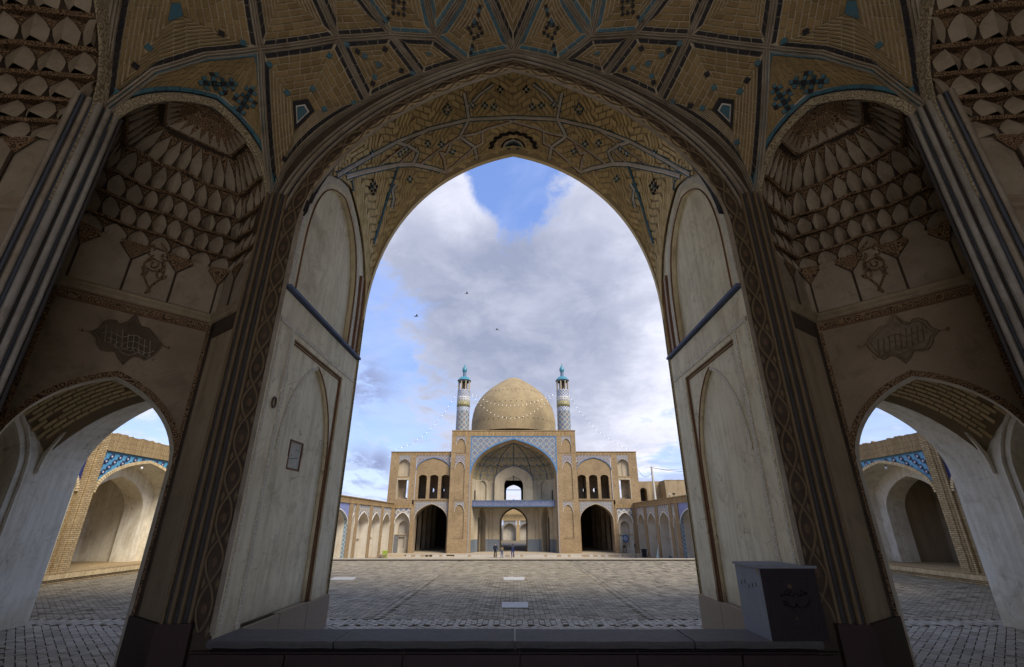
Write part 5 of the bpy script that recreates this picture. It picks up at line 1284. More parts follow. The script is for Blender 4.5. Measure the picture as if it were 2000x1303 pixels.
    g = MB(); g.tube([c + UP * .016, c + UP * .05], .0015, 4); g.lathe([(.006, .028), (.006, .014)], c, 8); g.build('wire', 'rib_groove', lb)
near_arcade(False); near_arcade(True)

# ================================================================== far arcades along the court
def plaster_bay(root, fr, a0, a1, zb, zt, za, mir, tile, depth=.22, zs=None, B=None, door=False, sign=None, rope=False, extra=True):
    """one bay: tiled spandrel, pointed arch, plastered niche with an upper blind arch and a lower panel"""
    ac, hw = (a0 + a1) / 2, (a1 - a0) / 2 - .01; zs = zs if zs is not None else za - .34; A = arch(ac, hw, zs, za, 12, .42, .58, .14)
    g = MB()
    for p, q in zip(A, A[1:]): g.poly([fr(p[0], p[1], .008), fr(q[0], q[1], .008), fr(q[0], zt, .008), fr(p[0], zt, .008)])
    sp = B(g, 'tile_spandrel', tile)
    g = MB(); arch_band(g, fr, [(p[0] * 1, p[1] - .002) for p in A], .018, .008, -.001); B(g, 'arch_rim', 'rib_lit')
    if rope: g = MB(); arch_reveal(g, fr, A, zb, .0, .085, False); B(g, 'rope_band', 't_rope'); d0 = .085
    else: d0 = 0
    g = MB(); arch_reveal(g, fr, A, zb, d0, depth, False)
    zl = zb + (zs - zb) * .62; nb = arch(ac, hw * .55, zl + .26, zl + .42, 8, .45, .6, .15)
    arch_face(g, fr, ac - hw, ac + hw, zl, za, nb, depth, zb=zl + .02); arch_reveal(g, fr, nb, zl + .02, depth, depth + .13); arch_fill(g, fr, nb, zl + .02, depth + .13)
    hq = (ac - hw * .5, ac + hw * .35, zb + .14, zl - .07); rect_face(g, fr, ac - hw, ac + hw, zb, zl, hq, depth); rect_reveal(g, fr, hq, depth, depth + .07)
    g.poly([fr(hq[0], hq[2], depth + .07), fr(hq[1], hq[2], depth + .07), fr(hq[1], hq[3], depth + .07), fr(hq[0], hq[3], depth + .07)])
    B(g, 'plaster_niche', 'plaster_bright'); g = MB(); g.fbox(fr, ac - hw, ac + hw, zl - .014, zl + .014, depth - .035, depth); B(g, 'string_course', 'plaster_far'); g = MB(); g.tube([fr(nb[0][0], zl + .02, depth - .004)] + [fr(p[0], p[1], depth - .004) for p in nb] + [fr(nb[-1][0], zl + .02, depth - .004)], .008, 4); B(g, 'niche_outline', 'stone_base')
def pier_box(root, fr, a0, a1, z0, z1, B, mt='brick_wall', d=-.012):
    g = MB(); g.fbox(fr, a0, a1, z0, z1, d, .35); g.fbox(fr, a0 + (a1 - a0) * .42, a0 + (a1 - a0) * .5, z0, z1 - .09, d - .006, d) ; B(g, 'pier', mt)
    for z in (z0 + .35, z1 - .55): 
        c = (a0 + a1) / 2; g = MB(); g.fbox(fr, c + .015, c + .035, z, z + .028, d - .001, d + .004); B(g, 'put_log_hole', 'rib_groove')
def far_arcade(mir):
    side = 'right' if mir else 'left'
    root = thing('court_arcade', f'long row of tiled blind arches on the {side} side of the far court', 'arcade', ((1 if mir else -1) * XA, 13, ZC))
    B = lambda mb, n_, m_, **k: mb.build(n_, m_, root, mirror=mir, **k)
    FA = Frame((-XA, 0, 0), (0, 1, 0), (-1, 0, 0)); zt, zb = .415, ZC + .02; ztop = .56
    plaster_bay(root, FA, 10.85, 12.30, zb, zt + .03, .28, mir, 't_blue', .30, B=B, rope=True)
    piers = [(10.6, 10.85), (12.30, 12.58), (12.82, 13.05), (14.08, 14.34), (15.30, 15.56), (16.52, 16.70)]
    for (a, b) in piers: pier_box(root, FA, a, b, zb, zt + .02, B)
    plaster_bay(root, FA, 12.58, 12.82, zb, zt, .20, mir, 't_arcade', .12, B=B)
    for a, b in ((13.05, 14.08), (14.34, 15.30), (15.56, 16.52)): plaster_bay(root, FA, a, b, zb, zt, .24, mir, 't_arcade', .25, B=B)
    for i in range(3): a = 7.6 + i * 1.0; plaster_bay(root, FA, a + .12, a + 1.0, zb, zt, .24, mir, 't_arcade', .25, B=B); pier_box(root, FA, a, a + .12, zb, zt + .02, B)
    g = MB(); g.fbox(FA, 7.6, 16.7, zt + .01, ztop, -.02, .5); B(g, 'parapet', 'brick_sold_far')
    g = MB(); g.fbox(FA, 7.6, 16.7, ztop, ztop + .022, -.045, .5); B(g, 'coping', 'brick_wall')
    g = MB(); g.fbox(FA, 7.6, 16.7, ZC, zb + .005, -.10, .35); B(g, 'plinth', 'brick_wall')
far_arcade(False); far_arcade(True)

# ================================================================== the mosque
mosque = thing('mosque', 'sand-coloured brick mosque with pointed dome, two tiled minarets and tall tiled portal across the court', 'mosque', (0, YB, ZT))
Y0 = YB - .12                                   # plane of the portal block
FMc = Frame((0, Y0, 0), (1, 0, 0), (0, 1, 0)); FMw = Frame((0, YB, 0), (1, 0, 0), (0, 1, 0))
cxo = PY(1001.5, 900, YB).x                     # axis of the mosque
XC = 1001.5
def fa(fr, px, py): p = PY(px, py, fr.o.y); return p.x, p.z
def fx(fr, px, py=950): return fa(fr, px, py)[0]
def fz(fr, py, px=1001): return fa(fr, px, py)[1]
def both(fn):
    for m_ in (False, True): fn(m_)
def BM(mb, n_, m_, m2=False, **k): 
    o = mb.build(n_, m_, k.pop('parent', mosque), mirror=m2, **k); return o
zg = ZT
mos = lambda fr, P: [(fa(fr, x, y)[0] - 0, fa(fr, x, y)[1]) for x, y in P]
# widths at true scale: take x at the height where it was read
xa0 = fx(FMc, 882, 870)                          # left edge of portal block
xs1 = fx(FMc, 919.2, 870)                        # edge of tiled frame
ztp = fz(FMc, 842); zfr = fz(FMc, 851.5); ztop_c = ztp
# --- flanking strips with blind niches
def flank(mir):
    cor = 'flank'
    segs = [(885.5, 909.5, 851.5, 884, 856, 't_grey', 870), (887, 908, 889, 975.5, 901, 't_red', 900), (884.5, 906, 980, 1051, 984, 't_grey', 1000)]
    x0, x1 = xa0, xs1; zprev = ztop_c; g = MB()
    for (pa_, pb_, ya_, yb_, yt_, tl, yr) in segs:
        a0, a1 = fx(FMc, pa_ + 4 if yr == 870 else pa_, yr), fx(FMc, pb_, yr); a0 = fx(FMc, {870: 891, 900: 889.5, 1000: 887}[yr], yr)
        z1, z0 = fz(FMc, ya_), fz(FMc, yb_); zap = fz(FMc, yt_ + (0 if yr != 1000 else 1)); zsp = zap - (a1 - a0) * .75
        A = arch((a0 + a1) / 2, (a1 - a0) / 2, zsp, zap, 8, .5, .6, .14)
        g.poly([FMc(x0, z1), FMc(x1, z1), FMc(x1, zprev), FMc(x0, zprev)])
        g.poly([FMc(x0, z0), FMc(a0, z0), FMc(a0, z1), FMc(x0, z1)]); g.poly([FMc(a1, z0), FMc(x1, z0), FMc(x1, z1), FMc(a1, z1)])
        t_ = MB()
        for p, q in zip(A, A[1:]): t_.poly([FMc(p[0], p[1], .006), FMc(q[0], q[1], .006), FMc(q[0], z1, .006), FMc(p[0], z1, .006)])
        BM(t_, 'tile_spandrel', tl, mir)
        b_ = MB(); arch_reveal(b_, FMc, A, z0, 0, .03); arch_fill(b_, FMc, A, z0, .03); b_.fbox(FMc, a0 - .02, a1 + .02, z0 - .014, z0, -.012, .03); BM(b_, 'blind_niche', 'brick_wall', mir)
        e_ = MB(); arch_band(e_, FMc, A, .007, .006, -.003); BM(e_, 'arch_rim', 'rib_lit', mir)
        zprev = z0
    g.poly([FMc(x0, zg), FMc(x1, zg), FMc(x1, zprev), FMc(x0, zprev)])
    g.poly([FMc(x0, zg, 0), FMc(x0, ztop_c, 0), FMc(x0, ztop_c, 2.0), FMc(x0, zg, 2.0)])
    BM(g, 'flank_wall', 'brick_wall', mir)
    h = MB()
    for px, ys in ((886, (866, 885, 898, 916, 949, 980, 1008)), (914.5, (865, 885, 915, 949, 980, 1009))):
        for y in ys:
            x, z = fa(FMc, px - (y - 866) * .018, y); h.fbox(FMc, x - .012, x + .012, z - .013, z + .013, -.002, .002)
    BM(h, 'put_log_hole', 'rib_groove', mir)
    # tiled corner column of the portal
    c = MB(); c.fbox(FMc, xs1 - .005, xs1 + .03, zg, fz(FMc, 925), -.006, .1); BM(c, 'corner_shaft', 't_grey', mir)
both(flank)
# --- tiled frame and great arch
hwp = -xs1; hwa = hwp - .01; zsp, zap = fz(FMc, 931), fz(FMc, 858)
PA = arch(0, hwa - .02, zsp, zap, 20, .55, .52, .14)
g = MB(); 
for p, q in zip(PA, PA[1:]): g.poly([FMc(p[0], p[1], .01), FMc(q[0], q[1], .01), FMc(q[0], zfr, .01), FMc(p[0], zfr, .01)])
for s_ in (-1, 1): 
    a, b = sorted((s_ * hwp, s_ * (hwa - .02))); g.poly([FMc(a, zsp, .01), FMc(b, zsp, .01), FMc(b, zfr, .01), FMc(a, zfr, .01)])
BM(g, 'tile_spandrel', 't_main')
g = MB(); arch_band(g, FMc, PA, .045, .01, .004); BM(g, 'turquoise_border', 't_edge')
g = MB()
for s_ in (-1, 1): a, b = sorted((s_ * hwp, s_ * (hwp - .035))); g.fbox(FMc, a, b, zsp, zfr, .002, .01)
g.fbox(FMc, -hwp + .036, hwp - .036, zfr - .035, zfr, .002, .01); BM(g, 'frame_border', 't_edge')
g = MB(); g.fbox(FMc, xa0, -xa0, zfr, ztop_c, -.006, 2.0); BM(g, 'cresting', 'brick_sold_far')
g = MB(); g.fbox(FMc, xa0 - .015, -xa0 + .015, ztop_c, ztop_c + .03, -.02, 2.0); BM(g, 'coping', 'brick_wall')
# intrados band and recess
PI_ = arch(0, hwa - .075, zsp - .02, zap - .10, 20, .55, .52, .14)
g = MB(); a_ = [V((p[0], p[1], 0)) for p in PA]; b_ = [V((p[0], p[1], 0)) for p in PI_]
g.grid([[FMc(p.x, p.y, .01) for p in a_], [FMc(p.x, p.y, .16) for p in b_]])
for s_ in (-1, 1): g.poly([FMc(s_ * (hwa - .02), zsp, .01), FMc(s_ * (hwa - .075), zsp - .02, .16), FMc(s_ * (hwa - .075), zg, .16), FMc(s_ * (hwa - .02), zg, .01)])
BM(g, 'arch_intrados', 'brick_wall')
# recess: half octagon plan with vaulted head
rw, rd = hwa - .075, 1.0; bw_ = rw * .62
Uw = [(-rw, .16), (-rw * .93, .62), (-bw_, rd), (bw_, rd), (rw * .93, .62), (rw, .16)]
FI = FMc; zbal = fz(FMc, 981); 
def plan_at(s_, z): return [FI(x * s_, z, .16 + (d - .16) * s_) for x, d in Uw]
g = MB(); hz = [zsp - .05 + (zap - .10 - zsp + .05) * i / 14 for i in range(15)]
rows = [plan_at(max(arch_w(PI_, 0, z) / rw, .02), z) for z in hz]; 
fine = [resample([tuple(p) for p in r], 24) for r in rows]; g.grid(fine); BM(g, 'half_dome', 'iwan_vault')
rb = MB(); 
for j in (4, 8, 12, 16, 20): rb.tube([r[j] - V((0, .012, 0)) for r in fine], .014, 5)
for i in (6, 9): rb.tube([fine[i][j] + V((0, -.012, -.06 * (j % 2))) for j in range(0, 25)], .010, 5)
BM(rb, 'vault_rib', plain('dark_rib_glaze', (.07, .085, .09), (.05, .06, .065), 3))
# inlaid diamonds of the half dome
dm_ = MB()
for i in range(2, 12, 2):
    for j in range(1 + (i // 2) % 2, 24, 2):
        c = fine[i][j]; c2 = fine[i + 1][j]; l = (fine[i][min(j + 1, 24)] - c) * .42; n = V((0, -.012, -.006)); dm_.poly([c - (c2 - c) * .55 + n, c + l + n, c + (c2 - c) * .55 + n, c - l + n])
BM(dm_, 'inlaid_diamond', 't_dado', kind='stuff')
# back walls of the recess
zgal = fz(FI, 988); FBk = Frame((0, Y0 + rd, 0), (1, 0, 0), (0, 1, 0))
def bk(px, py): p = PY(px, py, Y0 + rd); return p.x, p.z
xdoor, zdoor = -bk(977.5, 1050)[0], bk(1001, 993.5)[1]; zhead = zsp + .0
UA = arch(0, -bk(984.5, 960)[0], bk(1001, 948)[1], bk(1001, 930)[1], 12, .45, .6, .15); LA = arch(0, xdoor, bk(1001, 1022)[1], zdoor, 12, .45, .6, .15)
zmid = bk(1001, 978)[1]; zup = hz[0] + .10
g = MB(); arch_face(g, FBk, -bw_, bw_, zg, zmid, LA); arch_face(g, FBk, -bw_, bw_, zmid, zup + .75, UA, zb=zmid + .03); BM(g, 'recess_back_wall', 'plaster_far')
# raised pale arch around the upper opening, closing the vault above
HA = arch(0, -bk(966, 960)[0], bk(1001, 940)[1], bk(1001, 911)[1], 14, .45, .6, .15)
g = MB(); rowsA = resample([(p[0], p[1]) for p in UA], 30); rowsB = resample([(p[0], p[1]) for p in HA], 30)
g.grid([[FBk(p.x, p.y, -.02) for p in rowsA], [FBk(p.x, p.y, -.14) for p in rowsB]])
for s_ in (-1, 1): g.poly([FBk(s_ * UA[-1][0], zmid, -.02), FBk(s_ * HA[-1][0], zmid, -.14), FBk(s_ * HA[-1][0], HA[0][1], -.14), FBk(s_ * UA[-1][0], UA[0][1], -.02)])
BM(g, 'gallery_arch', 'plaster_far')
g = MB(); g.tube([FBk(p[0], p[1], -.145) for p in HA], .014, 6); BM(g, 'arch_roll', 't_dado')
def recess_side(mir):
    g = MB(); 
    P_ = [V((x, Y0 + d, 0)) for x, d in Uw[:3]]
    # oblique wall with tall opening below
    for k, (a, b) in enumerate(zip(P_, P_[1:])):
        u = (b - a).normalized(); n_ = V((-u.y, u.x, 0)); n_ = n_ if n_.y > 0 else -n_; L = (b - a).length; fr = Frame(a, u, V((-u.y, u.x, 0)) if k == 1 else V((-1, 0, 0)))
        if k == 1:
            lo_ = arch(L * .5, L * .30, PY(935, 1020, Y0 + .8).z, PY(935, 986 + 3, Y0 + .8).z, 10, .5, .5, .1)
            g2 = MB(); arch_face(g2, fr, 0, L, zg, zmid, lo_); arch_reveal(g2, fr, lo_, zg, 0, .3); BM(g2, 'recess_side_wall', 'plaster_far', mir)
            g3 = MB(); arch_fill(g3, fr, lo_, zg, .3); BM(g3, 'side_opening', 'plaster_far', mir)
            g5 = MB(); g5.fbox(fr, L * .2, L * .34, zg, lo_[0][1] + .15, .02, .299); BM(g5, 'dark_strip', 'dark_in', mir)  # dark upright strip inside the side opening
            hi = arch(L * .5, L * .30, zmid + .48, zmid + .68, 10, .5, .5, .1)
            g4 = MB(); arch_face(g4, fr, 0, L, zmid, hz[0] + .12, hi, zb=zmid); arch_reveal(g4, fr, hi, zmid, 0, .06); arch_fill(g4, fr, hi, zmid, .06); BM(g4, 'gallery_side_wall', 'plaster_far', mir)
        else:
            g.grid([[a + UP * zg, b + UP * zg], [a + UP * hz[0], b + UP * hz[0]]]); 
            g6 = MB(); q0, q1 = a.lerp(b, .55), a.lerp(b, .85); g6.hexa([q0 + UP * zmid, q1 + UP * zmid, q1 + UP * zmid + X_ * .01, q0 + UP * zmid + X_ * .01] + [q0 + UP * (zmid + .32), q1 + UP * (zmid + .32), q1 + UP * (zmid + .32) + X_ * .01, q0 + UP * (zmid + .32) + X_ * .01]); BM(g6, 'gallery_door', 'dark_in', mir)
        dz = PY(940, 1054, Y0 + .5).z; g7 = MB(); g7.fbox(fr, 0.004, L * (.19 if k else .98), zg, dz, -.012, -.002)
        if k: g7.fbox(fr, L * .81, L * .99, zg, dz, -.012, -.002)
        BM(g7, 'tiled_dado', 't_dado', mir)
    BM(g, 'recess_wall', 'plaster_far', mir)
    g = MB(); x0 = bk(960, 1020)[0]; 
    g.fbox(FBk, -bw_ + .01, -xdoor - .04, zg, bk(1001, 1053.5)[1], -.014, -.002); BM(g, 'tiled_dado', 't_dado', mir)
    fr = FBk; g = MB(); bx0, bx1 = bk(947.5, 1020)[0], bk(961.5, 1020)[0]; zt_ = bk(1001, 997)[1]; zb_ = bk(1001, 1052)[1]
    if bx0 < -bw_: bx0 = -bw_ + .02
    g.tube([fr(bx0, zb_, -.006), fr(bx0, zt_, -.006), fr((bx0 + bx1) / 2, zt_ + .04, -.006), fr(bx1, zt_, -.006), fr(bx1, zb_, -.006)], .011, 5); BM(g, 'panel_outline', 'stone_base', mir)
both(recess_side)
g = MB(); g.poly([FI(-rw, zg + .002, .0), FI(rw, zg + .002, 0), FI(rw, zg + .002, rd), FI(-rw, zg + .002, rd)]); BM(g, 'recess_floor', 'court')
g = MB(); g.tube([FBk(LA[0][0] - .0, zg, -.01)] + [FBk(p[0] * 1.02, p[1] + .01, -.01) for p in LA] + [FBk(LA[-1][0], zg, -.01)], .024, 6); BM(g, 'door_edge_shade', 'dark_in')  # dark tube round the door, drawn for its shaded jamb edge
# balcony with blue inscription
g = MB(); zb0, zb1 = fz(FI, 988.5), fz(FI, 977.5); 
g.fbox(FI, -rw + .0, rw, zb0, zb1, .18, .26); BM(g, 'inscription_band', 't_band')
g = MB(); g.fbox(FI, -rw, rw, zb1, zb1 + .008, .165, .27); g.fbox(FI, -rw, rw, zb0 - .008, zb0, .165, .27); g.poly([FI(-.06, zb1 + .014, .175), FI(.06, zb1 + .014, .175), FI(0, zb1 + .05, .175)]); g.fbox(FI, -rw, rw, zb0 - .012, zb0 - .002, .26, rd - .002); BM(g, 'band_edge', 't_edge')
# script strokes on the band
g = MB(); rs = random.Random(11); x = -rw + .05
while x < rw - .05:
    h_ = rs.uniform(.3, .85) * (zb1 - zb0); z_ = zb0 + .012 + rs.uniform(0, .02); g.fbox(FI, x, x + .007, z_, min(z_ + h_, zb1 - .01), .176, .1805)
    if rs.random() < .6: g.fbox(FI, x, x + rs.uniform(.03, .06), z_ + .01, z_ + .018, .1765, .180)
    x += rs.uniform(.018, .038)
BM(g, 'white_script', plain('script_glaze', (.26, .28, .34), (.2, .22, .27), 3), kind='stuff')
# passage behind the door and dome chamber openings
tn = Frame((0, Y0 + rd, 0), (1, 0, 0), (0, 1, 0)); g = MB(); arch_reveal(g, tn, LA, zg, 0, .30, False); BM(g, 'door_reveal', 'dark_in')  # jamb plaster in shade, so the dark is put into its colour
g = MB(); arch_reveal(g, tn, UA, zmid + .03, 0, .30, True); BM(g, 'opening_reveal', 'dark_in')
YE = Y0 + 6.0; FE = Frame((0, YE, 0), (1, 0, 0), (0, 1, 0))
def ee(px, py): p = PY(px, py, YE); return p.x, p.z
EA = arch(0, -ee(988.5, 960)[0], ee(1001, 958)[1], ee(1001, 947.5)[1], 10, .5, .6, .2); zfl = zmid
EL = arch(0, xdoor * 1.42, ee(1001, 1010)[1], ee(1001, 985)[1], 10)
g = MB(); zz = min(ee(1001, 979)[1], EA[0][1] - .1)
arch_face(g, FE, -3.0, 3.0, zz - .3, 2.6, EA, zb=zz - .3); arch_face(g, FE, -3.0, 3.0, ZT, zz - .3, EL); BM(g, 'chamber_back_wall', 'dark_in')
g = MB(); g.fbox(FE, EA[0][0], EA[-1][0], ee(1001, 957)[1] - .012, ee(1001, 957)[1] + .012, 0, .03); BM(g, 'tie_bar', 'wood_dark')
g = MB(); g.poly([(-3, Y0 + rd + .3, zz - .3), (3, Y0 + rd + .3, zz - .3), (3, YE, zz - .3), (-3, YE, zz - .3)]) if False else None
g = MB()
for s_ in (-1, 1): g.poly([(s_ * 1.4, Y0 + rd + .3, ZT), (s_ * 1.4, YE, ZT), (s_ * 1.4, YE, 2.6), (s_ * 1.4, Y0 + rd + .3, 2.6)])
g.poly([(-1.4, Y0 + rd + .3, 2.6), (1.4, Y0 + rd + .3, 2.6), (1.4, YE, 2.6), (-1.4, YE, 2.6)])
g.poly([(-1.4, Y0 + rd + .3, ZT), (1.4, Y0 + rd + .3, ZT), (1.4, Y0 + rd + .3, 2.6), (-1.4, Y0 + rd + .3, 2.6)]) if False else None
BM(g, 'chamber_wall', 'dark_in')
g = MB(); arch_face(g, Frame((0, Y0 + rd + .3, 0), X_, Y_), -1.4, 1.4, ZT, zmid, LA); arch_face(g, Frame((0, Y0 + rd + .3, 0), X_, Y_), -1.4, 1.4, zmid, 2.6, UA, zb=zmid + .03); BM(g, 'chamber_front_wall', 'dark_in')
# rear court wall seen through the door
rc = thing('rear_court_wall', 'sunlit tiled court wall seen through the central door of the mosque', 'wall', (0, YB + 12, ZT))
YR = YB + 12; FRr = Frame((0, YR, 0), X_, Y_)
def rr_(px, py): p = PY(px, py, YR); return p.x, p.z
for (p0, p1) in ((955, 981.5), (981.5, 1008.5), (1014.5, 1041)):
    a0, a1 = rr_(p0, 1040)[0], rr_(p1, 1040)[0]; A = arch((a0 + a1) / 2, (a1 - a0) / 2 - .03, rr_(1001, 1035)[1], rr_(1001, 1022)[1], 10, .5, .6, .15)
    g = MB(); zt_ = rr_(1001, 1017)[1]
    for p, q in zip(A, A[1:]): g.poly([FRr(p[0], p[1]), FRr(q[0], q[1]), FRr(q[0], zt_), FRr(p[0], zt_)])
    g.build('tile_spandrel', 't_grey', rc); g = MB(); arch_reveal(g, FRr, A, rr_(1001, 1056)[1], 0, .3); arch_fill(g, FRr, A, rr_(1001, 1056)[1], .3); g.build('plaster_niche', 'plaster_bright', rc)
g = MB()
for p0, p1 in ((940, 955), (1008.5, 1014.5), (1041, 1060)): g.fbox(FRr, rr_(p0, 1040)[0], rr_(p1, 1040)[0], ZT - .5, rr_(1001, 1017)[1], -.03, .3)
g.fbox(FRr, -2.0, 2.0, rr_(1001, 1017)[1], rr_(1001, 990)[1], -.04, .3); g.fbox(FRr, -2, 2, ZT - .5, rr_(1001, 1056)[1], -.06, .3); g.build('brick_frame', 'brick_near', rc)
g = MB(); g.fbox(FRr, -1.0, 1.0, rr_(1001, 1000)[1], rr_(1001, 1000)[1] + .05, -.3, -.2) ; g.build('parapet', 'brick_near', rc)

# --- wings
zw = fz(FMw, 883.5)
def wing(mir):
    B = lambda mb, n_, m_, **k: BM(mb, n_, m_, mir, **k)
    fr = FMw; x_out_t, x_out_b = fa(fr, 764.5, 884)[0], fa(fr, 755.5, 975)[0]; xo = (x_out_t + x_out_b) / 2; xi = xa0
    # columns of the wing in x
    n0, n1 = fx(fr, 779, 905), fx(fr, 801, 905); b0, b1 = fx(fr, 813.5, 905), fx(fr, 880, 905)
    zt1 = fz(fr, 889); 
    g = MB(); g.poly([fr(xo, zt1), fr(xi, zt1), fr(xi, zw), fr(xo, zw)]); B(g, 'wing_cresting', 'brick_sold_far')
    g = MB(); g.fbox(fr, xo - .015, xi, zw, zw + .028, -.02, 1.4); g.poly([fr(xo, ZC, 0), fr(xo, zw, 0), fr(xo, zw, 1.4), fr(xo, ZC, 1.4)]); B(g, 'wing_coping', 'brick_wall')
    zl = fz(fr, 977); zba = fz(fr, 927)
    # outer strip: blind niche above, window below
    A = arch((n0 + n1) / 2, (n1 - n0) / 2, fz(fr, 908), fz(fr, 897), 8, .5, .6, .15); zn = fz(fr, 930)
    t_ = MB()
    for p, q in zip(A, A[1:]): t_.poly([fr(p[0], p[1], .006), fr(q[0], q[1], .006), fr(q[0], zt1, .006), fr(p[0], zt1, .006)])
    B(t_, 'tile_spandrel', 't_grey')
    g = MB(); g.poly([fr(xo, zn), fr(n0, zn), fr(n0, zt1), fr(xo, zt1)]); g.poly([fr(n1, zn), fr(b0, zn), fr(b0, zt1), fr(n1, zt1)])
    w0, w1, wz0, wz1 = n0 + .01, n1 - .01, fz(fr, 974.5), fz(fr, 937); h = (w0, w1, wz0, wz1)
    rect_face(g, fr, xo, b0, fz(fr, 988), zn, h); 
    B(g, 'wing_wall', 'brick_wall')
    g = MB(); arch_reveal(g, fr, A, zn, 0, .10); arch_fill(g, fr, A, zn, .10); B(g, 'blind_niche', 'plaster_far')
    g = MB(); g.tube([fr((n0 + n1) / 2 + .02, zn, .09), fr((n0 + n1) / 2 + .02, A[8][1] - .06, .09)], .008, 5); B(g, 'niche_shaft', 'plaster_far')
    g = MB(); rect_reveal(g, fr, h, 0, .30); B(g, 'window_reveal', 'plaster_far')
    g = MB(); m_ = w0 + (w1 - w0) * (.55); g.fbox(fr, w0, m_ + .05, wz0, wz1, .29, .30); g.fbox(fr, w0, w1, wz0 - .0, wz0 + .05, .2, .3); g.fbox(fr, w0 + .07, w0 + .12, wz0 + .12, wz1 - .04, .285, .292); B(g, 'window_shutter', 'plaster_in')
    g = MB(); o = .02; 
    for (a, b, c, d) in ((n0 - o, n0 + .01, wz0 - .03, wz1 + .05), (n1 - .01, n1 + o, wz0 - .03, wz1 + .05), (n0 + .01, n1 - .01, wz1, wz1 + .05)): g.fbox(fr, a, b, c, d, -.012, .004)
    B(g, 'window_frame', 'plaster_far')
    h_ = MB()
    for px, ys in ((772, (896, 916, 948)), (808, (896, 914, 948))):
        for y in ys: x, z = fa(fr, px - (y - 896) * .06, y); h_.fbox(fr, x - .013, x + .013, z - .013, z + .013, -.002, .002)
    B(h_, 'put_log_hole', 'rib_groove')
    # wide bay
    A = arch((b0 + b1) / 2, (b1 - b0) / 2 - .008, fz(fr, 918), fz(fr, 894), 14, .5, .55, .12)
    t_ = MB()
    for p, q in zip(A, A[1:]): t_.poly([fr(p[0], p[1], .006), fr(q[0], q[1], .006), fr(q[0], zt1, .006), fr(p[0], zt1, .006)])
    B(t_, 'tile_spandrel', 't_red'); g = MB(); arch_band(g, fr, A, .018, .006, 0); B(g, 'turquoise_border', 't_edge')
    g = MB(); dd_ = .03; arch_reveal(g, fr, A, fz(fr, 975), 0, dd_)
    wins = [(814.5, 831.0), (836.6, 853.6), (859, 875.6)]; zwb, zws, zwt = fz(fr, 974), fz(fr, 933), fz(fr, 927.2)
    WA = []; 
    for p0, p1 in wins: a, b = fx(fr, p0 + 1.5, 950), fx(fr, p1 + 1.2, 950); WA.append(arch((a + b) / 2, (b - a) / 2, zws, zwt, 8, .6, .6, .05))
    zc_ = fz(fr, 920); edges = [A[0][0]] + [(WA[i][-1][0] + WA[i + 1][0][0]) / 2 for i in range(2)] + [A[-1][0]]
    for i, wa in enumerate(WA): arch_face(g, fr, edges[i], edges[i + 1], zwb, zc_, wa, dd_)
    for p, q in zip(A, A[1:]):
        if max(p[1], q[1]) > zc_: g.poly([fr(p[0], zc_, dd_), fr(q[0], zc_, dd_), fr(q[0], max(q[1], zc_), dd_), fr(p[0], max(p[1], zc_), dd_)])
    g.poly([fr(A[0][0], fz(fr, 976), dd_), fr(A[-1][0], fz(fr, 976), dd_), fr(A[-1][0], zwb, dd_), fr(A[0][0], zwb, dd_)]); B(g, 'upper_bay_wall', 'brick_wall')
    for i, wa in enumerate(WA):
        g = MB(); arch_reveal(g, fr, wa, zwb, dd_, dd_ + .10); B(g, 'window_reveal', 'plaster_in')
    g = MB(); d0, d1 = dd_ + .10, dd_ + 1.1; a, b = A[0][0] - .02, A[-1][0] + .02
    # back wall with two round openings
    zlo, zhi = fz(fr, 977), fz(fr, 925)
    for i in range(3):
        e0, e1 = edges[i] - (0 if i else .05), edges[i + 1] + (.05 if i == 2 else 0)
        if i == 0: g.poly([fr(e0, zlo, d1), fr(e1, zlo, d1), fr(e1, zhi, d1), fr(e0, zhi, d1)]); continue
        px = 845 if i == 1 else 864.5; c = PY(px, 957.5, fr.o.y + d1); rr2 = .055; n = 20; ring = [(c.x + rr2 * math.cos(2 * PI * k / n), c.z + rr2 * 1.25 * math.sin(2 * PI * k / n)) for k in range(n)]
        def on_rect(t0):
            dx, dz = math.cos(t0), math.sin(t0); kx = ((e1 if dx > 0 else e0) - c.x) / dx if abs(dx) > 1e-9 else 1e9; kz = ((zhi if dz > 0 else zlo) - c.z) / dz if abs(dz) > 1e-9 else 1e9; k = min(kx, kz); return (c.x + dx * k, c.z + dz * k)
        angs = sorted([2 * PI * k / n for k in range(n)] + [math.atan2(zz_ - c.z, xx_ - c.x) % (2 * PI) for xx_ in (e0, e1) for zz_ in (zlo, zhi)])
        for t0, t1 in zip(angs, angs[1:] + [angs[0] + 2 * PI]):
            r0, r1 = [(c.x + rr2 * math.cos(t_), c.z + rr2 * 1.25 * math.sin(t_)) for t_ in (t0, t1)]; o0, o1 = on_rect(t0), on_rect(t1)
            g.poly([fr(*r0, d1), fr(*o0, d1), fr(*o1, d1), fr(*r1, d1)])
    g.poly([fr(a, zlo, d0), fr(b, zlo, d0), fr(b, zlo, d1), fr(a, zlo, d1)]); g.poly([fr(a, zhi, d0), fr(b, zhi, d0), fr(b, zhi, d1), fr(a, zhi, d1)])
    for x_ in (a, b): g.poly([fr(x_, zlo, d0), fr(x_, zlo, d1), fr(x_, zhi, d1), fr(x_, zhi, d0)])
    B(g, 'gallery_room', 'plaster_in')
    g = MB(); g.fbox(fr, xi - .09, xi + .0, zl, zw, -.004, .02); B(g, 'corner_pier', 'brick_wall') if False else None
    g = MB(); g.poly([fr(b1, fz(fr, 977)), fr(xi, fz(fr, 977)), fr(xi, zt1), fr(b1, zt1)]); B(g, 'wing_wall', 'brick_wall')
    # string course
    g = MB(); g.fbox(fr, b0 - .05, xi, fz(fr, 977.2), fz(fr, 975.5), -.02, .03); B(g, 'string_course', 'brick_wall')
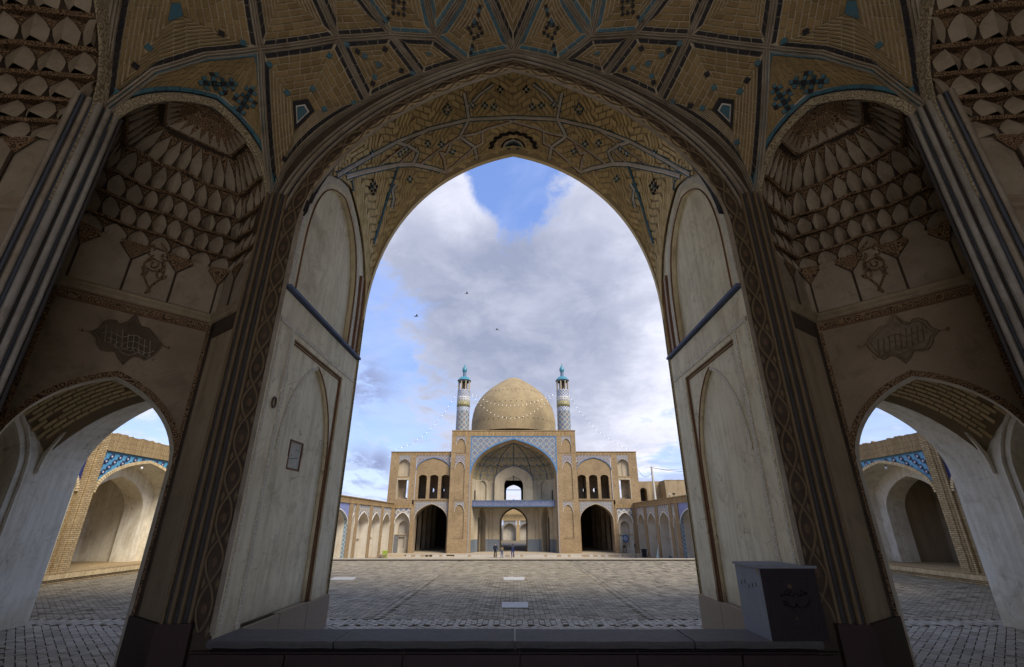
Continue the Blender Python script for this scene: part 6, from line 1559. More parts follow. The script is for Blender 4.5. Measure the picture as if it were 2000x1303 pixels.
    # lower arch passage
    l0, l1 = fx(fr, 808.5, 1000), fx(fr, 874.5, 1000); ztl = fz(fr, 980); zll = fz(fr, 976.5)
    A = arch((l0 + l1) / 2, (l1 - l0) / 2 - .02, fz(fr, 1015), fz(fr, 984.5), 14, .45, .6, .15)
    t_ = MB()
    for p, q in zip(A, A[1:]): t_.poly([fr(p[0], p[1], .006), fr(q[0], q[1], .006), fr(q[0], ztl, .006), fr(p[0], ztl, .006)])
    B(t_, 'tile_spandrel', 't_grey'); g = MB(); arch_band(g, fr, A, .02, .006, -.002); B(g, 'arch_rim', 'plaster_far')
    g = MB(); g.poly([fr(l0, ztl), fr(xi, ztl), fr(xi, zll), fr(l0, zll)])
    g.poly([fr(A[-1][0], ZT), fr(xi, ZT), fr(xi, ztl), fr(A[-1][0], ztl)]); g.poly([fr(l0, ZT), fr(A[0][0], ZT), fr(A[0][0], ztl), fr(l0, ztl)]) ; g.poly([fr(fx(fr, 803, 1000), ZT, -.0), fr(l0, ZT), fr(l0, zll), fr(fx(fr, 803, 1000), zll)])
    B(g, 'wing_wall', 'brick_wall')
    g = MB(); arch_reveal(g, fr, A, ZT, 0, .45, False); B(g, 'passage_reveal', 'plaster_in')
    g = MB(); a, b = A[0][0] - .25, A[-1][0] + .5; top = A[14][1] + .06; fr3 = fr
    g.poly([fr(a, ZT, .45), fr(a, top, .45), fr(a, top, 4.2), fr(a, ZT, 4.2)]); g.poly([fr(a, top, .45), fr(b, top, .45), fr(b, top, 4.2), fr(a, top, 4.2)])
    ea = arch((a + b) / 2 + .25, .16, ZT + .50, ZT + .66, 8); arch_face(g, fr, a, b, ZT, top, ea, 4.2) if not mir else g.poly([fr(a, ZT, 4.2), fr(b, ZT, 4.2), fr(b, top, 4.2), fr(a, top, 4.2)])
    arch_face(g, fr, a, b, ZT, top, A, .451)
    g.poly([fr(b, ZT, .45), fr(b, top, .45), fr(b, top, 2.9), fr(b, ZT, 2.9)]); B(g, 'passage_wall', 'dark_in')
    g = MB(); g.poly([fr(a, ZT + .003, 0), fr(b, ZT + .003, 0), fr(b, ZT + .003, 4.2), fr(a, ZT + .003, 4.2)]); B(g, 'passage_floor', 'court')
    for k in range(5):
        g = MB(); y = .8 + k * .72; wdt = .10 + .02 * k
        for s_ in (-1, 1):
            xx = (a + b) / 2 + s_ * ((b - a) / 2 - .10 - .05 * k); g.fbox(fr, xx - wdt / 2, xx + wdt / 2, ZT, top, y, y + .14)
        B(g, 'passage_pilaster', 'plaster_far' if not mir else 'plaster_in')  # left pilasters paler as if lit; the light is in their colour
    # small plastered bay beside it
    s0, s1 = fx(fr, 768.5, 1018), fx(fr, 802, 1018)
    g = MB(); g.fbox(fr, -XA, fx(fr, 806, 985), fz(fr, 992.5), fz(fr, 985), -.02, .3); B(g, 'low_parapet', 'brick_sold_far')
    root = mosque
    plaster_bay(root, Frame((0, YB, 0), X_, Y_), s0 + .02, s1 - .03, ZT, fz(fr, 993), fz(fr, 1001), mir, 't_arcade', .20, B=B)
    g = MB(); g.fbox(fr, s1 - .03, s1 + .03, ZT, fz(fr, 992), -.012, .2); g.fbox(fr, -XA - .05, s0 + .02, ZT, fz(fr, 992), -.012, .2); B(g, 'pier', 'brick_wall')
    g = MB(); g.fbox(fr, -XA + .02, s0 + .16, ZT, ZT + .52, .10, .19) if not mir else None; 
    if not mir: B(g, 'grey_door', plain('grey_door_paint', (.15, .15, .15), (.1, .1, .1), 3))
both(wing)
# roof masses so that nothing is hollow from above
g = MB(); g.box(xa0 + .01, -xa0 - .01, Y0 + .1, Y0 + 2.0, zap + .15, ztop_c - .01); BM(g, 'roof', 'wall_mud')

# --- dome
YD = YB + 3.1
prof_px = [(82.2, 852), (82, 842), (81.6, 832), (80.8, 822), (78.5, 810), (74.8, 799), (69.8, 789), (62.5, 779), (54, 770), (44.5, 762), (34.5, 755), (25.5, 749), (18, 744.5), (11, 741), (5, 739), (0.05, 738.2)]
prof = [(PY(CX + dx, py, YD).x, PY(CX, py, YD).z) for dx, py in prof_px]
cy = YD; g = MB(); g.lathe([(r, z) for r, z in prof], (0, cy, 0), 72); 
dome = BM(g, 'dome', 'brick_dome', smooth=True)
g = MB(); rs = random.Random(3)
for py, st, ph in ((832, 17, 3), (801, 20, 9), (776, 20, 2)):
    z = PY(CX, py, YD).z; r = [p[0] for p in prof if p[1] >= z][0] if False else None
    for (r0, z0), (r1, z1) in zip(prof, prof[1:]):
        if z0 <= z <= z1: r = r0 + (r1 - r0) * (z - z0) / (z1 - z0)
    for k in range(24):
        a = -PI + PI * (k + .5) / 24; p = V((r * math.cos(a), cy + r * math.sin(a), z)); n = V((math.cos(a), math.sin(a), .3)).normalized(); u = V((-n.y, n.x, 0)); q = p + n * .004
        g.slab([q - u * .016 - UP * .016, q + u * .016 - UP * .016, q + u * .016 + UP * .016, q - u * .016 + UP * .016], n, .006)
g.build('put_log_hole', 'rib_groove', dome)
# --- minarets
def minaret(mir):
    px0 = 904.6; YM = YB + .55; cxm = -abs(PY(2 * XC - 1097.5 if mir else px0, 800, YM).x)
    rz = lambda y: PY(CX, y, YM).z; k = PY(CX + 1, 800, YM).x
    part = lambda name, mt, pr, sm=True, n=28: _mn(name, mt, pr, sm, n)
    rt = None
    def _mn(name, mt, pr, sm, n, parent=None, uv=True):
        g = MB(); g.lathe([(r * k, rz(y)) for r, y in pr], (cxm, YM, 0), n)
        if uv: g.uv = lambda co: (math.atan2(co.y - YM * W, abs(co.x) - abs(cxm * W)) * 12.8 * k * W, co.z)
        return g.build(name, mt, parent or mosque, mirror=mir, smooth=sm)
    rt = _mn('minaret', 't_minaret', [(12.9, 850), (12.6, 804)], True, 36)
    _mn('scallop_band', 't_min_blue', [(12.7, 804), (12.6, 796)], True, 36, rt)
    _mn('script_band', 't_min_ochre', [(12.6, 796), (12.9, 796), (12.8, 785.5), (12.5, 785.5)], True, 36, rt)
    _mn('white_band', 't_min_white', [(12.5, 785.5), (12.9, 785), (12.9, 778.5), (13.1, 777.5), (12.4, 776.8)], True, 36, rt)
    _mn('diamond_band', 't_min_blue', [(12.4, 776.8), (12.4, 764), (12.7, 763), (11.5, 763), (3, 763)], True, 36, rt)
    for j in range(8):
        a = 2 * PI * (j + .5) / 8; g = MB(); c = V((cxm + 11.2 * k * math.cos(a), YM + 11.2 * k * math.sin(a), 0)); g.tube([c + UP * rz(763), c + UP * rz(745.5)], 1.35 * k, 6); g.build('gallery_post', 'plaster_far', rt, mirror=mir)
    g = MB(); c = V((cxm, YM, 0)); g.tube([c + UP * rz(763), c + UP * rz(745.5)], 2.2 * k, 6); g.build('inner_post', 'wood_dark', rt, mirror=mir)
    _mn('eaves', 'cap_band', [(10.5, 746.5), (11.8, 746.5), (12.2, 744.8), (13.6, 744.8), (13.6, 743.6)], True, 24, rt)
    _mn('roof_cap', 'cap_tile', [(13.6, 743.6), (11.5, 741), (9.2, 738.4), (6.0, 736.4), (3.6, 735.6)], True, 24, rt)
    _mn('neck', 'cap_band', [(3.6, 735.6), (3.2, 731), (3.3, 727.5)], True, 16, rt)
    _mn('bulb', 'cap_tile', [(3.3, 727.5), (4.6, 725.5), (5.0, 723), (4.4, 720), (2.8, 717), (1.2, 715.4)], True, 16, rt)
    _mn('finial', 'cap_tile', [(1.2, 715.4), (.7, 714), (1.0, 713), (.4, 712), (.1, 709.5)], True, 8, rt)
    return V(((-cxm if mir else cxm), YM, 0))
mL, mR = minaret(False), minaret(True)
# ================================================================== festoon lights
bulb_me = None
def light_string(P, n, label, off=0.5, group='strings of white lights on the mosque'):
    """P: points of the hanging cable in space"""
    global bulb_me
    root = thing('light_string', label, 'string lights', tuple(P[0]), group=group)
    g = MB(); g.tube(P, .0022, 4); g.build('cable', 'cell_line', root)
    pts = resample(P, n * 2)
    for i in range(n):
        p = pts[i * 2 + 1]
        if bulb_me is None:
            b = MB(); b.lathe([(.0005, .012), (.007, .009), (.0105, 0), (.007, -.009), (.0005, -.012)], (0, 0, 0), 8); o = b.build('bulb', emis); bulb_me = o.data; 
            for v_ in bulb_me.vertices: v_.co.z -= CZ
            o.location = (p.x * W, p.y * W, p.z * W + CZ); attach(o, root)
        else:
            o = bpy.data.objects.new('bulb', bulb_me); sc.collection.objects.link(o); o.location = (p.x * W, p.y * W, p.z * W + CZ); attach(o, root)
emis = bpy.data.materials.new('lit_bulb'); emis.use_nodes = True; b_ = emis.node_tree.nodes['Principled BSDF']
b_.inputs['Base Color'].default_value = (.9, .9, .85, 1); b_.inputs['Emission Color'].default_value = (1, .98, .9, 1); b_.inputs['Emission Strength'].default_value = .25
def para(a, b, sag, n=30):
    return [a.lerp(b, i / n) - UP * (4 * sag * (i / n) * (1 - i / n)) for i in range(n + 1)]
yF = YB - .02
fpath = lambda P, Y: [PY(x, y, Y) for x, y in P]
def smooth_px(P, Y, n=24):
    q = resample([(x, y) for x, y in P], n); return [PY(p.x, p.y, Y) for p in q]
YSt = YB - .05
light_string(smooth_px([(891, 771), (882, 785), (868, 807), (850, 829), (830, 848), (805, 866), (768, 880)], YSt), 15, 'light string sloping from the left minaret down to the roof corner of the left wing')
light_string(smooth_px([(1110, 768), (1119, 784), (1132, 804), (1150, 825), (1170, 845), (1190, 858), (1210, 869), (1228, 879)], YSt), 17, 'light string sloping from the right minaret down to the roof corner of the right wing')
light_string(smooth_px([(920, 769), (938, 777), (955, 786), (975, 791), (1000, 792.5), (1025, 791), (1045, 785), (1065, 778), (1083, 769)], YSt), 22, 'upper of the two light strings sagging in front of the dome')
light_string(smooth_px([(921, 771), (937, 790), (955, 804), (975, 814), (998, 817.5), (1020, 815), (1040, 806), (1058, 794), (1083, 770)], YSt), 24, 'lower of the two light strings sagging in front of the dome')

# ================================================================== birds
def bird(px, py, Y, lab, yaw, s=1.0):
    c = PY(px, py, Y); root = thing('bird', lab, 'bird', tuple(c), group='birds flying over the court'); g = MB()
    d = V((math.cos(yaw), math.sin(yaw), .1)).normalized(); u = V((-d.y, d.x, 0)); L = .045 * s
    R = [(-1, .05), (-.7, .13), (-.2, .24), (.3, .22), (.6, .14), (.75, .15), (.9, .09), (1.1, .01)]
    g.grid([[c + d * (L * x) + (u * math.cos(k * PI / 4) + UP * math.sin(k * PI / 4)) * (L * r) for k in range(8)] for x, r in R], True); g.build('body', 'cell_line', root)
    for s_ in (-1, 1):
        g = MB(); t = [(0.35, 0, .0), (.2, .9, .45), (-.1, 1.9, .25), (-.45, 1.2, .38), (-.35, 0, .0)]; top = [c + d * (L * a) + u * (s_ * L * b) + UP * (L * z + .004) for a, b, z in t]; bot = [p - UP * .006 for p in top]
        g.poly(top); g.poly(bot[::-1]); 
        for i in range(5): g.poly([top[i], top[(i + 1) % 5], bot[(i + 1) % 5], bot[i]])
        g.build('wing', 'cell_line', root)
    g = MB(); g.poly([c - d * L * .8 + UP * .003, c - d * L * 1.5 + u * L * .3, c - d * L * 1.5 - u * L * .3]); g.poly([c - d * L * .8 - UP * .003, c - d * L * 1.5 - u * L * .3, c - d * L * 1.5 + u * L * .3]); g.build('tail', 'cell_line', root)
bird(912.5, 573, 11, 'dark bird highest in the sky of the three', .1); bird(813.5, 617.5, 10, 'dark bird flying farthest from the dome, over the left of the sky', .5, 1.1); bird(971, 644, 11, 'dark bird lowest above the mosque dome', 2.9, .9)

# ================================================================== people
def skin_body(name, pts, edges, radii, mat_, parent, sub=2):
    me = bpy.data.meshes.new(name); me.from_pydata(pts, edges, []); o = bpy.data.objects.new(name, me); sc.collection.objects.link(o)
    sk = o.modifiers.new('skin', 'SKIN'); sk.use_smooth_shade = True
    for i, r in enumerate(radii): me.skin_vertices[0].data[i].radius = (r[0], r[1]) if isinstance(r, tuple) else (r, r)
    me.skin_vertices[0].data[0].use_root = True
    s_ = o.modifiers.new('sub', 'SUBSURF'); s_.levels = sub; s_.render_levels = sub
    me.materials.append(mat_); o.parent = parent; return o
cloth = lambda n, c: plain(n, c, tuple(x * .6 for x in c), 6, .9)
skinm = plain('skin', (.42, .27, .18), (.34, .21, .14), 9, .6); hairm = plain('hair', (.03, .022, .018), (.02, .015, .012), 20, .6)
def person(px, py, Y, lab, yaw, top, legs, pose='stand', h=1.72, zf=None, hair='short', long_coat=False, cat='person'):
    c = PY(px, py, Y); z = c.z if zf is None else zf
    root = bpy.data.objects.new('person', None); sc.collection.objects.link(root); root.location = (c.x * W, c.y * W, z * W + CZ); root.rotation_euler = (0, 0, yaw); props(root, lab, cat)
    S = h / 1.72; v = lambda *a: tuple(x * S for x in a)
    if pose == 'sit':   # sitting on a low step, elbows on the knees
        P = dict(pel=(0, 0, .42), waist=(0, .06, .62), chest=(0, .16, .86), neck=(0, .24, 1.02), hl=(-.10, 0, .42), hr=(.10, 0, .42), kl=(-.16, .42, .50), kr=(.16, .42, .50), al=(-.15, .44, .08), ar=(.15, .50, .08),
                 sl=(-.18, .20, .92), sr=(.18, .20, .92), el=(-.22, .36, .66), er=(.22, .36, .66), wl=(-.08, .52, .62), wr=(.08, .52, .62))
    elif pose == 'photo':
        P = dict(pel=(0, 0, .93), waist=(0, .0, 1.10), chest=(0, .01, 1.33), neck=(0, .02, 1.46), hl=(-.10, 0, .90), hr=(.10, 0, .90), kl=(-.13, .03, .48), kr=(.12, .03, .48), al=(-.14, -.02, .07), ar=(.13, -.02, .07),
                 sl=(-.20, .0, 1.38), sr=(.20, 0, 1.38), el=(-.26, .12, 1.16), er=(.26, .12, 1.16), wl=(-.07, .30, 1.40), wr=(.07, .30, 1.40))
    else:
        P = dict(pel=(0, 0, .93), waist=(0, .0, 1.10), chest=(0, .01, 1.33), neck=(0, .02, 1.46), hl=(-.10, 0, .90), hr=(.10, 0, .90), kl=(-.12, .05, .48), kr=(.12, .0, .48), al=(-.13, .03, .07), ar=(.13, -.06, .07),
                 sl=(-.20, .0, 1.38), sr=(.20, 0, 1.38), el=(-.27, -.02, 1.12), er=(.27, .04, 1.12), wl=(-.22, .18, .96), wr=(.24, .20, 1.0))
    K = ['pel', 'waist', 'chest', 'neck', 'sl', 'el', 'wl', 'sr', 'er', 'wr', 'hl', 'kl', 'al', 'hr', 'kr', 'ar']
    E = [('pel', 'waist'), ('waist', 'chest'), ('chest', 'neck'), ('chest', 'sl'), ('sl', 'el'), ('el', 'wl'), ('chest', 'sr'), ('sr', 'er'), ('er', 'wr'), ('pel', 'hl'), ('hl', 'kl'), ('kl', 'al'), ('pel', 'hr'), ('hr', 'kr'), ('kr', 'ar')]
    rad = dict(pel=(.15, .12), waist=(.15, .11), chest=(.17, .12), neck=.055, sl=.075, el=.052, wl=.038, sr=.075, er=.052, wr=.038, hl=.10, kl=.075, al=.052, hr=.10, kr=.075, ar=.052)
    pts = [v(*P[k]) for k in K]; ed = [(K.index(a), K.index(b)) for a, b in E]
    body = skin_body('body', pts, ed, [tuple(x * S for x in rad[k]) if isinstance(rad[k], tuple) else rad[k] * S for k in K], legs, root)
    # jacket over the upper body
    U = [('pel', (.175, .145)), ('waist', (.17, .13)), ('chest', (.19, .14)), ('neck', .06)]; K2_ = ['pel', 'waist', 'chest', 'neck', 'sl', 'el', 'wl', 'sr', 'er', 'wr']
    r2 = dict(pel=(.17, .14), waist=(.165, .13), chest=(.185, .14), neck=.062, sl=.085, el=.062, wl=.048, sr=.085, er=.062, wr=.048)
    pts2 = [v(*P[k]) for k in K2_]
    if long_coat: pts2[0] = v(0, 0, .62); r2['pel'] = (.20, .17)
    ed2 = [(K2_.index(a), K2_.index(b)) for a, b in E if a in K2_ and b in K2_]
    skin_body('jacket', pts2, ed2, [tuple(x * S for x in r2[k]) if isinstance(r2[k], tuple) else r2[k] * S for k in K2_], top, root)
    nx = V(P['neck']); hc = nx + V((0, .035 if pose != 'sit' else .10, .15 if pose != 'sit' else .12))
    hd = skin_body('head', [v(*nx), v(*(nx + V((0, .01, .05)))), v(*(hc + V((0, 0, -.03)))), v(*(hc + V((0, .0, .05))))], [(0, 1), (1, 2), (2, 3)], [.05 * S, .052 * S, (.072 * S, .085 * S), (.068 * S, .08 * S)], skinm, root)
    skin_body('hair', [v(*(hc + V((0, -.03, .0)))), v(*(hc + V((0, -.015, .075))))] + ([v(*(hc + V((0, -.07, -.14))))] if hair == 'long' else []), [(0, 1)] + ([(0, 2)] if hair == 'long' else []), [(.078 * S, .075 * S), (.07 * S, .08 * S)] + ([(.07 * S, .04 * S)] if hair == 'long' else []), hairm, root)
    for w_, e_ in (('wl', 'el'), ('wr', 'er')):
        a, b = V(P[w_]), V(P[e_]); d = (a - b).normalized(); skin_body('hand', [v(*a), v(*(a + d * .06)), v(*(a + d * .12 + V((.01, 0, 0)))), v(*(a + d * .11 - V((.025, 0, 0)))), v(*(a + d * .05 + V((0, .03, .03))))], [(0, 1), (1, 2), (1, 3), (0, 4)], [.03 * S, .035 * S, .014 * S, .014 * S, .012 * S], skinm, root, 1)
    for a in ('al', 'ar'):
        q = V(P[a]); skin_body('shoe', [v(q.x, q.y - .03, .05), v(q.x, q.y + .08, .045), v(q.x, q.y + .19, .03)], [(0, 1), (1, 2)], [.05 * S, .048 * S, .035 * S], hairm, root, 1)
    return root
dk = cloth('dark_jacket', (.022, .026, .045)); jean = cloth('blue_jeans', (.045, .075, .17)); tan = cloth('olive_jacket', (.15, .115, .065)); blk = cloth('black_trousers', (.014, .014, .02)); navy = cloth('navy_coat', (.025, .03, .06)); blut = cloth('blue_trousers', (.02, .028, .12)); grey = cloth('grey_jacket', (.10, .11, .13))
YP = 15.45
pm = person(967, 1089.5, YP, 'man in dark jacket and dark trousers, leftmost of three people before the mosque', -.35, dk, blk, h=1.80, zf=ZC)
person(980, 1089.5, YP, 'shorter person in an olive jacket and blue jeans between two darker figures', .5, tan, jean, h=1.52, zf=ZC, hair='long')
person(1001, 1089.5, YP + .05, 'person in navy top and blue trousers raising a camera', .1, navy, blut, pose='photo', h=1.76, zf=ZC, hair='long')
# cameras they hold
for (px, py, off, yw, lab) in ((971.5, 1077, .0, -.35, 'small black camera held by the man in the dark jacket'), (1001, 1067, .06, .1, 'small black camera raised to the face of the person in navy')):
    c = PY(px, py, YP + off + (-.05 if px < 990 else .075)); g = MB(); fr = Frame(c, (1, 0, 0), (0, 1, 0)); fr.o = c - V((0, 0, 0)); 
    fr2 = Frame((c.x, c.y, c.z), (1, 0, 0), (0, 1, 0)); r_ = thing('camera', lab, 'camera', tuple(c)); g.fbox(fr2, -.015, .015, -.009, .009, -.007, .007); g.fbox(fr2, -.005, .005, .009, .014, -.005, .005); g.build('camera_body', 'rib_groove', r_)
    g = MB(); g.lathe([(.001, 0), (.007, 0), (.007, .014), (.001, .014)], (0, 0, 0), 10); g.v = [(c.x + x, c.y + (z + .006), c.z + y) for x, y, z in g.v]; g.build('lens', 'rib_groove', r_)
sp_ = PX(1311, 1088, XA - .16)
person(1311, 1088.5, sp_.y, 'seated person in a grey jacket bending forward beside a brick pier of the right arcade', 2.2, grey, blk, pose='sit', h=1.65, zf=ZC + .0)
g = MB(); fs = Frame((sp_.x, sp_.y, 0), (1, 0, 0), (0, 1, 0)); g.fbox(fs, -.055, .055, ZC, ZC + .082, -.05, .06); g.fbox(fs, -.065, .065, ZC + .082, ZC + .09, -.06, .07); g.build('stone_seat', 'stone_base', label='low stone block under the seated person by the right arcade', cat='seat')

# ================================================================== small things in the far court
def tapered(g, c, prof, n=12, sq=False):
    for (w0, d0, z0), (w1, d1, z1) in zip(prof, prof[1:]):
        g.hexa([(c.x - w0, c.y - d0, c.z + z0), (c.x + w0, c.y - d0, c.z + z0), (c.x + w0, c.y + d0, c.z + z0), (c.x - w0, c.y + d0, c.z + z0), (c.x - w1, c.y - d1, c.z + z1), (c.x + w1, c.y - d1, c.z + z1), (c.x + w1, c.y + d1, c.z + z1), (c.x - w1, c.y + d1, c.z + z1)])
def bin_(px, py, lab, mt, w_, h_, name='wheelie_bin', Y=15.6, lid=True):
    c = PY(px, py, Y); c.z = ZC + .002 if Y < 15.9 else ZT; r_ = thing(name, lab, 'bin', tuple(c)); g = MB(); tapered(g, c, [(w_ * .8, w_ * .8, .01), (w_, w_, h_ * .9)]); g.build('body', mt, r_)
    g = MB(); tapered(g, c, [(w_ * 1.1, w_ * 1.1, h_ * .9), (w_ * 1.1, w_ * 1.1, h_ * .94), (w_ * .7, w_ * .8, h_)]); g.build('lid', mt, r_)
    for s_ in (-1, 1):
        g = MB(); g.lathe([(.001, -.006), (.014, -.006), (.014, .006), (.001, .006)], (0, 0, 0), 10); g.v = [(c.x + s_ * (w_ * .8 + .008) + z, c.y + w_ * .7 + x, c.z + .014 + y) for x, y, z in g.v]; g.build('wheel', 'rib_groove', r_)
    g = MB(); g.tube([(c.x - w_ * .8, c.y + w_ * 1.2, c.z + h_ * .92), (c.x + w_ * .8, c.y + w_ * 1.2, c.z + h_ * .92)], .005, 6); g.build('handle', mt, r_)
M['lime'] = plain('lime_plastic', (.30, .40, .06), (.22, .31, .05), 4, .5); M['black_p'] = plain('black_plastic', (.02, .022, .026), (.012, .013, .016), 4, .5)
bin_(751, 1083, 'lime green bin in front of the last bay of the left arcade', 'lime', .065, .21, Y=15.2)
bin_(1257.5, 1079, 'black bin standing against the right arcade beside the sign bay', 'black_p', .07, .24, Y=15.55)
# low wooden bench / cart by the lime bin
c = PY(745, 1089, 15.0); c.z = ZC; r_ = thing('garden_barrow', 'small brown barrow beside the lime green bin', 'barrow', tuple(c)); g = MB(); tapered(g, c + UP * .05, [(.09, .05, 0), (.13, .07, .06)]); g.build('tray', 'stone_base', r_)
for s_ in (-1, 1):
    g = MB(); g.tube([c + V((s_ * .06, -.02, .06)), c + V((s_ * .05, 0, 0))], .006, 5); g.build('leg', 'wood_dark', r_); g = MB(); g.tube([c + V((s_ * .09, .04, .07)), c + V((s_ * .09, .22, .12))], .006, 5); g.build('handle', 'wood_dark', r_)
g = MB(); g.tube([c + V((.0, -.09 + .03 * math.cos(k * PI / 6), .03 + .03 * math.sin(k * PI / 6))) for k in range(12)], .007, 5, True); g.build('wheel', 'rib_groove', r_)
# sign and chair in the small right bay
fr = Frame((0, YB + .14, 0), X_, Y_); p0, p1 = PY(1215.2, 1045, YB + .14), PY(1227, 1058.5, YB + .14)
r_ = thing('sign_board', 'square blue sign with a round white emblem hung in the small right bay', 'sign', ((p0.x + p1.x) / 2, YB + .14, p1.z))
g = MB(); g.fbox(fr, p0.x, p1.x, p1.z, p0.z, -.01, .0); g.build('panel', plain('sign_blue', (.06, .13, .26), (.05, .11, .22), 2, .5), r_)
cx_, cz_, rr_2 = (p0.x + p1.x) / 2, (p0.z + p1.z) / 2, (p1.x - p0.x) * .27
g = MB(); g.tube([fr(cx_ + rr_2 * math.cos(k * PI / 10), cz_ + rr_2 * math.sin(k * PI / 10), -.011) for k in range(20)], rr_2 * .17, 5, True)
for k in range(4): a = k * PI / 2; g.poly([fr(cx_ + rr_2 * 1.55 * math.cos(a), cz_ + rr_2 * 1.55 * math.sin(a), -.0115), fr(cx_ + rr_2 * 1.0 * math.cos(a + .45), cz_ + rr_2 * 1.0 * math.sin(a + .45), -.0115), fr(cx_ + rr_2 * 1.0 * math.cos(a - .45), cz_ + rr_2 * 1.0 * math.sin(a - .45), -.0115)])
g.tube([fr(cx_ - rr_2 * .5, cz_, -.0115), fr(cx_ - rr_2 * .1, cz_ - rr_2 * .3, -.0115), fr(cx_ + rr_2 * .2, cz_ + rr_2 * .3, -.0115), fr(cx_ + rr_2 * .5, cz_, -.0115)], rr_2 * .1, 4)
g.build('emblem', 'tile_white', r_)
c = PY(1220.5, 1077, YB + .05); c.z = ZT + .0; r_ = thing('wooden_chair', 'brown wooden armchair under the blue sign', 'chair', tuple(c)); w_, sh = .05, .10
for sx_ in (-1, 1):
    for sy_ in (-1, 1): g = MB(); top = .23 if sy_ > 0 else .15; g.tube([c + V((sx_ * w_, sy_ * w_, 0)), c + V((sx_ * w_, sy_ * w_, top))], .005, 6); g.build('leg', 'wood_dark', r_)
    g = MB(); g.tube([c + V((sx_ * w_, -w_, .15)), c + V((sx_ * w_, w_, .15))], .006, 6); g.build('armrest', 'wood_dark', r_)
g = MB(); g.box(c.x - w_, c.x + w_, c.y - w_, c.y + w_, c.z + sh - .008, c.z + sh); g.build('seat', 'wood_dark', r_)
g = MB(); g.box(c.x - w_, c.x + w_, c.y + w_ - .004, c.y + w_ + .004, c.z + .155, c.z + .22); g.tube([c + V((w_ * math.cos(k * PI / 8), w_, .22 + .02 * math.sin(k * PI / 8))) for k in range(9)], .006, 5); g.build('backrest', 'wood_dark', r_)
# lamp post by the right pier, white triangular sheet
c = PY(1241.5, 1088, 15.5); c.z = ZC; r_ = thing('lantern_post', 'short dark lantern post at the corner of the right arcade', 'lamp', tuple(c)); g = MB(); g.tube([c, c + UP * .30], .007, 8); g.lathe([(.03, 0), (.02, .02), (.008, .03)], tuple(c), 10); g.build('post', 'rib_groove', r_)
g = MB(); g.lathe([(.005, .29), (.024, .31), (.03, .36), (.018, .385), (.004, .40)], tuple(c), 8); g.build('lantern_head', 'rib_groove', r_)
a = PX(1279, 1082, XA - .22); a.z = ZC; r_ = thing('leaning_glass_sheet', 'pale triangular sheet leaning against the right arcade left of the seated person', 'panel', tuple(a)); t_ = PX(1285.5, 1064, XA - .03); b2 = PX(1284, 1083, XA - .22); b2.z = ZC
g = MB(); n = V((-1, -.3, .1)).normalized() * .008; tri = [a, b2, t_]; g.faces([tuple(p) for p in tri] + [tuple(p + n) for p in tri], [(0, 2, 1), (3, 4, 5), (0, 1, 4, 3), (1, 2, 5, 4), (2, 0, 3, 5)]); g.build('sheet', plain('pale_sheet', (.45, .55, .50), (.38, .48, .44), 4, .4), r_)
# pale kerb stones of the platform
kerb = thing('platform_kerb', 'pale stone kerb in front of the mosque platform', 'kerb', (0, 15.9, ZC)); kerb['kind'] = 'structure'
rs = random.Random(4); x = -3.35; st = MB(); n_ = 0
while x < 3.35:
    l = rs.uniform(.07, .13)
    st = MB(); st.box(x, x + l - .006, 15.86, 15.9, ZC + .004, ZT + .002 + rs.uniform(-.003, .003)); 
    if not (abs(x + 2.05) < .13): st.build('kerb_stone', 'stone_white' if rs.random() < .7 else 'stone_base', kerb)
    x += l
g = MB()
for px in (833, 841.5): c = PY(px, 1084, 15.85); g.box(c.x - .05, c.x + .04, 15.86, 15.9, ZC + .006, ZT - .003)
g.build('drain_opening', 'dark_in', kerb)
g = MB(); g.box(-3.4, 3.4, 15.90, 15.98, ZT - .03, ZT + .004); g.build('kerb_top', 'stone_base', kerb)

# ================================================================== right of the mosque: mud walls, pole, wires
def wall_mass(name, lab, pts, Y0_, Y1_, mt='wall_mud', zlow=ZC):
    """block with its outline measured at its front"""
    a, b = [PY(x, y, Y0_) for x, y in pts]
    r_ = thing(name, lab, 'building', ((a.x + b.x) / 2, Y0_, zlow)); return r_, a, b
r_, a, b = wall_mass('mud_building', 'mud-brick house with a dark arched opening right beside the mosque wing', [(1243, 940.5), (1269, 941)], YB + .6, YB + 4)
fr = Frame((0, YB + .6, 0), X_, Y_); oc = PY(1256.5, 960, YB + .6); ow = PY(1263, 960, YB + .6).x - oc.x; oa_ = arch(oc.x, ow, PY(1256, 959, YB + .6).z, PY(1256, 952.5, YB + .6).z, 8, .5, .6, .1); ob = PY(1256, 979, YB + .6).z
g = MB(); arch_face(g, fr, a.x - .05, b.x, ZC, a.z, oa_, 0, zb=ob); arch_reveal(g, fr, oa_, ob, 0, .35); g.poly([fr(b.x, ZC), fr(b.x, a.z), fr(b.x, a.z, 2), fr(b.x, ZC, 2)]); g.poly([fr(a.x - .05, a.z), fr(b.x, a.z), fr(b.x, a.z, 2), fr(a.x - .05, a.z, 2)]); g.build('wall', 'wall_mud', r_)
g = MB(); arch_fill(g, fr, oa_, ob, .35); g.build('opening', 'dark_in', r_)
r_, a, b = wall_mass('mud_building', 'ochre mud house further right with a small pale window bracket', [(1269, 940), (1300, 938)], YB + 1.6, YB + 6)
fr = Frame((0, YB + 1.6, 0), X_, Y_); g = MB(); g.fbox(fr, a.x - .1, b.x, ZC, a.z, 0, 3); g.build('wall', 'wall_mud', r_)
w0, w1 = PY(1287, 945, YB + 1.6), PY(1294, 947.5, YB + 1.6); g = MB(); g.fbox(fr, w0.x, w1.x, w1.z, w0.z, -.06, .01); g.fbox(fr, (w0.x + w1.x) / 2 - .02, (w0.x + w1.x) / 2 + .02, w1.z - .2, w1.z, -.03, .01); g.build('bracket', 'plaster_far', r_)
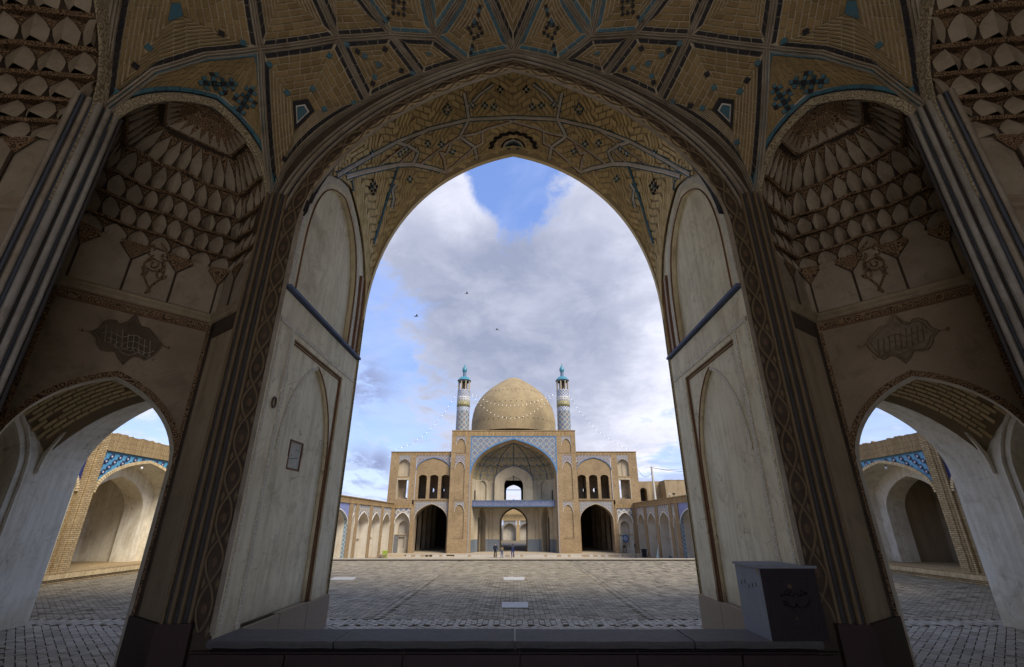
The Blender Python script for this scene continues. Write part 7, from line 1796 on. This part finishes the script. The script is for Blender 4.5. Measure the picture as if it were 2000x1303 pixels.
r_, a, b = wall_mass('mud_building', 'larger paler mud house at the far right, behind the arcade roof', [(1297, 938), (1380, 937)], YB + 1.0, YB + 6)
fr = Frame((0, YB + 1.0, 0), X_, Y_); a2 = PY(1305, 975, YB + 1.0); g = MB(); q = [(a.x, YB + 1, a.z), (b.x + .6, YB + 1, b.z), (b.x + .6, YB + 1, ZC), (a2.x, YB + 1, ZC)]
g.faces(q + [(x, y + 3, z) for x, y, z in q], [(0, 3, 2, 1), (4, 5, 6, 7), (0, 1, 5, 4), (1, 2, 6, 5), (2, 3, 7, 6), (3, 0, 4, 7)]); g.build('wall', M['wall_mud'], r_)
g = MB(); x = a.x
while x < b.x + .5: l = random.uniform(.08, .2); g.box(x, x + l, YB + .99, YB + 1.1, a.z, a.z + random.uniform(.004, .02)); x += l
g.build('ragged_top', 'wall_mud', r_, kind='stuff')
# floodlights on the arcade roof
for px, lab in ((1307, 'small white floodlight on the right arcade roof'), (1316, 'dark floodlight pair on the right arcade roof, nearest the jamb')):
    c = PY(px, 968, YB - 2.2); r_ = thing('floodlight', lab, 'floodlight', tuple(c)); g = MB(); g.tube([c - UP * .05, c + UP * .02], .008, 5); g.build('bracket', 'rib_groove', r_)
    g = MB(); tapered(g, c + UP * .02, [(.03, .02, 0), (.045, .03, .05)]); g.build('lamp_head', 'stone_white' if px == 1307 else 'rib_groove', r_)
# pole
YPl = YB + .3; top = PY(1272, 911.5, YPl); bot = PY(1278, 975, YPl); bot.z = ZC + 1.2
pole = thing('utility_pole', 'white concrete utility pole right of the mosque carrying wires', 'pole', (top.x, YPl, ZC))
base = V((top.x + .02, YPl, ZC)); g = MB(); g.tube([base, V((top.x, YPl, top.z))], [.060, .034], 10); g.build('shaft', 'stone_white', pole)
g = MB(); g.tube([V((top.x - .03, YPl, top.z - .04)), V((top.x + .05, YPl, top.z - .04))], .010, 6); g.build('crossbar', 'metal', pole)
for (x, y) in ((1270.5, 914), (1273.5, 913.5)): c = PY(x, y, YPl); g = MB(); g.lathe([(.002, -.012), (.01, -.008), (.006, 0), (.01, .006), (.002, .012)], tuple(c), 8); g.build('insulator', 'tile_white', pole)
for P_, lab in (([(1273, 914), (1300, 918), (1340, 915.5), (1365, 914), (1420, 905)], 'upper overhead wire running right from the utility pole'), ([(1273, 914), (1300, 918.5), (1340, 922), (1365, 924.5), (1420, 930)], 'lower overhead wire running right from the utility pole'),
                ([(1245, 917), (1252, 927), (1260, 932), (1268, 929), (1272, 924)], 'slack wire hanging between mosque wing and utility pole')):
    g = MB(); g.tube(smooth_px(P_, YPl, 16), .0065, 4); g.build('overhead_wire', 'rib_groove', label=lab, cat='wire')

# ================================================================== stone box on the sill
S0 = PZ(1503, 1250, ZS); bx0 = PY(1496.5, 1248, Y1 - .03); yf = Y1 - .028
q = PY(1513, 1248, yf); x0 = PY(1509, 1249, yf).x - .004; x1 = x0 + .187; zt_ = PY(1486, 1110, yf).z; yb_ = yf + .19
bxr = thing('donation_box', 'square collection box on the right end of the sill, pale side towards the court', 'box', ((x0 + x1) / 2, yf, ZS))
M['box_side'] = plain('box_pale_side', (.24, .26, .28), (.17, .185, .20), 5, .6, bs=.15); M['box_front'] = plain('box_dark_front', (.032, .024, .025), (.02, .015, .016), 6, .5, bs=.15)
mb = MB(); bfr = Frame((0, yf, 0), X_, Y_)
mb.cur = 0; mb.poly([bfr(x0, ZS, 0), bfr(x0, zt_, 0), bfr(x0, zt_, .19), bfr(x0, ZS, .19)]); mb.poly([bfr(x0, zt_, 0), bfr(x1, zt_, 0), bfr(x1, zt_, .19), bfr(x0, zt_, .19)])
mb.poly([bfr(x0, ZS, .19), bfr(x0, zt_, .19), bfr(x1, zt_, .19), bfr(x1, ZS, .19)]); mb.cur = 1; mb.poly([bfr(x0, ZS), bfr(x1, ZS), bfr(x1, zt_), bfr(x0, zt_)]); mb.poly([bfr(x1, ZS), bfr(x1, ZS, .19), bfr(x1, zt_, .19), bfr(x1, zt_)])
mb.build('body', ['box_side', 'box_front'], bxr)
g = MB(); g.fbox(bfr, x0 - .006, x1 + .006, zt_, zt_ + .008, -.006, .196); g.build('lid', 'box_side', bxr)
for k in (0, .008, .016):
    g = MB(); P_ = [bfr(x0 + .02 + k, ZS + .02 + k, -.001), bfr(x1 - .02 - k, ZS + .02 + k, -.001), bfr(x1 - .02 - k, zt_ - .02 - k, -.001), bfr(x0 + .02 + k, zt_ - .02 - k, -.001)]; g.tube(P_, .0012, 4, True); g.build('frame_line', 'rib_groove', bxr)
zb_ = lambda P: [PY(1440 + x / 7.665, 1090 + y / 7.665, yf - .002) for x, y in P]
g = MB()
for P_ in ([(1090, 610), (1060, 690), (1000, 745), (930, 745), (905, 715), (870, 690), (880, 730), (830, 745), (780, 720), (700, 700), (680, 650), (720, 640), (750, 680)], [(780, 720), (850, 790)], [(1040, 520), (1000, 555), (960, 540), (930, 575), (890, 530), (850, 530), (830, 580)], [(800, 490), (770, 530), (720, 530), (700, 500)], [(640, 560), (720, 550), (790, 560)], [(1045, 690), (1045, 735)], [(1065, 680), (1085, 700)]):
    g.tube(zb_(P_), .0024, 5)
for (x, y) in ((735, 485), (950, 495), (1010, 520), (880, 680), (650, 560)):
    c = zb_([(x, y)])[0]; g.box(c.x - .003, c.x + .003, c.y - .002, c.y + .001, c.z - .003, c.z + .003)
g.build('calligraphy', plain('black_letter', (.008, .007, .008), (.005, .005, .005), 5, .6), bxr)
c = zb_([(780, 425)])[0]; g = MB(); g.lathe([(.001, .003), (.006, .002), (.009, 0)], (0, 0, 0), 10); g.v = [(c.x + x, c.y - z, c.z + y) for x, y, z in g.v]; g.build('brass_stud', 'metal', bxr)
c = zb_([(885, 905)])[0]; g = MB(); g.lathe([(.001, .002), (.0045, .001), (.005, 0)], (0, 0, 0), 12); g.v = [(c.x + x, c.y - z, c.z + y) for x, y, z in g.v]; g.build('pale_disc', 'metal', bxr)
for i in range(5):
    x_, z_ = (.02 + .028 * i) , zt_ - .06 - .006 * (i % 3); g = MB(); g.box(x0 - .001, x0 + .001, yf + x_ + .02, yf + x_ + .024, z_, z_ + .014); g.build('chip', 'rib_groove', bxr)
c = V((x0, yf, zt_)); g = MB(); g.poly([c + V((-.001, .004, -.001)), c + V((-.001, .026, -.001)), c + V((-.001, .02, -.02)), c + V((-.001, .01, -.024))]); g.build('stain', 'stone_base', bxr)
